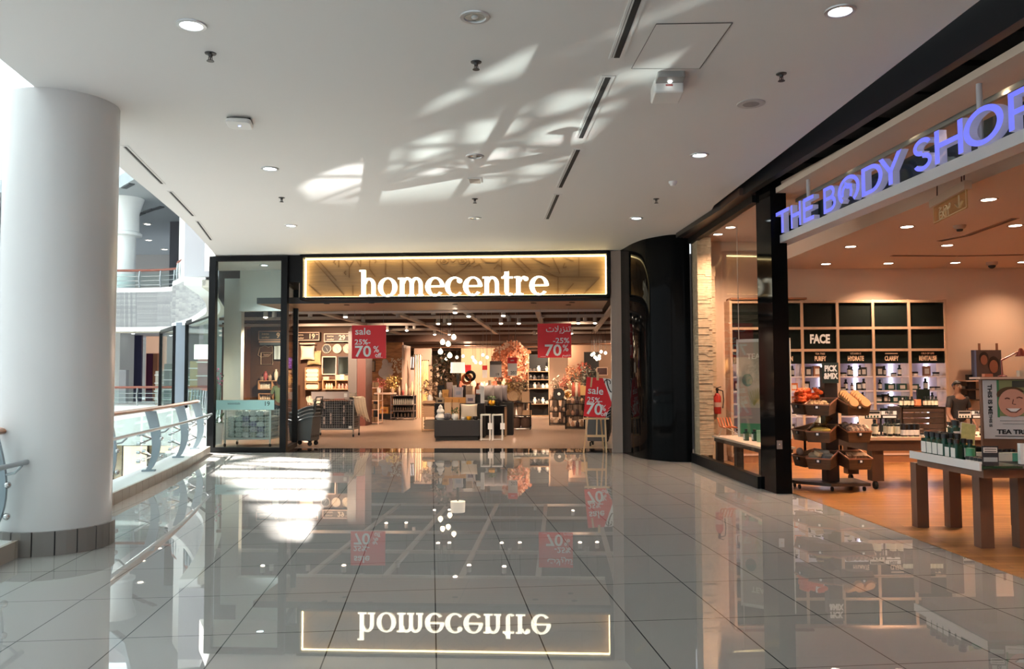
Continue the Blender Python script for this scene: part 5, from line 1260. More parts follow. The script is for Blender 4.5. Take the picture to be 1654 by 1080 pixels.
htag(MB().box(-.2, .2, 0, .2, 0, .14).build('wooden_tray', LBROWN), 'brown box tray at the right of the middle shelf', 'tray', hx(847, RD), RD, z_(.5))
for k, (px, py) in enumerate(((806, 0), (806, 1), (816, 0), (816, 1))): htag(MB().lathe([(.03, 0), (.1, .06), (.11, .12), (.1, .12), (0, .05)], n=18).build('bowl', mat('pink_bowl', (.62, .38, .3), .4)), 'pink bowl in the two stacked pairs on the bottom shelf of the bowl rack', 'bowl', hx(815 + 9 * (k // 2), RD), RD - .02, z_(.05) + py * .13, 0, 'pink bowls on the bottom shelf')
for k, px in enumerate((833, 849)): htag(MB().lathe([(.13, 0), (.16, .1), (.17, .3), (.15, .3), (0, .1)], n=20).build('basket', mat('dark_basket', (.09, .05, .035), .8, noise=.4, nscale=60)), ('dark woven basket on the bottom shelf of the bowl rack', 'right-hand dark woven basket at the corner of the bowl rack')[k].replace('right-hand ', 'second '), 'basket', hx(px, RD), RD, z_(.05))
# left rack by the plinth
xr, wr, zr = rack('small open rack with folded linen left of the low dark plinth', 681, 707, 650, 693, 6.6, (.04, .5, .97), .5, LBROWN)
for k in range(6): htag(MB().prism(rrect(.34, .07, .03, 3, 0, .035), 0, .36, 'y').build('folded_linen', mat('linen_tan', (.45, .28, .17), .9)), 'folded tan linen stacked on the middle shelf of the small rack', 'textile', hx(692, 6.65), 6.66, zr * .5 + .024 + k * .072, 0, 'folded tan linen')
for k in range(3): htag(MB().prism(rrect(.38, .085, .04, 3, 0, .042), 0, .36, 'y').build('folded_blanket', mat('blanket_grey', (.17, .14, .11), .9)), 'folded dark blanket on the bottom shelf of the small rack', 'blanket', hx(695, 6.65), 6.66, zr * .04 + .024 + k * .088, 0, 'folded dark blankets')
leaf = hthing('dried_bouquet', 'cream flower arrangement on top of the small linen rack', 'flowers', hx(694, 6.8), 6.85, zr * .97 + .022); leafy(120, .24, .2, .28, .12, 21, cz=.4).build('blossom', mat('cream_flower', (.7, .5, .35), .8), leaf); MB().lathe([(.06, 0), (.09, .12), (.05, .22)], n=14).build('vase', CERW, leaf)
tr = hthing('floral_tree', 'dark leafy branch arrangement hung with pale flowers behind the lamp', 'plant', hx(718, 8.2), 8.2, .002)
MB().tube([(0, 0, 0), (.05, 0, .9), (-.05, 0, 1.5), (.1, 0, 2.0)], [.05, .03, .02, .01], 8).build('trunk', DARKW, tr); leafy(150, .42, .3, .55, .13, 31, cz=1.75).build('foliage', mat('dark_leaf', (.035, .035, .015), .6), tr); leafy(46, .4, .34, .5, .14, 32, cz=1.75).build('blossom', mat('pale_flower', (.75, .55, .42), .7), tr)
# left-hand shelf stand beside the brown pillar
xr, wr, zr = rack('pale open rack beside the brown pillar with woven goods', 593, 612, 625, 685, 10.2, (.03, .38, .62, .97), .6, SIGNF)
for l, n_ in ((.03, 2), (.38, 3), (.62, 3), (.97, 2)):
    for k in range(n_): htag(MB().lathe([(.06, 0), (.085, .05), (.08, .17), (.07, .17), (0, .03)], n=16).build('basket', mat('woven_brown', (.3, .18, .1), .8, noise=.4, nscale=60)), 'small woven brown pot on the pale rack beside the pillar', 'basket', xr + (k - (n_ - 1) / 2) * .125, 10.4, zr * l + .025, 0, 'woven pots on the pale rack')
# coral feature wall and what stands before it
M_COR = mat('coral_wall', (.62, .25, .08), .6, noise=.6, nscale=3, stretch=(1, 1, 4), col2=(.28, .09, .03))
DC = 15.2
x0, x1 = hx(588, DC), hx(650, DC)
hstruct(MB().box(x0, x1, DC, DC + .2, 0, 2.9), 'wall_coral', M_COR, smooth=False)
hstruct(MB().box(hx(649, 14), hx(652, 14), 14, DC + .2, 0, 2.75).box(hx(652, 14), hx(695, 16), 16.2, 16.4, 0, 2.7), 'wall_picture', mat('picture_wall', (.4, .28, .22), .6), smooth=False)
u, z = hc(624, 604, DC - .05)
b = MB()
for k, (dx, dz, r) in enumerate(((-.12, .0, .2), (.1, .02, .18), (0, .22, .2), (.0, -.14, .16), (-.05, .42, .13), (.14, .3, .1))): b.lathe([(r, 0), (r * .9, -.05), (0, -.08)], (dx, 0, dz + .05), 14, 'y')
htag(b.build('wall_ornament', mat('ornament_pink', (.62, .46, .38), .7)), 'pale leaf-shaped wall ornament on the orange coral wall', 'wall art', u, DC - .02, z)
r_ = random.Random(5); b = MB()
for k in range(60):
    px, py = r_.uniform(632, 648), r_.uniform(578, 602); u_, z_ = hc(px, py, DC - .03); b.ball((u_ - u, 0, z_ - z), .03, .02, .03, 6, 4)
o = htag(b.build('shell_art', mat('shell_cream', (.8, .6, .4), .6)), 'cream bead wall art on the orange coral wall', 'wall art', u, DC - .02, z); o['kind'] = 'stuff'
u0, u1, w0, w1 = hrect(596, 582, 606, 600, DC - .05)
t = hthing('wall_picture', 'small dark picture beside the brown pillar on the coral wall', 'picture', (u0 + u1) / 2, DC - .02, w0); MB().box(-.12, .12, -.02, .02, 0, w1 - w0).build('frame', DARKW, t); MB().box(-.09, .09, -.024, -.02, .03, w1 - w0 - .03).build('print', LBROWN, t)
u0, u1, w0, w1 = hrect(656, 574, 668, 598, 15.9)
t = hthing('wall_picture', 'picture of blue-white stripes beside the curtains', 'picture', (u0 + u1) / 2, 16.1, w0); MB().box(-(u1 - u0) / 2, (u1 - u0) / 2, 0, .06, 0, w1 - w0).build('frame', DARKW, t)
for k in range(3): MB().bar((-.1 + k * .1, -.01, .1), (-.06 + k * .09, -.01, w1 - w0 - .05), .05, .01).build('stripe', mat('blue_white', (.6, .65, .85), .6), t)
u0, u1, w0, w1 = hrect(653, 597, 668, 632, 15.6)
htag(MB().box(u0, u1, 0, .1, w0, w1).build('notice_board', mat('panel_pink', (.5, .36, .32), .6)), 'pale pink panel below the striped picture', 'panel', 0, 15.8, 0)
# sideboard with drawers and candles
D6 = 13.0
x0, x1, zb, zt = hrect(631, 638, 669, 667, D6); w = x1 - x0
t = hthing('shelf_sideboard', 'grey low shelf unit of bottles before the coral wall', 'shelf', (x0 + x1) / 2, D6, .002)
shelf_unit(t, w, .45, zt, [.06, zt * .34, zt * .6, zt * .97], mat('grey_unit', (.16, .12, .11), .5), back=DKGREY)
for l, n_, h in ((.34, 9, .13), (.6, 11, .2), (.05, 6, .17)):
    for k in range(n_): jar('small bottle in the rows on the grey low shelf unit', (x0 + x1) / 2 + (k - (n_ - 1) / 2) * w * .9 / n_, D6 + .15, (.082 if l == .05 else zt * l + .022), .026, h, M_JAR[1] if l == .6 else mat('bottle_brown', (.14, .09, .06), .4), 'small bottles on the grey low shelf unit', lid=False)
x0, x1, zb, zt2 = hrect(604, 634, 636, 668, D6 + .2); w = x1 - x0
t = hthing('console_table', 'dark console table with a pale top before the coral wall', 'table', (x0 + x1) / 2, D6 + .2, .002)
MB().box(-w / 2, w / 2, 0, .5, zt2 - .06, zt2).build('top', SIGNF, t, smooth=False); MB().box(-w / 2 + .1, w / 2, .05, .45, 0.02, .2).build('base_shelf', BLACKM, t, smooth=False)
for sx in (-1, 1): MB().box(sx * w / 2 - .03, sx * w / 2 + .03, .05, .45, 0, zt2 - .06).build('leg', BLACKM, t, smooth=False)
small_box('orange patterned box on the base of the dark console table', 'box', hx(620, D6 + .2), D6 + .35, .225, .3, .2, .24, (.75, .3, .06), band=(.5, .12, .03))
leaf = hthing('flower_bouquet', 'pink flower bouquet on the console table before the coral wall', 'flowers', hx(610, D6 + .2), D6 + .4, zt2); leafy(80, .3, .15, .22, .12, 41, cz=.34).build('blossom', mat('pink_blossom', (.7, .2, .16), .8), leaf); MB().lathe([(.06, 0), (.08, .1), (.05, .2)], n=14).build('vase', CERW, leaf)
leaf = hthing('flower_bouquet', 'yellow flower bouquet before the coral wall', 'flowers', hx(632, D6 + .2), D6 + .4, zt2); leafy(90, .3, .15, .3, .12, 42, cz=.4).build('blossom', mat('yellow_blossom', (.75, .5, .16), .8), leaf); MB().lathe([(.06, 0), (.08, .1), (.05, .2)], n=14).build('vase', LBROWN, leaf)
for k, px in enumerate((643, 649, 654, 660, 664)): jar(('first', 'second', 'third', 'fourth', 'fifth')[k] + ' candle holder on the grey low shelf unit, counted from the coral wall end', hx(px, D6), D6 + .2, zt * .97 + .022, .05, (.35, .2, .45, .3, .5)[k], mat('candle_%d' % k, ((.5, .3, .2), (.3, .05, .04), (.65, .5, .36), (.4, .26, .18), (.7, .5, .3))[k], .5), None, 1, 'candle_holder', 'candle holder', False)
# curtains
for k, (a, c, y0, col) in enumerate(((669, 681, 573, (.72, .55, .4)), (682, 692, 582, (.78, .58, .28)), (692, 698, 590, (.6, .45, .33)))):
    u0, u1, w0, w1 = hrect(a, y0, c, 650, 14.5 + k * .8)
    b = MB().slab(lambda u, v: ((u - .5) * (u1 - u0), .04 * math.sin(u * 22), v * w1), 28, 2, (0, .02, 0))
    t = hthing('curtain', ('cream pleated curtain beside the striped picture', 'glowing yellow curtain, middle of the three', 'dim beige curtain, last of the three')[k], 'curtain', (u0 + u1) / 2, 14.5 + k * .8, .004); b.build('cloth', mat('curtain_%d' % k, col, .9), t)
    MB().cyl((-(u1 - u0) / 2 - .03, 0.01, w1), ((u1 - u0) / 2 + .03, .01, w1), .02, 8).build('rod', DARKW, t)
# floral arch and hanging price cards
t = hthing('floral_arch', 'large orange flowering arch deep inside the store', 'floral arch', hx(826, 14), 14, .002)
b = MB(); b.tube([(-.35, 0, 0), (-.35, 0, 1.7), (-.2, 0, 2.4), (.2, 0, 2.6), (.4, 0, 2.4), (.5, 0, 1.7), (.5, 0, 0)], .06, 8); b.build('frame', DARKW, t)
q = random.Random(9); b = MB()
for k in range(760):
    px, py = q.uniform(797, 853), q.uniform(553, 612)
    if ((px - 826) / 29) ** 2 + ((py - 588) / 34) ** 2 > 1 + q.uniform(-.2, .15): continue
    u_, z_ = hc(px, py, 14); c = Vector((u_ - hx(826, 14), q.uniform(-.35, .25), z_)); s = q.uniform(.07, .13)
    M_ = Matrix.Rotation(q.uniform(0, 6), 3, 'Y') @ Matrix.Rotation(q.uniform(-.9, .9), 3, 'X'); b.cur = k % 3
    for j in range(4):
        a_ = j * PI / 2; v = [Vector((0, 0, 0)), Vector((math.cos(a_ - .5), -.15, math.sin(a_ - .5))) * s, Vector((math.cos(a_), -.3, math.sin(a_))) * s * 1.2, Vector((math.cos(a_ + .5), -.15, math.sin(a_ + .5))) * s]
        b.add([c + M_ @ p for p in v], [(0, 1, 2, 3)])
b.build('blossom', [mat('arch_orange', (.92, .42, .24), .7), mat('arch_peach', (.95, .66, .48), .7), mat('arch_deep', (.66, .2, .09), .7)], t, smooth=False)
def hang_card(label, a, c, y0, y1, D, head, txt, hcol):
    u0, u1, w0, w1 = hrect(a, y0, c, y1, D); w, h = u1 - u0, w1 - w0
    t = hthing('price_card', label, 'price card', (u0 + u1) / 2, D, w0)
    MB().box(-w / 2, w / 2, 0, .015, 0, h * (1 - head)).build('card', mat('card_white', (.9, .86, .84), .6), t, smooth=False); MB().box(-w / 2, w / 2, 0, .018, h * (1 - head), h).build('header', hcol, t, smooth=False)
    for s in (-1, 1): MB().cyl((s * w * .35, .008, h), (s * w * .35, .008, 4.1 - w0), .005, 5).build('cord', WIRE, t)
    if txt: text(txt, h * .26, mat('print_dark', (.03, .05, .06), .5), t, (w * .14, -.004, h * .16), bold=.004, xs=.9)
    return t, w, h
hang_card('hanging white price card reading 19 with grey header', 791, 810, 583, 609, 8.5, .22, '19', mat('header_grey', (.16, .14, .13), .6))
t, w, h = hang_card('hanging price card reading 203 with red sale header', 820, 835, 577, 607, 8.2, .32, '203', RED); text('sale', h * .13, LETTERW, t, (0, -.004, h * .84))
t, w, h = hang_card('small far hanging price card with red sale header by the lit wall', 779, 787, 590, 610, 12.5, .36, None, RED)
htag(MB().box(-.15, .15, 0, .02, 0, .26).cyl((0, .01, 0), (0, .01, -hz(754, 601, 12) + .003), .01, 6).build('sale_card', RED), 'small red sale card behind the white lamp shade', 'price card', hx(754, 12), 12, hz(754, 601, 12))
# far middle: lit back wall, pillar and filler goods
hstruct(MB().box(hx(745, 22), hx(800, 22), 22, 22.2, 0, 2.9), 'wall_lit', mat('lit_cream', (.6, .45, .28), .7), smooth=False)
hstruct(MB().box(hx(885, 17.5), hx(917, 17.5), 17.5, 18.3, 0, 2.95), 'pillar_store_beige', mat('beige_pillar', (.58, .40, .29), .6), smooth=False)
q = random.Random(3)
for k in range(16):
    px = 745 + k * 4.6; D = q.uniform(9, 12); top_ = q.uniform(606, 622)
    if 775 < px < 790: top_ = 616
    u, z = hc(px, top_, D); r = q.uniform(.07, .12); h = max(.12, z - .952)
    col = q.choice(((.6, .42, .3), (.7, .5, .38), (.05, .025, .02), (.75, .6, .45), (.5, .12, .06), (.2, .1, .06)))
    jar('decorative vase in the crowd of vases behind the gift boxes', u, D, z - h, r, h, mat('dv_%d' % (k % 6), col, .5), 'vases behind the gift boxes', k % 2, 'vase', 'vase', False)
htag(MB().box(hx(742, 9), hx(822, 9), 0, 3.6, 0, .95).build('display_counter', BROWNW), 'brown counter behind the gift boxes crowded with vases', 'counter', 0, 8.8, .002)
for k, (px, py, lb) in enumerate(((752, 612, 'red wreath'), (758, 607, 'black wreath'))):
    u, z = hc(px, py, 8.6); htag(MB().tube([(.13 * math.cos(a * .5), 0, .13 * math.sin(a * .5)) for a in range(14)], .05, 8).cyl((0, .03, -.15), (0, .03, .953 - z), .012, 6).build('wreath', mat('wreath_%d' % k, ((.55, .12, .04), (.012, .01, .01))[k], .8)), lb + ' standing on the counter behind the gift boxes', 'wreath', u, 8.9, z)
# right side shelves of kitchenware
D7 = 13.5
x0, x1, zb, zt = hrect(853, 598, 887, 663, D7); w = x1 - x0
t = hthing('kitchen_shelf', 'dark wall shelf unit of kettles and white crockery beside the beige pillar', 'shelf', (x0 + x1) / 2, D7, .002)
shelf_unit(t, w, .5, zt + .6, [.1, zt * .3, zt * .62, zt * .8, zt * .97], LBROWN, back=BLACKM)
q = random.Random(12)
for l in (.3, .62, .8, .97):
    for k in range(5): 
        m = q.choice((CERW, CERW, BLACKM, mat('steel_pot', (.5, .47, .45), .2, .9)))
        jar('piece of crockery on the dark kitchen shelf unit', (x0 + x1) / 2 + (k - 2) * w / 5.2, D7 + .15, zt * l + .022, .07, q.uniform(.1, .22), m, 'crockery on the dark kitchen shelf', q.randint(0, 1), 'crockery', 'crockery', q.random() < .5)
def rack_goods(label, a, c, ytop, ybase, D, cols, grp, nm, cat, n_=4, lv=(.05, .5, .97), hh=.2):
    xr, wr, zr = rack(label, a, c, ytop, ybase, D, lv, .5)
    q = random.Random(int(a))
    for l in lv:
        for k in range(n_): jar(nm.replace('_', ' ') + ' on the ' + grp, xr + (k - (n_ - 1) / 2) * wr * .92 / n_, D + .2, zr * l + .024, wr * .38 / n_, q.uniform(.6, 1) * hh, mat('rg_%d_%d' % (int(a), k % len(cols)), cols[k % len(cols)], .5), 'goods on the ' + grp, k % 2, nm, cat, False)
rack_goods('low open rack of dishes right of the aisle', 887, 915, 645, 680, 9.6, ((.3, .2, .14), (.6, .42, .3), (.1, .06, .05)), 'low open rack right of the aisle', 'dish_jar', 'jar')
rack_goods('low open rack of tins behind the easel', 913, 945, 652, 693, 7.6, ((.3, .18, .1), (.55, .3, .2), (.06, .03, .03)), 'low open rack behind the easel', 'tin', 'tin')
u, z = hc(903, 643, 9.5); t = hthing('round_tray', 'black round plate with white centre standing on the low rack right of the aisle', 'tray', hx(903, 9.7), 9.62, hz(901, 645, 9.6) * .97 + .2); MB().lathe([(.0, 0), (.17, 0), (.18, -.03), (.06, -.02), (0, -.02)], n=26, axis='y').build('dish', BLACKM, t); MB().lathe([(.05, -.022), (0, -.03)], n=16, axis='y').build('centre', CERW, t)
htag(MB().tube([(.15 * math.cos(a * .5), 0, .15 * math.sin(a * .5)) for a in range(14)], .03, 8).build('hoop_tray', CREAM), 'pale hoop tray on the low rack beside the black plate', 'tray', hx(918, 9.6), 9.7, hz(918, 638, 9.6))
for k, (px, py, D, s, col, lb) in enumerate(((897, 622, 15, .3, (.5, .4, .3), 'pale grass'), (914, 618, 14.5, .25, (.75, .28, .2), 'coral flower'), (925, 604, 14, .3, (.5, .2, .1), 'rust flower'), (936, 616, 13.5, .35, (.06, .05, .03), 'dark leaf'), (950, 606, 13, .35, (.05, .045, .03), 'black-green'), (929, 625, 12.5, .3, (.7, .5, .3), 'cream flower'), (912, 638, 10.5, .16, (.7, .35, .1), 'orange'), (943, 596, 15.5, .3, (.5, .12, .08), 'dark red'))):
    u, z = hc(px, py, D); t = hthing('flower_arrangement', lb + ' arrangement in the flower display right of the beige pillar', 'flowers', u, D, .002)
    leafy(110, s, .2, s, .13, 50 + k, cz=z).build('blossom', mat('arr_%d' % k, col, .8), t); MB().lathe([(.12, 0), (.14, .4), (.08, z - s * .6), (.05, z)], n=14).build('vase', DARKW, t)
for k, px in enumerate((926, 931, 936)): jar(('first', 'second', 'third')[k] + ' tall red and cream candle on the rack behind the easel', hx(px, 8), 7.85, hz(px, 640, 8), .05, .42, mat('tall_c%d' % k, ((.5, .1, .06), (.75, .6, .45), (.45, .12, .07))[k], .5), None, 0, 'candle', 'candle', False)
htag(MB().box(-.14, .14, 0, .12, 0, .28).build('gold_box', mat('gold_card', (.7, .42, .16), .6)), 'gold box beside the tall candles behind the easel', 'box', hx(945, 8), 7.8, hz(945, 638, 8))
hstruct(MB().box(hx(944, 19), hx(968, 19), 19, 19.2, 0, 2.6), 'wall_black_curtain', BLACKM, smooth=False)
t = hthing('wall_picture', 'dark framed picture beside the black curtain on the right', 'picture', hx(973, 16), 16, hz(973, 606, 16)); MB().box(-.22, .22, 0, .04, 0, .32).build('frame', SIGNF, t); MB().box(-.19, .19, -.01, 0, .03, .29).build('print', mat('dark_print', (.06, .02, .02), .5), t)
hstruct(MB().box(hx(918, 20), hx(990, 20), 20.5, 20.7, 0, 2.95), 'wall_store_right_bay', mat('bay_brown', (.22, .13, .08), .6), smooth=False)
htag(MB().box(hx(960, 10), hx(990, 10) + .5, 0, .5, 0, 1.0).build('dark_cabinet', DARKW), 'dark cabinet behind the easel at the right end of the store', 'cabinet', 0, 10.2, .002)
# ---- pendant globes, chandelier, spots
GLOBE = mat('globe_glow', (1, .9, .7), .4, emit=(1, .84, .56), es=4)
def globe(label, px, py, D, r, grp=None, top=4.1):
    u, z = hc(px, py, D); t = hthing('pendant_globe', label, 'pendant light', u, D, z, 0, grp)
    MB().lathe([(0, -r), (r * .7, -r * .75), (r, -.1 * r), (r * .8, r * .6), (r * .35, r * 1.05), (r * .3, r * 1.3)], n=20).build('bulb', GLOBE, t); MB().lathe([(r * .34, r * 1.1), (r * .3, r * 1.5), (.006, r * 1.6)], n=12).build('cap', DARKW, t); MB().cyl((0, 0, r * 1.5), (0, 0, top - z), .005, 5).build('cord', BLACKM, t)
for px, py, lb in ((715, 552.5, 'globe pendant at the upper left of the glowing cluster'), (724, 555.5, 'globe pendant in the middle of the glowing cluster'), (733, 544.5, 'highest globe pendant of the glowing cluster'), (711.5, 568, 'globe pendant at the lower left of the glowing cluster'), (726.5, 574, 'lowest globe pendant of the glowing cluster')): globe(lb, px, py, 5.2, .068)
for k, (px, py) in enumerate(((738, 577), (748, 575), (763.5, 577), (766, 582), (768.5, 585), (780, 573), (787, 577), (720, 580), (776, 586))): globe('tiny glowing bulb in the far string of bulbs above the lit wall', px, py, 15.5, .06, 'far string of bulbs')
for k, (px, py) in enumerate(((956, 573), (961, 577), (959, 571), (968, 575), (971, 568), (978, 570), (964, 580), (968, 579))): globe('small glowing bulb of the bulb cluster before the black curtain', px, py, 12, .05, 'bulb cluster by the black curtain')
SPOTW = mat('spot_white', (.5, .44, .4), .5)
def track_spot(px, py, lit, k):
    p = onplane(px, py, Vector((0, 0, 3.02)), Vector((0, 0, 1))); r = .055
    if py > 535: p = at(px, py, min(p.y, 46))
    t = thing('track_spot', ('lit' if lit else 'unlit') + ' cylindrical spotlight on the dark beamed store ceiling', 'spotlight', p, 0, ('lit' if lit else 'unlit') + ' spotlights on the store ceiling')
    MB().lathe([(r, 0), (r, .14), (r * .9, .15)], n=16).build('housing', SPOTW, t); MB().cyl((0, 0, .14), (0, 0, (4.1 if p.y < 32 else 2.98) - p.z), .012, 6).build('stem', BLACKM, t)
    MB().lathe([(r * 1.0, -.012), (r * .7, -.03), (0, -.04)] if lit else [(r * .95, -.002), (0, -.002)], n=16).build('lens', GLOW if lit else DKGREY, t)
for k, (px, py, lit) in enumerate(((429, 511.5, 1), (443, 512.5, 0), (501, 512, 0), (558, 511, 1), (586.6, 507, 0), (586.6, 520, 0), (700, 508, 0), (735, 504, 1), (757, 510, 1), (707.6, 522, 1), (725.7, 522, 1), (625, 533, 1), (657, 533, 1), (702, 539.5, 1), (725.7, 539.5, 1), (669, 531, 0), (643, 513, 0),
                                 (812.9, 509, 1), (809, 521.5, 1), (838, 521.5, 1), (934, 521, 1), (961, 521, 1), (923, 538, 1), (822, 519, 0), (945, 519, 0), (863, 541, 0), (718, 521, 0))): track_spot(px, py, lit, k)
u, z = hc(875, 512, 5.5); t = hthing('smoke_detector', 'round smoke detector hanging from the store beams by the Arabic banner', 'smoke detector', u, 5.5, z); MB().lathe([(.0, -.04), (.06, -.03), (.075, 0), (.05, .03)], n=20).build('head', SPOTW, t); MB().cyl((0, 0, .02), (0, 0, 3.95 - z), .01, 6).build('rod', BLACKM, t)
# lamplight of the store ceiling
for x, D, pw in ((-5.2, 3.5, 200), (-5.5, 7.2, 260), (-3, 7.2, 220), (-1, 4.6, 170), (-.6, 1.8, 70), (1.2, 4.6, 170), (2.6, 7.5, 220), (0, 9.5, 240), (-2.6, 12.5, 320), (3.5, 11.5, 320), (0.5, 15, 320), (1.9, 12.4, 230), (-2.6, 14.0, 260), (-4.6, 6.6, 200)):
    p = hw(x, D, 3.06 if D < 15 else 2.9); lamp('store_spot_beam', 'SPOT', p, pw * 1.9, (1, .71, .49), p + HN * (2.6 if (x, D) in ((-5.5, 7.2), (-3, 7.2), (-4.6, 6.6), (-2.6, 14.0), (1.9, 12.4), (2.6, 7.5)) else .5) - Vector((0, 0, 3)), size=.06, spot=R(125), blend=.9)
for x, D, pw in ((-2, 20, 260), (2, 20, 260), (5, 18, 200), (0, 27, 300)):
    p = hw(x, D, 2.8); lamp('store_spot_beam', 'POINT', p, pw * .7, (1, .71, .49), size=.1)
# ================================================================ cosmetics store: shell
BW = 14.85
M_WARM = mat('shop_wall', (.74, .55, .41), .7)
M_SCEIL = mat('shop_ceiling', (.76, .56, .44), .7)
M_PLANK = brick_mat('plank_floor', (.56, .27, .085), (.33, .13, .035), (.06, .02, .006), 1.3, 0.10, 0.003, 0.3, offset=.4, nvar=.75)
Bl = B0 + BT * 0.11
lf = [(3.32, 14.35), (3.45, 11.2), (3.62, 10.65)]
e6 = onz(1654, 935); dv = (e6 - Vector((3.62, 10.65, 0))).normalized(); e9 = e6 + dv * 4.5
struct(MB().prism(lf + [(e6.x, e6.y), (e9.x, e9.y), (12, e9.y), (12, BW), (3.3, BW)], -.3, .004), 'floor_shop', M_PLANK, smooth=False)
struct(MB().box(3.3, 12.2, BW, BW + .2, 0, 4.1), 'wall_shop_back', M_WARM, smooth=False)
struct(MB().box(12, 12.2, e9.y, BW, 0, 4.1), 'wall_shop_right', M_WARM, smooth=False)
struct(MB().box(e9.x + .1, 12, e9.y - .2, e9.y, 0, 4.1), 'wall_shop_near', M_WARM, smooth=False)
struct(MB().prism([(3.42, 14.3), (3.5, 11.0), (fr2.x - .35, 1.7), (4.9, 1.7), (4.7, 8), (4.55, BW), (3.42, BW)], 3.95, 4.05), 'ceiling_shop_front', M_SCEIL, smooth=False)
struct(MB().prism([(4.55, BW), (4.7, 8), (4.9, 1.7), (12, 1.7), (12, BW)], 3.45, 4.05), 'ceiling_shop', M_SCEIL, smooth=False)
def bw(s, t, z=0): return B0 + BS_ * s + BT * t + Vector((0, 0, z))
def bstruct(mb, name, m, parent=None, **k):
    o = struct(mb, name, m, parent, **k)
    if not parent: o.location = B0; o.rotation_euler = (0, 0, BROT)
    return o
# in this local frame x runs along the front towards the camera and y inwards
BPOL = mat('black_gloss', (.004, .0042, .0045), .05, spec=.05)
bstruct(MB().box(-3.6, 12, -.32, -.22, 3.98, 5.2).box(-3.6, 12, -.3, .7, 5.1, 5.2).box(-3.6, 12, .6, .7, 4.06, 5.1).box(-3.7, -3.6, -.3, .7, 4.06, 5.2), 'wall_bulkhead', mat('bulkhead_black', (.004, .004, .004), .35), smooth=False)
bstruct(MB().box(-.05, 12, -.06, .34, 3.9, 3.97), 'trim_soffit', mat('soffit_beige', (.7, .56, .45), .6), smooth=False)
bstruct(MB().box(-.05, 12, .36, .40, 3.86, 3.97).box(-.05, 12, .42, .44, 3.88, 3.97), 'trim_channel', mat('channel_grey', (.3, .31, .28), .4, .3), smooth=False)
b = MB(); q = random.Random(4)
for k in range(9): b.box(.6 + k * .75, 1.1 + k * .75 + q.uniform(-.1, .2), -.05, .3, 4.1, 4.25 + q.uniform(0, .25))
bstruct(b, 'trim_bulkhead_recess', BLACKM, smooth=False)
# black pier at the corner of the opening
pA, pB, pC = onz(1230, 789), onz(1254, 797), onz(1280, 797)
struct(MB().prism([(pA.x, pA.y), (pB.x, pB.y), (pC.x, pC.y), (pC.x + .03, pC.y + .15), (pA.x + .25, pA.y + .05)], 0, 4.1), 'pillar_black', BPOL, smooth=False)
p = at(1259, 718, pB.y)
t = thing('wall_switch', 'small steel key switch plate on the glossy black pier', 'switch', (p.x, pB.y, p.z)); MB().box(-.035, .035, -.008, 0.012, -.055, .055).build('plate', STEEL, t); MB().lathe([(.012, -.012), (0, -.014)], n=12, axis='y').build('key', CHROME, t)
# curved black wall
cw = [onz(*k) for k in ((1004, 730.5), (1012, 733), (1024, 737), (1042, 741), (1062, 743.5), (1085, 745.5), (1105, 746), (1119, 746))]
cs = spline([(p.x, p.y) for p in cw], 4)
poly = [(p.x, p.y) for p in cs] + [(cs[-1].x + .05, cs[-1].y + .4), (cs[-1].x - .1, 16.0), (cs[0].x + .1, cs[0].y + .1)]
o = struct(MB().prism(poly, 0, 4.9), 'wall_black_curved', BPOL)
# shop window: base, glass, head
g0, g1 = Vector((cs[-1].x + .02, cs[-1].y - .02, 0)), Vector((pA.x, pA.y, 0))
o = struct(MB().bar(g0 + Vector((0, 0, .08)), g1 + Vector((0, 0, .08)), .1, .16).bar(g0 + Vector((0, 0, 3.93)), g1 + Vector((0, 0, 3.93)), .1, .1), 'window_5', BLACK, smooth=False)
struct(MB().bar(g0 + Vector((0, 0, 2.0)), g1 + Vector((0, 0, 2.0)), .012, 3.76), 'window_5_pane', glass('shop_glass', (.98, .98, .97), .5), o, smooth=False)
struct(MB().bar(g0 + Vector((-.02, 0, 4.03)), g1 + Vector((-.1, 0, 4.03)), .25, .1), 'trim_window_head', mat('head_brown', (.05, .02, .012), .4), smooth=False)
M_STONE = brick_mat('split_stone', (.72, .55, .37), (.62, .46, .3), (.3, .2, .12), .32, .045, .004, .85, offset=.5, nvar=.3, bump=1.0, swap=(PI / 2, 0, 0))
b = MB(); q = random.Random(2); z = .16
while z < 3.93:
    h = q.uniform(.022, .045); z1 = min(z + h, 3.95)
    x = 3.235
    while x < 3.475:
        w_ = q.uniform(.1, .24); b.box(x, min(x + w_, 3.48), 14.27 + q.uniform(0, .013), 14.7, z, z1 - .002); x += w_ + .002
    z = z1
struct(b, 'wall_stone_pier', mat('stone_cream', (.74, .56, .38), .85, noise=.25, nscale=14, bump=.4), smooth=False)
b = MB(); z = 0
while z < 3.4:
    h = q.uniform(.05, .1); b.box(3.52, 3.60 + q.uniform(0, .02), 14.55 + q.uniform(0, .02), 14.85, z, z + h - .003); z += h
struct(b, 'wall_stone_strip', MATS['stone_cream'], smooth=False)

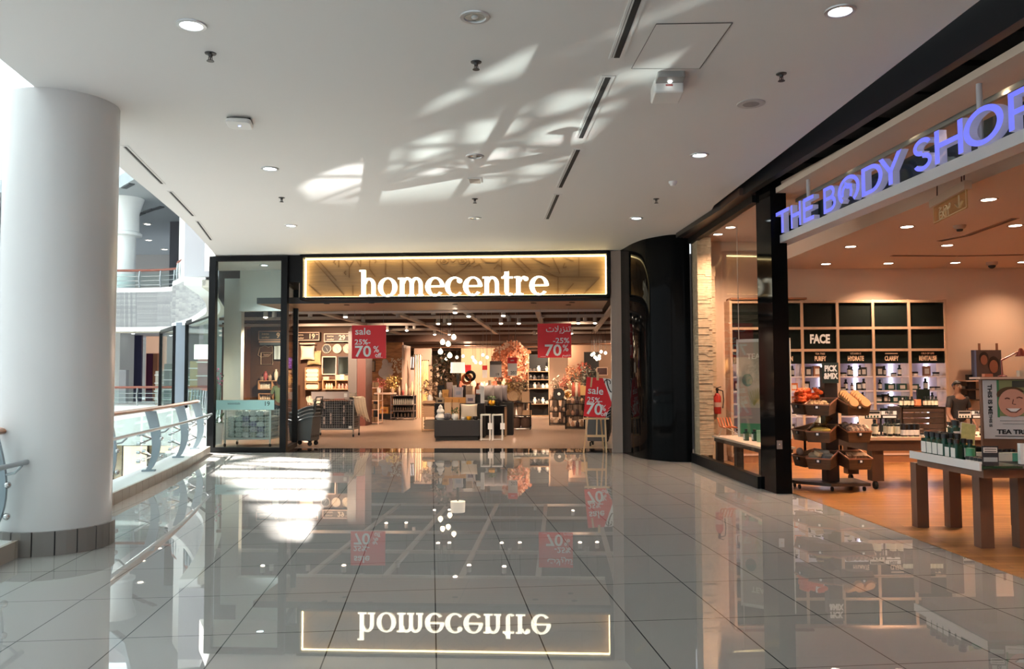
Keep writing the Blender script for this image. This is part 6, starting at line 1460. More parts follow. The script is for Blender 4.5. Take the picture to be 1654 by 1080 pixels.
# ================================================================ letter sign of the cosmetics store
BN = BT
def bsz(px, py, t=0.0):                         # pixel on the front plane -> (s, z)
    p = onplane(px, py, B0 + BT * t, BT); return (p - B0).dot(BS_), p.z
sgn = thing('shop_sign', 'long beam sign with glowing violet-blue capitals reading THE BODY SHOP', 'sign', B0, BROT)
s0 = bsz(1251, 396)[0]; zb = bsz(1251, 397)[1]
MB().box(s0, 7.6, -.02, .16, zb, zb + .10).build('beam', mat('beam_silver', (.62, .62, .64), .4, .2), sgn, smooth=False)
MB().box(s0 + .2, 7.6, .12, .15, zb + .10, zb + .37).build('back_panel', mat('dark_green_glass', (.01, .028, .022), .15), sgn, smooth=False)
for px in (1297, 1574):
    s_ = bsz(px, 200)[0]; MB().cyl((s_, .05, zb + .1), (s_, .05, 3.95), .024, 12).build('hanger_rod', MATS['beam_silver'], sgn); 
M_VIO = mat('violet_glow', (.15, .16, .6), .4, emit=(.13, .15, 1.0), es=.62)
M_VIOS = mat('letter_side', (.6, .58, .68), .4, emit=(.4, .4, .8), es=.12)
CAP = .29
def stroke_letter(ch):
    T = .17
    if ch == 'T': return [rect(0, .84, 1, 1), rect(.41, 0, .59, .84)]
    if ch == 'H': return [rect(0, 0, .17, 1), rect(.83, 0, 1, 1), rect(.17, .44, .83, .6)]
    if ch == 'E': return [rect(0, 0, .22, 1), rect(.22, .84, 1, 1), rect(.22, .44, .9, .6), rect(.22, 0, 1, .16)]
    if ch == 'B': return [rect(0, 0, .2, 1)] + [rect(.2, .86, .5, 1), rect(.2, .46, .5, .6), rect(.2, 0, .55, .14)] + ringq(.5, .73, .42, .27, .22, .13, -90, 90, 14) + ringq(.53, .3, .47, .3, .27, .16, -90, 90, 14)
    if ch == 'D': return [rect(0, 0, .18, 1), rect(.18, .86, .45, 1), rect(.18, 0, .45, .14)] + ringq(.45, .5, .55, .5, .37, .36, -90, 90, 20)
    if ch == 'O': return ringq(.5, .5, .52, .53, .36, .38, 0, 360, 40)
    if ch == 'Y': return [[(0, 1), (.2, 1), (.6, .42), (.42, .42)], [(.8, 1), (1, 1), (.6, .42), (.42, .42)][::-1], rect(.42, 0, .6, .44)]
    if ch == 'S': return ringq(.5, .74, .46, .27, .28, .13, 20, 270, 18) + ringq(.5, .26, .46, .27, .28, .13, -160, 90, 18)
    if ch == 'P': return [rect(0, 0, .2, 1), rect(.2, .86, .5, 1), rect(.2, .38, .5, .52)] + ringq(.5, .69, .45, .31, .25, .17, -90, 90, 14)
for ch, a, c in (('T', 1256, 1277), ('H', 1280, 1296), ('E', 1300, 1317), ('B', 1333, 1353), ('O', 1357, 1391), ('D', 1395, 1429), ('Y', 1423, 1461), ('S', 1478, 1510), ('H', 1514, 1560), ('O', 1562, 1625), ('P', 1634, 1682)):
    yy = 397 - .408 * (a - 1250)
    u0, u1 = bsz(a, yy - 25, -.05)[0], bsz(c, yy - 40, -.05)[0]
    b = MB()
    g = stroke_letter(ch)
    if ch == 'O' and a == 1357: g = ringq(.5, .5, .52, .53, .38, .40, -60, 230, 34) + ringq(.42, .42, .27, .34, .15, .22, -40, 200, 20) + ringq(.52, .74, .2, .2, .1, .1, 150, 330, 12)
    for q_ in g:
        b.prism([(u0 + u * (u1 - u0), zb + .10 + v * CAP) for u, v in q_], -.07, .0, 'y')
    for k, f in enumerate(b.f): b.mi[k] = 0 if all(abs(b.v[i].y + .07) < 1e-4 for i in f) else 1
    b.build('letter', [M_VIO, M_VIOS], sgn, smooth=False)['label'] = 'violet-blue glowing capital ' + ch

# downlights of the shop
def shop_light(label, px, py, z, group=None):
    p = onz(px, py, z); p.y = min(p.y, 14.05 if p.x < 4 else 14.3); t = thing('recessed_downlight', label, 'ceiling light', p, 0, group)
    MB().lathe([(.06, 0), (.085, -.006), (.1, 0)], n=22).build('ring', mat('copper_ring', (.3, .16, .1), .4, .5), t); MB().lathe([(.075, -.004), (0, -.012)], n=22).build('lens', GLOW, t); return p
for px, py, lb in ((1617, 135, 'warm downlight above the letter O of the shop sign'), (1475, 215, 'warm downlight above the letter S of the shop sign'), (1378, 270, 'warm downlight above the violet letters BODY')): shop_light(lb, px, py, 3.95)
for px, py, lb in ((1147, 387, 'warm downlight above the stone clad pier in the shop window'), (1180, 367, 'warm downlight in the shop window above the hanging poster')): shop_light(lb, px, py, 3.95)
for px, py in ((1597, 322), (1465, 366), (1374, 398), (1640, 364), (1530, 396), (1435, 425), (1334, 426), (1543, 424), (1652, 423)): shop_light('warm recessed downlight of the copper coloured inner shop ceiling', px, py, 3.45, 'inner shop ceiling downlights')
for px, py, z, pw in ((1617, 135, 3.95, 60), (1378, 270, 3.95, 60), (1180, 367, 3.95, 70), (1147, 387, 3.95, 75), (1597, 322, 3.45, 130), (1465, 366, 3.45, 120), (1374, 398, 3.45, 120), (1640, 364, 3.45, 120), (1530, 396, 3.45, 120), (1435, 425, 3.45, 90), (1652, 423, 3.45, 40)):
    p = onz(px, py, z); p.y = min(p.y, 13.75 if p.x < 4 else 14.2); lamp('shop_beam', 'SPOT', p - Vector((0, 0, .03)), pw * 2.2, (1, .67, .45), p - Vector((0, 0, 3)), size=.06, spot=R(130), blend=.9)
for x, y in ((6.5, 5.0), (9.0, 7.0), (9.5, 11.5), (6, 2.8)):
    t = thing('recessed_downlight', 'warm recessed downlight of the copper coloured inner shop ceiling', 'ceiling light', (x, y, 3.45), 0, 'inner shop ceiling downlights'); MB().lathe([(.06, 0), (.085, -.006), (.1, 0)], n=22).build('ring', MATS['copper_ring'], t); MB().lathe([(.075, -.004), (0, -.012)], n=22).build('lens', GLOW, t)
    lamp('shop_beam', 'SPOT', (x, y, 3.42), 280, (1, .67, .45), (x, y, 0), size=.06, spot=R(130), blend=.9)
for k, (a, c) in enumerate((((1440, 412.5), (1545, 413)), ((1545, 413), (1654, 411)), ((1517, 389), (1562, 380)), ((1562, 380), (1640, 352)))):
    u, v = onz(*a, 3.45), onz(*c, 3.45); m = (u + v) / 2; L_ = (v - u).length
    t = thing('ceiling_slot', ('long dark slot across the copper shop ceiling', 'dark slot continuing across the copper shop ceiling to the wall', 'short dark slot in front of the copper ceiling slots', 'slanting dark slot near the hanging exit plate')[k], 'air vent', m, math.atan2(v.y - u.y, v.x - u.x))
    MB().box(-L_ / 2, L_ / 2, -.05, .05, -.006, 0).build('frame', mat('slot_copper', (.3, .16, .1), .6), t); MB().box(-L_ / 2 + .02, L_ / 2 - .02, -.03, .03, -.009, -.005).build('slit', mat('slit_dark', (.06, .025, .015), .7), t)
p = onz(1602, 423, 3.45); t = thing('dome_camera', 'small black dome camera on the shop ceiling above the back wall', 'camera', p); MB().lathe([(.09, 0), (.09, -.04), (.07, -.06)], n=20).build('base', mat('dome_base', (.5, .35, .26), .5), t); MB().ball((0, 0, -.06), .06, .06, .055).build('dome', BLACKM, t)
p = onz(1550, 364, 3.45); t = thing('smoke_detector', 'cone-shaped detector on the shop ceiling below the exit plate', 'smoke detector', p); MB().lathe([(.08, 0), (.07, -.03), (.05, -.05)], n=20).build('base', mat('dome_base', (.5, .35, .26), .5), t); MB().lathe([(.04, -.05), (.035, -.075), (0, -.08)], n=16).build('sensor', BLACKM, t)
# hanging exit plate
e0, e1 = at(1509, 362, 8.75), at(1563, 343, 7.9); d = e1 - e0; L_ = Vector((d.x, d.y)).length
zt_ = at(1509, 335, 8.75).z
t = thing('exit_sign', 'hanging clear exit plate with arrow, on chains behind the shop sign', 'sign', (e0.x, e0.y, e0.z), math.atan2(d.y, d.x))
h = zt_ - e0.z
MB().box(0, L_, -.006, .006, 0, h).build('plate', glass('exit_glass', (.95, .92, .75), .5), t, smooth=False)
MB().box(-.03, L_ + .03, -.035, .035, h, h + .085).build('housing', mat('exit_housing', (.62, .45, .33), .5), t, smooth=False)
M_EX = mat('exit_cream', (.75, .62, .36), .5)
b = MB().bar((.02, -.008, .01), (L_ - .02, -.008, .01), .006).bar((.01, -.008, .01), (.01, -.008, h), .006).bar((L_ - .01, -.008, .01), (L_ - .01, -.008, h), .006); b.build('edge', M_EX, t, smooth=False)
b = MB().bar((L_ * .8, -.01, h * .9), (L_ * .8, -.01, h * .25), .025, .006).bar((L_ * .7, -.01, h * .5), (L_ * .8, -.01, h * .2), .025, .006).bar((L_ * .9, -.01, h * .5), (L_ * .8, -.01, h * .2), .025, .006); b.build('arrow', M_EX, t, smooth=False)
text('EXIT', .11, M_EX, t, (L_ * .36, -.01, h * .28), bold=.01, xs=1.3); text('\uFE9D\uFEAE\uFEA8\uFEE3', .12, M_EX, t, (L_ * .38, -.01, h * .72), xs=1.2)
for f in (.12, .86, .93): MB().tube([(L_ * f, 0, h + .08), (L_ * f + .01, 0, h + .2), (L_ * f, 0, 3.96 - e0.z)], .007, 5).build('chain', mat('chain_brown', (.12, .04, .03), .5), t)

# ================================================================ back wall shelving
GY = 14.48
PXS = [1182, 1239, 1297.5, 1355, 1412.5, 1471, 1530]
XS = [at(p, 600, GY).x for p in PXS]
def gz(py): return at(1413, py, GY).z
M_GRID = mat('grid_oak', (.6, .40, .26), .55, noise=.2, nscale=8, stretch=(1, 1, .2))
M_DG = mat('header_green', (.003, .007, .0055), .75, spec=.15)
M_LIT = mat('lit_back', (.85, .82, .9), .6)
M_STRIP = mat('led_strip', (1, 1, 1), .5, emit=(.85, .84, 1.0), es=7)
ROWS = [487, 530, 565.5]
SH = [608.5, 631.5, 652, 673]
NAMES = [('', ''), ('', 'BRIGHTEN'), ('TEA TREE', 'PURIFY'), ('VITAMIN E', 'HYDRATE'), ('', 'CLARIFY'), ('OILS OF LIFE', 'REVITALISE')]
bays = []
for k in range(6):
    x0, x1 = XS[k], XS[k + 1]; w = x1 - x0; T = .045
    lbl = ('shelf bay behind the shop window glass, farthest along the back wall', 'shelf bay partly hidden by the black pier, header ending in TEN', 'lit shelf bay headed PURIFY with FACE above', 'lit shelf bay headed HYDRATE', 'lit shelf bay headed CLARIFY', 'lit shelf bay headed REVITALISE at the end of the row')[k]
    t = thing('shelf_bay', lbl, 'shelf', ((x0 + x1) / 2, GY, .004)); zt_ = gz(484)
    for sx in ((-1,) if k < 5 else (-1, 1)): MB().box(sx * w / 2 - T / 2, sx * w / 2 + T / 2, 0, .36, .1, zt_).build('upright', M_GRID, t, smooth=False)
    b = MB()
    for py in ROWS: z = gz(py); MB().box(-w / 2 + T / 2, w / 2 - T / 2, 0, .36, z - .02, z + .025).build('rail', M_GRID, t, smooth=False)
    zl = [gz(489), gz(530), gz(565.5), gz(587)]
    for j, nm in enumerate(('top_panel', 'mid_panel', 'header_panel')): MB().box(-w / 2 + T / 2, w / 2 - T / 2, .03, .06, zl[j + 1] + (.025 if j < 2 else 0), zl[j] - .02).build(nm, M_DG, t, smooth=False)
    MB().box(-w / 2 + T / 2, w / 2 - T / 2, .06, .36, zl[3], zl[3] + .02).build('header_shelf', M_LIT, t, smooth=False)
    MB().box(-w / 2 + T / 2, w / 2 - T / 2, .33, .36, gz(700), zl[3]).build('back_panel', M_LIT, t, smooth=False)
    for py in SH + [700]: z = gz(py); MB().box(-w / 2 + T / 2, w / 2 - T / 2, .02, .34, z - .012, z + .012).build('shelf', mat('shelf_lilac', (.6, .52, .55), .4), t, smooth=False)
    MB().box(-w / 2, w / 2, .0, .36, .0, gz(700) - .02).build('base_cabinet', mat('base_wood', (.4, .18, .085), .5, noise=.2, nscale=6), t, smooth=False); MB().box(-w / 2, w / 2, -.012, .0, gz(735), gz(732)).build('base_rail', SIGNF, t, smooth=False)
    MB().box(w * .16, w * .2, .31, .33, gz(690), zl[3] - .02).build('light_strip', M_STRIP, t, smooth=False)
    if k == 2: text('FACE', .21, LETTERW, t, (0, .025, (zl[1] + zl[2]) / 2), bold=.045, xs=.72)
    a_, n_ = NAMES[k]
    M_HL = mat('header_cream', (.85, .6, .42), .5)
    if n_: text(n_, .115, M_HL, t, (0, .025, (zl[2] * .36 + zl[3] * .64)), bold=.04, xs=.55)
    if a_: text(a_, .045, M_HL, t, (0, .025, zl[2] - .062), bold=.03, xs=.9)
    elif n_: MB().box(-.11, .11, .024, .03, zl[2] - .072, zl[2] - .052).build('small_heading', M_HL, t)
    bays.append((x0, x1))
b = MB()
struct(MB().box(XS[0], 5.2, GY - .02, GY + .3, gz(483), gz(480)), 'trim_shelf_top', mat('top_brown', (.3, .13, .06), .6), smooth=False)
# small goods
def mk_box(w, d, h, m, m2):
    t = thing('product_box', '-', 'box'); MB().box(-w / 2, w / 2, -d / 2, d / 2, 0, h).build('carton', m, t, smooth=False); MB().box(-w * .3, w * .3, -d / 2 - .003, -d / 2, h * .2, h * .75).build('label_print', m2, t, smooth=False); return t
def mk_bottle(r, h, m, cap, lab, nm='bottle', sq=False):
    t = thing(nm, '-', 'bottle')
    if sq: MB().prism(rrect(r * 2, r * 1.5, r * .35), 0, h * .72).build('body', m, t); MB().lathe([(r * .45, h * .72), (r * .42, h * .8)], n=12).build('neck', m, t)
    else: MB().lathe([(r * .9, 0), (r, h * .04), (r, h * .66), (r * .45, h * .76), (r * .42, h * .82)], n=16).build('body', m, t)
    MB().lathe([(r * .55, h * .8), (r * .55, h * .97), (r * .45, h)], n=14).build('cap', cap, t)
    if sq: MB().box(-r * .75, r * .75, -r * .77, -r * .75, h * .12, h * .58).build('label_print', lab, t, smooth=False)
    else: MB().lathe([(r * 1.015, h * .15), (r * 1.015, h * .58)], n=16).build('label_print', lab, t)
    return t
def mk_jar(r, h, m, lidm, lab):
    t = thing('cream_jar', '-', 'jar'); MB().lathe([(r * .95, 0), (r, h * .1), (r, h * .6)], n=16).build('body', m, t); MB().lathe([(r * 1.03, h * .6), (r * 1.03, h * .98), (r * .95, h), (0, h)], n=16).build('lid', lidm, t); MB().lathe([(r * 1.01, h * .12), (r * 1.01, h * .52)], n=16).build('label_print', lab, t); return t
LW_ = mat('label_white', (.78, .72, .66), .5)
BG = mat('bottle_dark', (.012, .02, .016), .2); GG = mat('bottle_green', (.008, .05, .028), .2); CAPB = mat('cap_black', (.006, .006, .006), .35)
protos = [mk_box(.08, .05, .12, mat('carton_dark', (.03, .03, .03), .5), LW_), mk_box(.12, .06, .09, mat('carton_green', (.015, .07, .05), .5), LW_), mk_box(.1, .05, .14, mat('carton_brown', (.3, .14, .08), .5), LW_),
          mk_bottle(.025, .14, BG, CAPB, LW_), mk_bottle(.02, .1, mat('bottle_amber', (.2, .06, .03), .25), CAPB, LW_), mk_jar(.035, .05, mat('jar_rose', (.6, .3, .2), .4), CAPB, LW_), mk_jar(.04, .045, BG, CAPB, LW_), mk_box(.1, .06, .1, mat('carton_orange', (.75, .2, .05), .5), LW_)]
PN = ['small dark carton', 'small green carton', 'small brown carton', 'small dark bottle', 'small amber bottle', 'small rose jar', 'small flat black jar', 'small orange carton']
used = set(); q = random.Random(21)
BAYN = ['behind the shop window', 'beside the black pier', 'headed PURIFY', 'headed HYDRATE', 'headed CLARIFY', 'headed REVITALISE']
MIX = [(0, 3, 5), (7, 3, 0, 6), (2, 0, 3, 5, 6), (4, 3, 6, 0), (0, 1, 1, 6, 3), (2, 3, 5, 6, 1)]
for k in range(6):
    x0, x1 = bays[k]
    for j, py in enumerate(SH + [700]):
        z = gz(py) + .016; x = x0 + .06
        n_ = q.randint(3, 5) if j < 3 else q.randint(3, 4)
        for i in range(n_):
            m = q.choice(MIX[k]); xx = x0 + .07 + (x1 - x0 - .14) * (i + q.uniform(.2, .8)) / n_
            lb = PN[m] + ' on the lit shelves of the bay ' + BAYN[k]; g = PN[m] + 's of the bay ' + BAYN[k]
            pos = (xx, GY + q.uniform(.1, .2), z)
            if m not in used: used.add(m); o = protos[m]; o.location = pos; o.scale = (1.3, 1.3, 1.3); o['label'] = lb; o['group'] = g
            else: dup(protos[m], pos, q.uniform(-.3, .3), lb, g, q.uniform(1.15, 1.5))
for m in range(8):
    protos[m]['category'] = ('box', 'box', 'box', 'bottle', 'bottle', 'jar', 'jar', 'box')[m]

# ================================================================ pick and mix stand
SY = 11.05; SX = at(1340, 700, SY).x
t = thing('display_stand', 'wheeled dark pick and mix stand with tiers of wooden bins', 'stand', (SX, SY, .004))
hexp = [(-.5, .3), (-.46, .02), (-.1, -.28), (.42, -.26), (.44, .3)]
MB().prism(hexp, .07, .11).build('base', DARKW, t, smooth=False)
for x, y in ((-.4, .05), (-.06, -.2), (.36, -.2), (.36, .24), (-.4, .24)): MB().lathe([(.03, -.012), (.03, .012)], (x, y, .03), 12, 'x').build('caster', BLACKM, t); 
MB().box(-.085, .085, -.085, .085, .11, 1.62).build('post', mat('post_dark', (.016, .01, .008), .5), t, smooth=False)
zs0, zs1 = at(1337, 619, SY - .12).z, at(1337, 586, SY - .12).z
t2 = t
MB().box(-.125, .09, -.125, -.105, zs0, zs1).build('sign_plate', mat('pick_green', (.01, .03, .03), .5), t, smooth=False)
text('PICK\n&MIX', .105, LETTERW, t, (-.017, -.13, (zs0 + zs1) / 2 + .005), bold=.05, xs=.72, lines=.95)
M_CRATE = mat('crate_wood', (.11, .052, .022), .6, noise=.4, nscale=10, stretch=(.3, 1, 4)); M_RIM = mat('crate_rim', (.3, .12, .06), .5)
def crate(par, x, y, z, rz):
    X = Matrix.Translation((x, y, z)) @ Matrix.Rotation(rz, 4, 'Z'); XW = Matrix.Translation((SX, SY, .004)) @ X
    b = MB(); b.X = X; w, d, h = .315, .33, .14
    b.add([(-w / 2 + .02, -d + .03, 0), (w / 2 - .02, -d + .03, 0), (w / 2 - .02, 0, .03), (-w / 2 + .02, 0, .03), (-w / 2, -d, h), (w / 2, -d, h), (w / 2, 0, h + .08), (-w / 2, 0, h + .08),
           (-w / 2 + .015, -d + .015, h), (w / 2 - .015, -d + .015, h), (w / 2 - .015, -.015, h + .08), (-w / 2 + .015, -.015, h + .08), (-w / 2 + .035, -d + .05, .02), (w / 2 - .035, -d + .05, .02), (w / 2 - .035, -.02, .05), (-w / 2 + .035, -.02, .05)],
          [(0, 3, 2, 1), (0, 1, 5, 4), (1, 2, 6, 5), (2, 3, 7, 6), (3, 0, 4, 7), (4, 5, 9, 8), (5, 6, 10, 9), (6, 7, 11, 10), (7, 4, 8, 11), (8, 9, 13, 12), (9, 10, 14, 13), (10, 11, 15, 14), (11, 8, 12, 15), (12, 13, 14, 15)])
    o = b.build('bin', M_CRATE, par, smooth=False)
    b = MB(); b.X = X; rim = [(-w / 2, -d, h), (w / 2, -d, h), (w / 2, 0, h + .08), (-w / 2, 0, h + .08), (-w / 2, -d, h)]
    for u, v in zip(rim[:-1], rim[1:]): b.bar(u, v, .016)
    b.build('rim', M_RIM, o, smooth=False)
    b = MB(); b.X = X; b.box(-.03, .03, -d - .006, -d + .03, h - .055, h - .01).box(-.018, .018, -d - .009, -d - .005, h - .045, h - .015); b.build('price_clip', [BLACKM], o, smooth=False)
    b = MB(); b.X = X; b.box(-.014, .014, -d - .011, -d - .008, h - .045, h - .018); b.build('price_tag', LETTERW, o, smooth=False)
    return XW
TIERS = [at(1367, 672, SY - .45).z, at(1367, 716, SY - .45).z, at(1367, 760, SY - .45).z]
CX = []
for z in TIERS:
    CX.append((crate(t, .215, -.075, z, R(4)), crate(t, -.085, -.085, z, R(-38)), crate(t, -.09, .1, z, R(-80))))
def put(o, X, loc, label, cat, group=None, rx=0, rz=0):
    o.matrix_world = X @ Matrix.Translation(loc) @ Matrix.Rotation(rz, 4, 'Z') @ Matrix.Rotation(rx, 4, 'X')
    o['label'] = label; o['category'] = cat
    if group: o['group'] = group
    return o
XR, XL, XB = CX[0]
def disc_mb(r, h): return MB().lathe([(r * .9, 0), (r, h * .2), (r, h * .8), (r * .9, h), (0, h)], n=18)
pr = disc_mb(.065, .05).build('bath_sponge', mat('sponge_tan', (.55, .27, .1), .8, noise=.2, nscale=60))
first = True
for c in range(2):
    for k in range(6):
        o = pr if first else pr.copy()
        if not first: COL.objects.link(o)
        first = False
        put(o, XR, (-.08 + c * .155, -.31 + k * .052, .15 + k * .02), 'round tan bath sponge in the two leaning rows of the top right bin', 'sponge', 'tan bath sponges', R(62))
q = random.Random(6)
pr = MB().tube([(.045 * math.cos(a * .52) * (1 + .15 * math.sin(a * 5)), .045 * math.sin(a * .52) * (1 + .15 * math.cos(a * 4)), .006 * math.sin(a * 2.4)) for a in range(13)], .026, 8).build('scrunchie', mat('scrunchie_orange', (.9, .13, .02), .7))
for k in range(20):
    o = pr if k == 0 else pr.copy()
    if k: COL.objects.link(o)
    put(o, XB, (q.uniform(-.1, .12), -.3 + .055 * (k % 5), .17 + .045 * (k // 5) + q.uniform(0, .02)), 'orange scrunchie in the heap in the far left bin of the top tier', 'scrunchie', 'orange scrunchies', q.uniform(-.5, .5), q.uniform(0, 3))
pr = MB().ball((0, 0, 0), .06, .045, .035, 12, 8).build('sponge_pouch', mat('pouch_tan', (.4, .24, .12), .9))
for k in range(7):
    o = pr if k == 0 else pr.copy()
    if k: COL.objects.link(o)
    put(o, XL, (-.1 + .068 * (k % 4), -.27 + .1 * (k // 4), .135 + .025 * (k // 4)), 'tan sponge pouch in the front left bin of the top tier', 'sponge', 'tan sponge pouches', 0, q.uniform(0, 3))
XR, XL, XB = CX[1]
b = MB(); b.ball((0, 0, 0), .15, .14, .07, 14, 9); b.tube([(0, 0, .05), (.01, 0, .1), (.05, -.01, .15), (.08, 0, .2)], [.1, .07, .08, .1], 10)
put(b.build('plastic_bag', glass('bag_film', (.8, .72, .5), 1.5)), XL, (0, -.2, .16), 'clear plastic bag of pale goods in the front left bin of the middle tier', 'bag')
put(MB().ball((0, 0, 0), .13, .12, .05, 14, 9).build('soap_heap', mat('soap_yellow', (.5, .42, .2), .8)), XL, (0, -.2, .15), 'heap of pale yellow soap inside the clear bag', 'soap')
pr = MB().lathe([(.0, -.05), (.03, -.045), (.045, -.02), (.045, .02), (.03, .045), (0, .05)], n=14, axis='y').build('wrapped_roll', mat('wrap_roll', (.62, .42, .3), .6, noise=.95, nscale=22, col2=(.05, .02, .012)))
for k in range(9):
    o = pr if k == 0 else pr.copy()
    if k: COL.objects.link(o)
    put(o, XR, (-.105 + .07 * (k % 4) + (.02 if k > 3 else 0), -.28 + .09 * (k // 4), .155 + .03 * (k // 4)), 'brown and white wrapped roll in the right bin of the middle tier', 'roll', 'wrapped rolls', 0, q.uniform(-.5, .5))
XR, XL, XB = CX[2]
for k, (dx, dy, m, lb) in enumerate(((-.07, -.22, (.5, .4, .28), 'beige'), (.02, -.2, (.2, .21, .2), 'grey'), (.08, -.22, (.14, .15, .16), 'dark grey'), (-.02, -.26, (.42, .32, .2), 'tan'))): put(MB().prism(rrect(.16, .1, .04), 0, .05).build('folded_flannel', mat('flannel_%d' % k, m, .9)), XL, (dx, dy, .145 + .035 * (k % 2)), lb + ' folded flannel in the front left bin of the bottom tier', 'flannel', None, R(20), k * .5)
pr = MB().prism(rrect(.05, .15, .02), 0, .045).build('wooden_brush', mat('brush_brown', (.2, .11, .06), .7))
for k in range(5):
    o = pr if k == 0 else pr.copy()
    if k: COL.objects.link(o)
    put(o, XR, (-.1 + .05 * k, -.2, .15), 'brown wooden brush in the right bin of the bottom tier', 'brush', 'wooden brushes', R(15), q.uniform(-.3, .3))
put(MB().ball((0, 0, 0), .05, .05, .05).build('bath_ball', mat('ball_pink', (.7, .45, .35), .6)), CX[2][2], (0, -.3, .2), 'pale pink bath ball in the far left bin of the bottom tier', 'bath ball')

# ================================================================ tables and what stands on them
def table(name, label, polyt, z, legs, lw, apron=.12, th=.04, casters=False, topm=None, legm=None):
    t = thing(name, label, 'table', (0, 0, 0)); lm = legm or mat('table_brown', (.085, .045, .03), .5, noise=.2, nscale=5, stretch=(1, 1, .3)); tm = topm or mat('table_top_pale', (.55, .36, .25), .4)
    MB().prism(polyt, z - th, z).build('top', tm, t, smooth=False)
    cx = sum(p[0] for p in polyt) / len(polyt); cy = sum(p[1] for p in polyt) / len(polyt)
    MB().prism([(cx + (p[0] - cx) * .97, cy + (p[1] - cy) * .93) for p in polyt], z - th - apron, z - th).build('apron', lm, t, smooth=False)
    for x, y in legs:
        MB().box(x - lw / 2, x + lw / 2, y - lw / 2, y + lw / 2, .11 if casters else .004, z - th - apron).build('leg', lm, t, smooth=False)
        if casters: MB().lathe([(.05, -.02), (.05, .02)], (x - .02, y - .03, .054), 14, 'x').build('caster', BLACKM, t)
    return t
TY = 10.95; TZ = at(1450, 706, TY).z
xl = at(1374, 700, TY + .5).x; xc_ = at(1398, 706, TY).x
lgx = at(1414, 750, TY + .15).x
table('display_table', 'long brown display table on casters carrying dark bottles and a crate', [(xl, TY + .35), (xc_, TY), (7.6, TY), (7.6, TY + 1.1), (xl, TY + 1.1)], TZ, [(lgx, TY + .15), (7.4, TY + .15), (lgx, TY + .95), (7.4, TY + .95)], .155, .14, .04, True)
def dp(proto, px, py, Y, z, lab, grp, rz=0, scale=None, first=False):
    p = at(px, py, Y)
    if first: proto.location = (p.x, Y, z); proto['label'] = lab; proto['group'] = grp; return proto
    return dup(proto, (p.x, Y, z), rz, lab, grp, scale)
bt = mk_bottle(.042, .23, BG, CAPB, mat('label_pale', (.7, .66, .5), .5), 'bottle')
for k, px in enumerate((1413, 1432, 1437, 1443, 1450, 1452)): dp(bt, px, 700, TY + .2 + (.12 if k in (1, 3) else 0), TZ + .001, 'dark green bottle with pale label in the row beside the FREE sign', 'dark bottles beside the FREE sign', first=(k == 0))
jt = mk_jar(.055, .17, mat('jar_dark', (.02, .012, .01), .3), CAPB, LW_)
for k, px in enumerate((1461, 1469, 1478)): dp(jt, px, 700, TY + .15, TZ + .001, 'tall dark jar with white label in front of the wooden crate', 'tall dark jars before the crate', first=(k == 0))
js = mk_jar(.028, .05, BG, CAPB, LW_)
for k, px in enumerate((1490, 1496, 1502, 1507)): dp(js, px, 700, TY + .12, TZ + .001, 'tiny jar in the low row at the foot of the wooden crate', 'tiny jars at the foot of the crate', first=(k == 0))
p = at(1403, 690, TY + .35); o = MB().box(-.1, .1, -.008, .008, 0, .27).build('info_card', mat('card_beige', (.62, .48, .36), .6)); tag(o, 'beige upright card at the left end of the bottle table', 'card', (p.x, TY + .38, TZ)); o.rotation_euler = (R(-14), 0, 0)
# crate on the table
cx0, cx1 = at(1457, 680, TY + .5).x, at(1527, 680, TY + .5).x; w = cx1 - cx0; hz_ = at(1490, 657, TY + .5).z - TZ
t = thing('wooden_crate', 'dark wooden crate standing on the bottle table', 'crate', ((cx0 + cx1) / 2, TY + .5, TZ))
for k in range(5): MB().box(-w / 2, w / 2, 0, .018, k * hz_ / 5 + .004, (k + 1) * hz_ / 5 - .004).build('slat', DARKW, t, smooth=False)
for sx in (-1, 1): MB().box(sx * w / 2 - .015, sx * w / 2 + .015, .0, .4, 0, hz_).build('side', DARKW, t, smooth=False)
MB().box(-w / 2, w / 2, .0, .4, hz_ - .02, hz_).build('top', DARKW, t, smooth=False)
for k, px in enumerate((1455, 1461, 1467, 1473)): dp(bt, px, 650, TY + .62, TZ + hz_ + .001, 'small dark bottle in the left group on top of the wooden crate', 'bottles on the crate, left group', scale=.62)
for k, px in enumerate((1494, 1500, 1506, 1512)): dp(bt, px, 650, TY + .62, TZ + hz_ + .001, 'small dark bottle in the right group on top of the wooden crate', 'bottles on the crate, right group', scale=.62)
p = at(1480, 650, TY + .65); tag(MB().lathe([(.05, 0), (.065, .02), (.06, .1), (.05, .1), (0, .02)], n=16).build('copper_pot', mat('copper_orange', (.65, .22, .1), .4)), 'orange copper pot between the two bottle groups on the crate', 'pot', (p.x, TY + .65, TZ + hz_ + .001))
tag(MB().box(-.09, .09, 0, .03, 0, .24).build('dark_board', M_DG), 'dark board standing on the crate behind the right bottle group', 'board', (at(1492, 640, TY + .8).x, TY + .8, TZ + hz_ + .001))
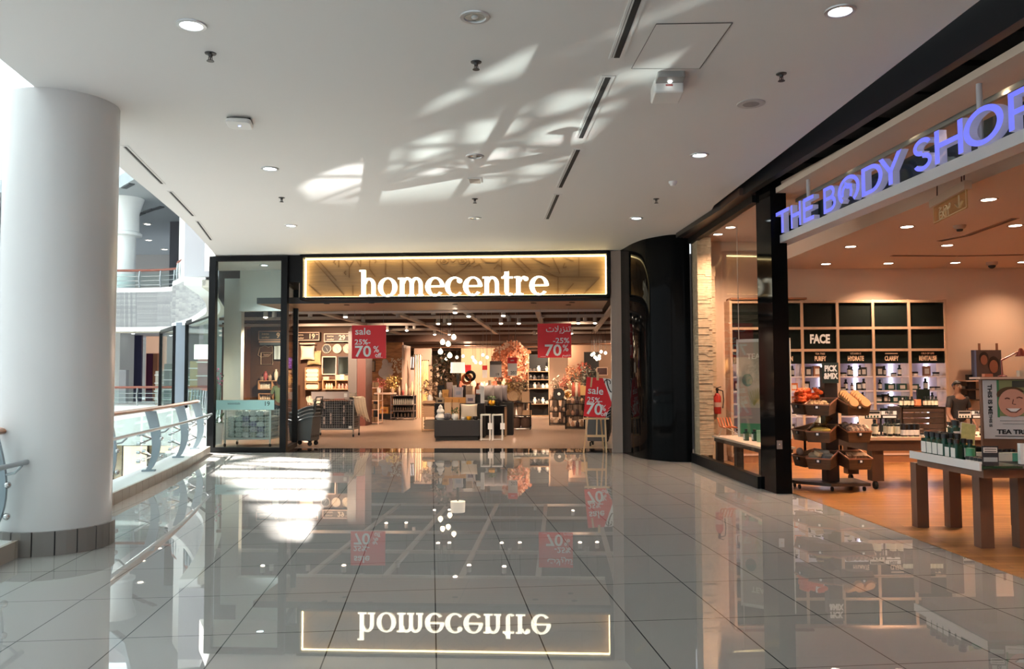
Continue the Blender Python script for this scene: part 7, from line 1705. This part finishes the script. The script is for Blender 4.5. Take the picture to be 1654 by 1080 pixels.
def free_sign(label, a, c, y0, y1, Y, zbase):
    u, v = at(a, y1, Y), at(c, y0, Y); w, h = v.x - u.x, v.z - u.z
    t = thing('offer_sign', label, 'sign', ((u.x + v.x) / 2, Y, zbase)); z0 = u.z - zbase
    MB().cyl((0, .02, 0), (0, .02, z0 + .02), .012, 10).build('stem', BLACKM, t); MB().lathe([(.07, 0), (.07, .012), (0, .015)], (0, .02, 0), 18).build('foot', BLACKM, t)
    MB().box(-w / 2, w / 2, 0, .02, z0, z0 + h).build('board', BLACKM, t, smooth=False)
    MB().box(-w / 2 + .01, -.01, -.004, 0, z0 + .012, z0 + h - .012).build('photo_half', LW_, t, smooth=False); MB().box(.0, w / 2 - .01, -.004, 0, z0 + h * .45, z0 + h - .012).build('white_half', LETTERW, t, smooth=False)
    text('FREE', h * .42, BLACKM, t, (w * .24, -.006, z0 + h * .7), bold=.03, xs=1.1)
    for k in range(4): MB().cbox(-w * .42 + k * w * .1, -.005, z0 + h * .26, w * .045, .004, h * .22).build('printed_bottle', GG, t, smooth=False)
    MB().box(-w * .46, -w * .05, -.006, -.003, z0 + h * .6, z0 + h * .85).build('printed_band', BLACKM, t, smooth=False); MB().box(w * .04, w * .46, -.006, -.003, z0 + h * .1, z0 + h * .34).build('printed_band', LETTERW, t, smooth=False)
free_sign('black offer sign reading FREE on a stem beside the bottle row', 1398, 1449, 662, 676, TY + .3, TZ)
free_sign('black offer sign reading FREE beside the seated-looking assistant and the poster', 1547, 1592, 662, 676, TY + .3, TZ)
for k, px in enumerate((1533, 1538, 1586, 1590)): dp(bt, px, 690, TY + .25, TZ + .001, 'dark bottle near the FREE sign before the assistant', 'dark bottles near the second FREE sign', scale=.8)
# front table
FZ = at(1590, 752, 7.1).z - .0
A, Bc = onz(1474, 736, .72), onz(1588, 757, .72)
t = table('display_table', 'brown display table with chunky legs nearest the walkway, carrying green bottles', [(A.x, A.y), (Bc.x, Bc.y), (Bc.x + 1.7, Bc.y + .06), (A.x + 1.7, A.y + .06)], .72,
      [(onz(1487, 851).x, onz(1487, 851).y), (onz(1540, 851).x, onz(1540, 851).y), (onz(1590, 884).x, onz(1590, 884).y), (onz(1652, 884).x, onz(1652, 884).y), (onz(1648, 850).x, onz(1648, 850).y)], .115, .07, .012, topm=DKGREY, legm=mat('walnut_leg', (.16, .075, .045), .5, noise=.25, nscale=5, stretch=(1, 1, .2)))
ed = (Bc - A); el = ed.length; ea = math.atan2(ed.y, ed.x)
t = thing('display_tray', 'white edged green tray along the front of the nearest display table', 'tray', (A.x, A.y, .722), ea)
MB().box(0, el, -.012, .34, 0, .02).build('base', GG, t, smooth=False); MB().box(0, el, -.03, -.012, -.02, .05).build('front_lip', mat('tray_white', (.75, .68, .64), .5), t, smooth=False)
bg = mk_bottle(.056, .225, GG, CAPB, LW_, 'bottle', True)
def tray_pos(f, d, z=.744): p = A + ed * f + Vector((-math.sin(ea), math.cos(ea), 0)) * d; return (p.x, p.y, z)
n_ = 0
for r_ in range(2):
    for k in range(6):
        f = .12 + k * .085 + (.02 if r_ else 0); s_ = 1.0 if k < 4 else .82
        lb = 'green square bottle with white label on the white edged tray'
        if n_ == 0: bg.location = tray_pos(f, .08 + r_ * .11); bg.rotation_euler = (0, 0, ea); bg['label'] = lb; bg['group'] = 'green square bottles on the tray'
        else: dup(bg, tray_pos(f, .08 + r_ * .11), ea, lb, 'green square bottles on the tray', s_)
        n_ += 1
for r_ in range(2):
    for k in range(4): dup(js, tray_pos(.76 + k * .05, .05 + r_ * .08), ea, 'small black jar at the near end of the white edged tray', 'black jars at the end of the tray', 1.1)
p = tray_pos(.70, .1); tag(MB().prism(rrect(.09, .05, .02), 0, .12).build('green_pouch', mat('pouch_green', (.05, .25, .12), .4)), 'bright green refill pack between the bottles and the black jars', 'pack', p, ea)
p = tray_pos(.98, .08); t = thing('price_sign', 'black and white price card standing at the near end of the tray', 'sign', p, R(-8)); w, h = .13, .165
MB().box(-w / 2, w / 2, 0, .008, 0, h).build('board', mat('price_navy', (.02, .022, .03), .5), t); MB().box(-w * .42, w * .42, -.003, 0, h * .66, h * .92).build('print', LW_, t); MB().box(-w * .42, w * .42, -.003, 0, h * .2, h * .42).build('photo', mat('photo_grey', (.4, .42, .42), .5), t)
for k in range(2): MB().box(-w * .36, w * .36, -.004, -.0028, h * (.7 + .12 * k), h * (.74 + .12 * k)).build('text_line', BLACKM, t)
YB = 7.75
p = at(1562, 722, YB); t = thing('brochure_wedge', 'yellow green brochure wedge leaning on the nearest display table', 'brochure', (p.x, YB, p.z)); t.rotation_euler = (R(-18), R(12), R(-10))
w, h = .13, .235
MB().box(-w / 2, w / 2, 0, .05, 0, h).build('body', mat('wedge_cream', (.7, .6, .48), .6), t); MB().box(-w / 2 + .004, w / 2 - .004, -.003, 0, .03, h - .006).build('printed_face', mat('wedge_lime', (.62, .55, .2), .6, noise=.3, nscale=20), t); MB().box(-w / 2, w / 2, -.004, .05, -.002, .03).build('foot', mat('wedge_gold', (.7, .42, .15), .5), t)
tag(MB().box(-.1, .18, -.05, .1, 0, p.z - .722).build('wedge_riser', M_DG), 'dark riser under the leaning brochure on the nearest table', 'riser', (p.x, YB + .02, .722))
zr_ = p.z
bb = dup(bg, (at(1546, 715, YB + .1).x, YB + .12, zr_), 0, 'green square bottle standing beside the leaning brochure', 'green bottle by the brochure', 1.1); del bb['group']
# poster pedestal
PY = 7.95; u, v = at(1590, 708, PY), at(1656, 612, PY - .25)
t = thing('poster_stand', 'tall TEA TREE poster stand with a smiling face and a shelf on top', 'poster', (u.x, PY, .722), R(-12)); w = .46; z0, z1 = u.z - .722, v.z - .722
MB().box(-.012, w + .03, .0, .03, 0.05, z1).build('board', mat('stand_brown', (.2, .09, .05), .6), t, smooth=False)
MB().box(0, w, -.01, 0, z0, z1 - .01).build('poster_sheet', mat('poster_white', (.70, .66, .66), .6), t, smooth=False)
H_ = z1 - z0
fy = -.014
MB().box(w * .26, w * .98, fy + .002, -.01, z0 + H_ * .38, z1 - .01).build('photo_field', mat('photo_lime', (.3, .32, .14), .6), t, smooth=False)
MB().box(w * .26, w * .3, fy, -.01, z0 + H_ * .36, z1 - .01).build('green_stripe', mat('stripe_green', (.06, .25, .1), .6), t, smooth=False)
b = MB().prism(ell(w * .55, z0 + H_ * .6, w * .27, H_ * .235, 0, 360, 30), fy - .004, fy, 'y'); b.build('printed_face', mat('face_tan', (.75, .36, .26), .6), t, smooth=False)
M_FD = mat('face_dark', (.18, .05, .035), .6)
b = MB().prism(ell(w * .56, z0 + H_ * .51, w * .13, H_ * .055, 180, 360, 14), fy - .007, fy - .003, 'y'); b.build('printed_smile', LETTERW, t, smooth=False)
b = MB().tube([(w * .42, fy - .006, z0 + H_ * .505), (w * .5, fy - .006, z0 + H_ * .452), (w * .6, fy - .006, z0 + H_ * .445), (w * .7, fy - .006, z0 + H_ * .51)], .005, 5); b.tube([(w * .4, fy - .006, z0 + H_ * .67), (w * .44, fy - .006, z0 + H_ * .685), (w * .49, fy - .006, z0 + H_ * .67)], .006, 5); b.tube([(w * .62, fy - .006, z0 + H_ * .685), (w * .67, fy - .006, z0 + H_ * .70), (w * .73, fy - .006, z0 + H_ * .68)], .006, 5)
b.tube([(w * .56, fy - .006, z0 + H_ * .66), (w * .54, fy - .006, z0 + H_ * .585), (w * .6, fy - .006, z0 + H_ * .575)], .004, 5); b.build('printed_features', M_FD, t)
MB().prism(ell(w * .52, z0 + H_ * .74, w * .27, H_ * .13, 20, 200, 16), fy - .003, fy, 'y').build('printed_hair', mat('hair_print', (.1, .05, .02), .6), t, smooth=False)
for k, (dz, hh) in enumerate(((.62, .14), (.42, .17))): MB().box(w * .82, w * .98, fy - .003, fy + .001, z0 + H_ * dz, z0 + H_ * (dz + hh)).build('small_photo', mat('small_photo_%d' % k, ((.3, .3, .3), (.5, .25, .2))[k], .6, noise=.6, nscale=30), t, smooth=False)
MB().box(w * .55, w * .9, fy - .003, fy + .001, z0 + H_ * .86, z0 + H_ * .97).build('small_photo', mat('small_photo_dark', (.05, .06, .05), .6), t, smooth=False)
PRT = mat('print_black', (.015, .012, .015), .6)
text('TEA TREE', .058, PRT, t, (w * .56, -.013, z0 + H_ * .115), bold=.035, xs=1.2)
text('THIS IS ME', .05, PRT, t, (w * .12, -.013, z0 + H_ * .66), (PI / 2, PI / 2, 0), bold=.03, xs=1.25)
text('THIS IS', .035, PRT, t, (w * .12, -.013, z0 + H_ * .3), (PI / 2, PI / 2, 0), bold=.02, xs=1.1)
for k, (a, c) in enumerate(((.3, .95), (.35, .85))): MB().box(w * a, w * c, -.013, -.01, z0 + H_ * (.3 - .05 * k), z0 + H_ * (.305 - .05 * k)).build('text_line', PRT, t, smooth=False)
MB().box(w * .2, w * .9, -.013, -.01, z0 + H_ * .04, z0 + H_ * .052).build('text_line', PRT, t, smooth=False)
MB().box(-.04, w + .3, -.06, .25, z1 + .0, z1 + .02).build('top_shelf', SIGNF, t, smooth=False)
MB().box(.0, w + .25, .03, .1, .0, z1).build('cabinet', mat('stand_brown', (.2, .09, .05), .6), t, smooth=False)
zt2 = .722 + z1 + .022
small_ = lambda nm, lb, px, Y, w_, h_, col, cat: tag(MB().box(-w_ / 2, w_ / 2, 0, .05, 0, h_).build(nm, mat('sm_' + nm + str(px), col, .5)), lb, cat, (at(px, 600, Y).x, Y, zt2))
small_('tin_box', 'orange tin box on the shelf above the poster face', 1597, PY + .05, .08, .03, (.6, .2, .1), 'box'); small_('cream_box', 'cream box on the shelf above the poster face', 1652, PY - .05, .06, .06, (.75, .6, .45), 'box')
# white and green strip packs beside the poster
t = thing('boxed_sheet_masks', 'long white and green carton lying before the TEA TREE poster', 'box', (at(1568, 730, 7.6).x, 7.62, .722), R(-10)); MB().box(0, .5, 0, .09, 0, .075).build('carton', mat('mask_white', (.7, .68, .6), .5), t, smooth=False); MB().box(.36, .42, -.003, .0, .0, .075).build('green_band', mat('mask_green', (.1, .4, .3), .5), t, smooth=False)
tag(MB().box(0, .1, 0, .06, 0, .18).build('white_card', LETTERW), 'white card at the frame edge before the poster stand', 'card', (at(1648, 720, 7.3).x, 7.3, .722), R(-10))
for k, px in enumerate((1606, 1613, 1621, 1630, 1638)): dup(jt, (at(px, 715, 7.72).x, 7.76, .722), 0, 'white labelled jar in the row at the foot of the TEA TREE poster', 'jars at the foot of the poster', .55)

# assistant, wall picture, lamp
person('shop assistant in a black top standing behind the bottle table', (at(1547, 640, 13.7).x, 13.7, .004), R(8), 1.4, mat('black_top', (.01, .01, .012), .8), mat('black_trousers', (.012, .012, .014), .8))
u, v = at(1578, 612, 14.6), at(1617, 565, 14.6); w, h = v.x - u.x, v.z - u.z
t = thing('hanging_picture', 'dark portrait picture of two faces hung on straps on the shop wall', 'picture', (u.x, 14.6, u.z)); 
MB().box(0, w, 0, .1, 0, h).build('panel', mat('portrait_dark', (.05, .035, .035), .6), t, smooth=False); MB().box(-.035, 0, .0, .1, 0, h).build('side', mat('blue_side', (.08, .12, .25), .5), t, smooth=False)
for k, (cx_, cz_, r1, r2) in enumerate(((.3, .68, .16, .19), (.68, .45, .2, .25))): 
    MB().prism(ell(w * cx_, h * (cz_ + .06), w * r1 * 1.15, h * r2 * 1.1, 0, 360, 20), -.004, 0, 'y').build('printed_hair', HAIRB, t, smooth=False); MB().prism(ell(w * cx_, h * (cz_ - .02), w * r1 * .85, h * r2 * .9, 0, 360, 20), -.007, -.003, 'y').build('printed_face', mat('portrait_skin', (.2, .08, .05), .6), t, smooth=False)
for f in (.12, .82): MB().box(w * f, w * f + .04, .02, .03, h, h + .12).build('strap', mat('strap_brown', (.2, .08, .04), .6), t, smooth=False)
for k, py in enumerate((614, 628, 645)):
    p = at(1574, py, 14.6); t = thing('wall_ledge', ('upper', 'middle', 'lower')[k] + ' of three short wall ledges beside the poster stand', 'shelf', (p.x, 14.6, p.z)); MB().box(-.15, .15, 0, .25, -.02, 0).build('board', (SIGNF if k == 0 else DARKW), t, smooth=False); MB().box(-.12, -.1, .05, .25, -.1, -.02).build('bracket', DARKW, t, smooth=False)
    tag(MB().prism(rrect(.16, .1, .03), 0, .1 + .03 * k).build('dark_pot', BLACKM), 'dark pot on the ' + ('upper', 'middle', 'lower')[k] + ' short wall ledge', 'pot', (p.x, 14.72, p.z + .001))
LY = 8.3; p0 = at(1618, 604, LY); zb_ = zt2
t = thing('desk_lamp', 'dark red jointed desk lamp on the shelf above the poster', 'lamp', (at(1621, 604, PY + .12).x, PY + .14, zt2))
MB().lathe([(.04, 0), (.04, .01), (.01, .02)], n=16).build('foot', mat('lamp_red', (.3, .05, .03), .4), t)
MB().tube([(0, 0, .01), (-.005, 0, .16), (.17, 0, .25)], .008, 6).build('arm', MATS['lamp_red'], t); MB().lathe([(.055, -.05), (.03, 0), (.012, .03)], (.19, 0, .25), 16).build('shade', MATS['lamp_red'], t)

# ================================================================ shop window display
W0, W1 = at(1143, 697, 13.2), at(1236, 712, 11.7)
zt_ = .52
w0, w1 = onz(1143, 697, zt_), onz(1232, 712, zt_)
i0, i1 = Vector((.5, .15, 0)), Vector((.62, .1, 0))
t = table('window_bench', 'low pale topped bench inside the shop window', [(3.37, 13.95), (3.48, 11.5), (3.95, 11.55), (3.85, 14.0)], .52, [(3.45, 13.8), (3.5, 12.8), (3.56, 11.75), (3.76, 13.8), (3.84, 11.75)], .11, .06, .03, topm=mat('bench_top', (.62, .48, .36), .5), legm=DARKW)
for k, (px, Y) in enumerate(((1182, 12.9), (1186, 12.8))): p = at(px, 690, Y); dup(bg, (3.6 + .1 * k, 12.75 - .1 * k, .521), BROT, 'green square bottle on the pale window bench', 'green bottles on the window bench', .8)
tag(MB().prism(rrect(.05, .16, .02), 0, .18).build('green_pack', mat('pouch_pale', (.35, .5, .3), .5)), 'pale green pack beside the bottles on the window bench', 'pack', (3.72, 12.4, .521), R(20))
# hanging poster
pp0, pp1 = Vector((4.02, 13.3, 0)), Vector((3.92, 11.6, 0))
p0 = at(1192, 700, 13.2)
X0 = Vector((p0.x, 13.2, 0)); zlo, zhi = at(1192, 705, 13.2).z, at(1192, 548, 13.2).z
t = thing('hanging_poster', 'large hanging TEA TREE poster with a green bottle in the shop window', 'poster', (X0.x, X0.y, zlo), R(-35)); w, h = .85, zhi - zlo
MB().box(0, w, 0, .02, 0, h).build('sheet', mat('poster_mist', (.42, .36, .26), .6), t, smooth=False)
b = MB().box(0, .035, -.006, .026, 0, h).box(w - .035, w, -.006, .026, 0, h).box(0, w, -.006, .026, h - .05, h); b.build('frame', mat('poster_frame', (.75, .7, .62), .5), t, smooth=False)
MB().box(.04, w - .04, -.004, 0, .05, h * .14).build('green_field', mat('poster_green', (.03, .18, .08), .6), t, smooth=False); MB().box(.04, w - .04, -.004, 0, h * .14, h * .3).build('grey_field', mat('poster_stone', (.25, .2, .18), .6), t, smooth=False)
text('TEA TREE', .12, mat('poster_text', (.8, .75, .6), .6), t, (w * .5, -.006, h * .82), bold=.02)
MB().prism(ell(w * .2, h * .58, .085, .1, 0, 360, 20), -.006, 0, 'y').build('roundel', mat('roundel_green', (.03, .14, .1), .6), t, smooth=False)
MB().box(w * .5, w * .82, -.006, 0, h * .26, h * .46).box(w * .57, w * .75, -.006, 0, h * .46, h * .58).build('printed_bottle', GG, t, smooth=False); MB().box(w * .56, w * .76, -.008, -.005, h * .3, h * .41).build('printed_label', LW_, t, smooth=False)
b = MB(); q = random.Random(8)
for k in range(9): b.bar((w * .32, -.005, h * .32), (w * (.2 + .05 * k), -.005, h * (.45 + .012 * k)), .008, .003)
b.build('printed_leaves', mat('leaf_print', (.3, .26, .08), .6), t, smooth=False)
for k in range(3): MB().box(w * .6, w * .92, -.006, -.003, h * (.03 + .05 * k), h * (.06 + .05 * k)).build('text_block', LW_, t, smooth=False)
MB().cyl((.04, .01, h), (.04, .01, 3.95 - zlo), .008, 6).build('hanger', mat('hanger_white', (.7, .6, .5), .5), t)
# extinguisher and orange chair
p = at(1160, 655, 14.5)
t = thing('fire_extinguisher', 'red fire extinguisher hung on the wall behind the stone pier', 'fire extinguisher', (at(1160, 655, 14.45).x, 14.5, at(1160, 668, 14.5).z))
MB().lathe([(.06, 0), (.065, .02), (.065, .3), (.03, .36)], n=18).build('cylinder', mat('extinguisher_red', (.45, .03, .02), .35), t); MB().lathe([(.066, .12), (.066, .2)], n=18).build('label_band', mat('label_pinkish', (.6, .4, .35), .5), t); MB().lathe([(.02, .35), (.02, .4), (.028, .41), (.028, .44), (0, .45)], n=12).build('valve', BLACKM, t); MB().tube([(.02, -.02, .42), (.09, -.03, .4), (.1, -.04, .25), (.08, -.05, .1)], .01, 6).build('hose', BLACKM, t); MB().bar((-.02, 0, .45), (.07, 0, .47), .015).build('lever', BLACKM, t)
t = thing('orange_basket', 'small orange wire chair-shaped holder below the extinguisher', 'holder', (3.55, 13.75, .521))
b = MB(); M_OR = mat('holder_orange', (.6, .14, .03), .4)
for k in range(5): b.tube([(-.12 + k * .05, .08, .3), (-.1 + k * .05, 0, .16), (-.04 + k * .05, -.1, .14)], .012, 6)
b.build('slats', M_OR, t); MB().tube([(-.12, 0, 0), (-.06, -.06, .16), (.14, -.06, .06)], .01, 6).tube([(.12, .02, 0), (.1, .06, .2)], .01, 6).build('legs_frame', mat('holder_white', (.75, .65, .5), .5), t)
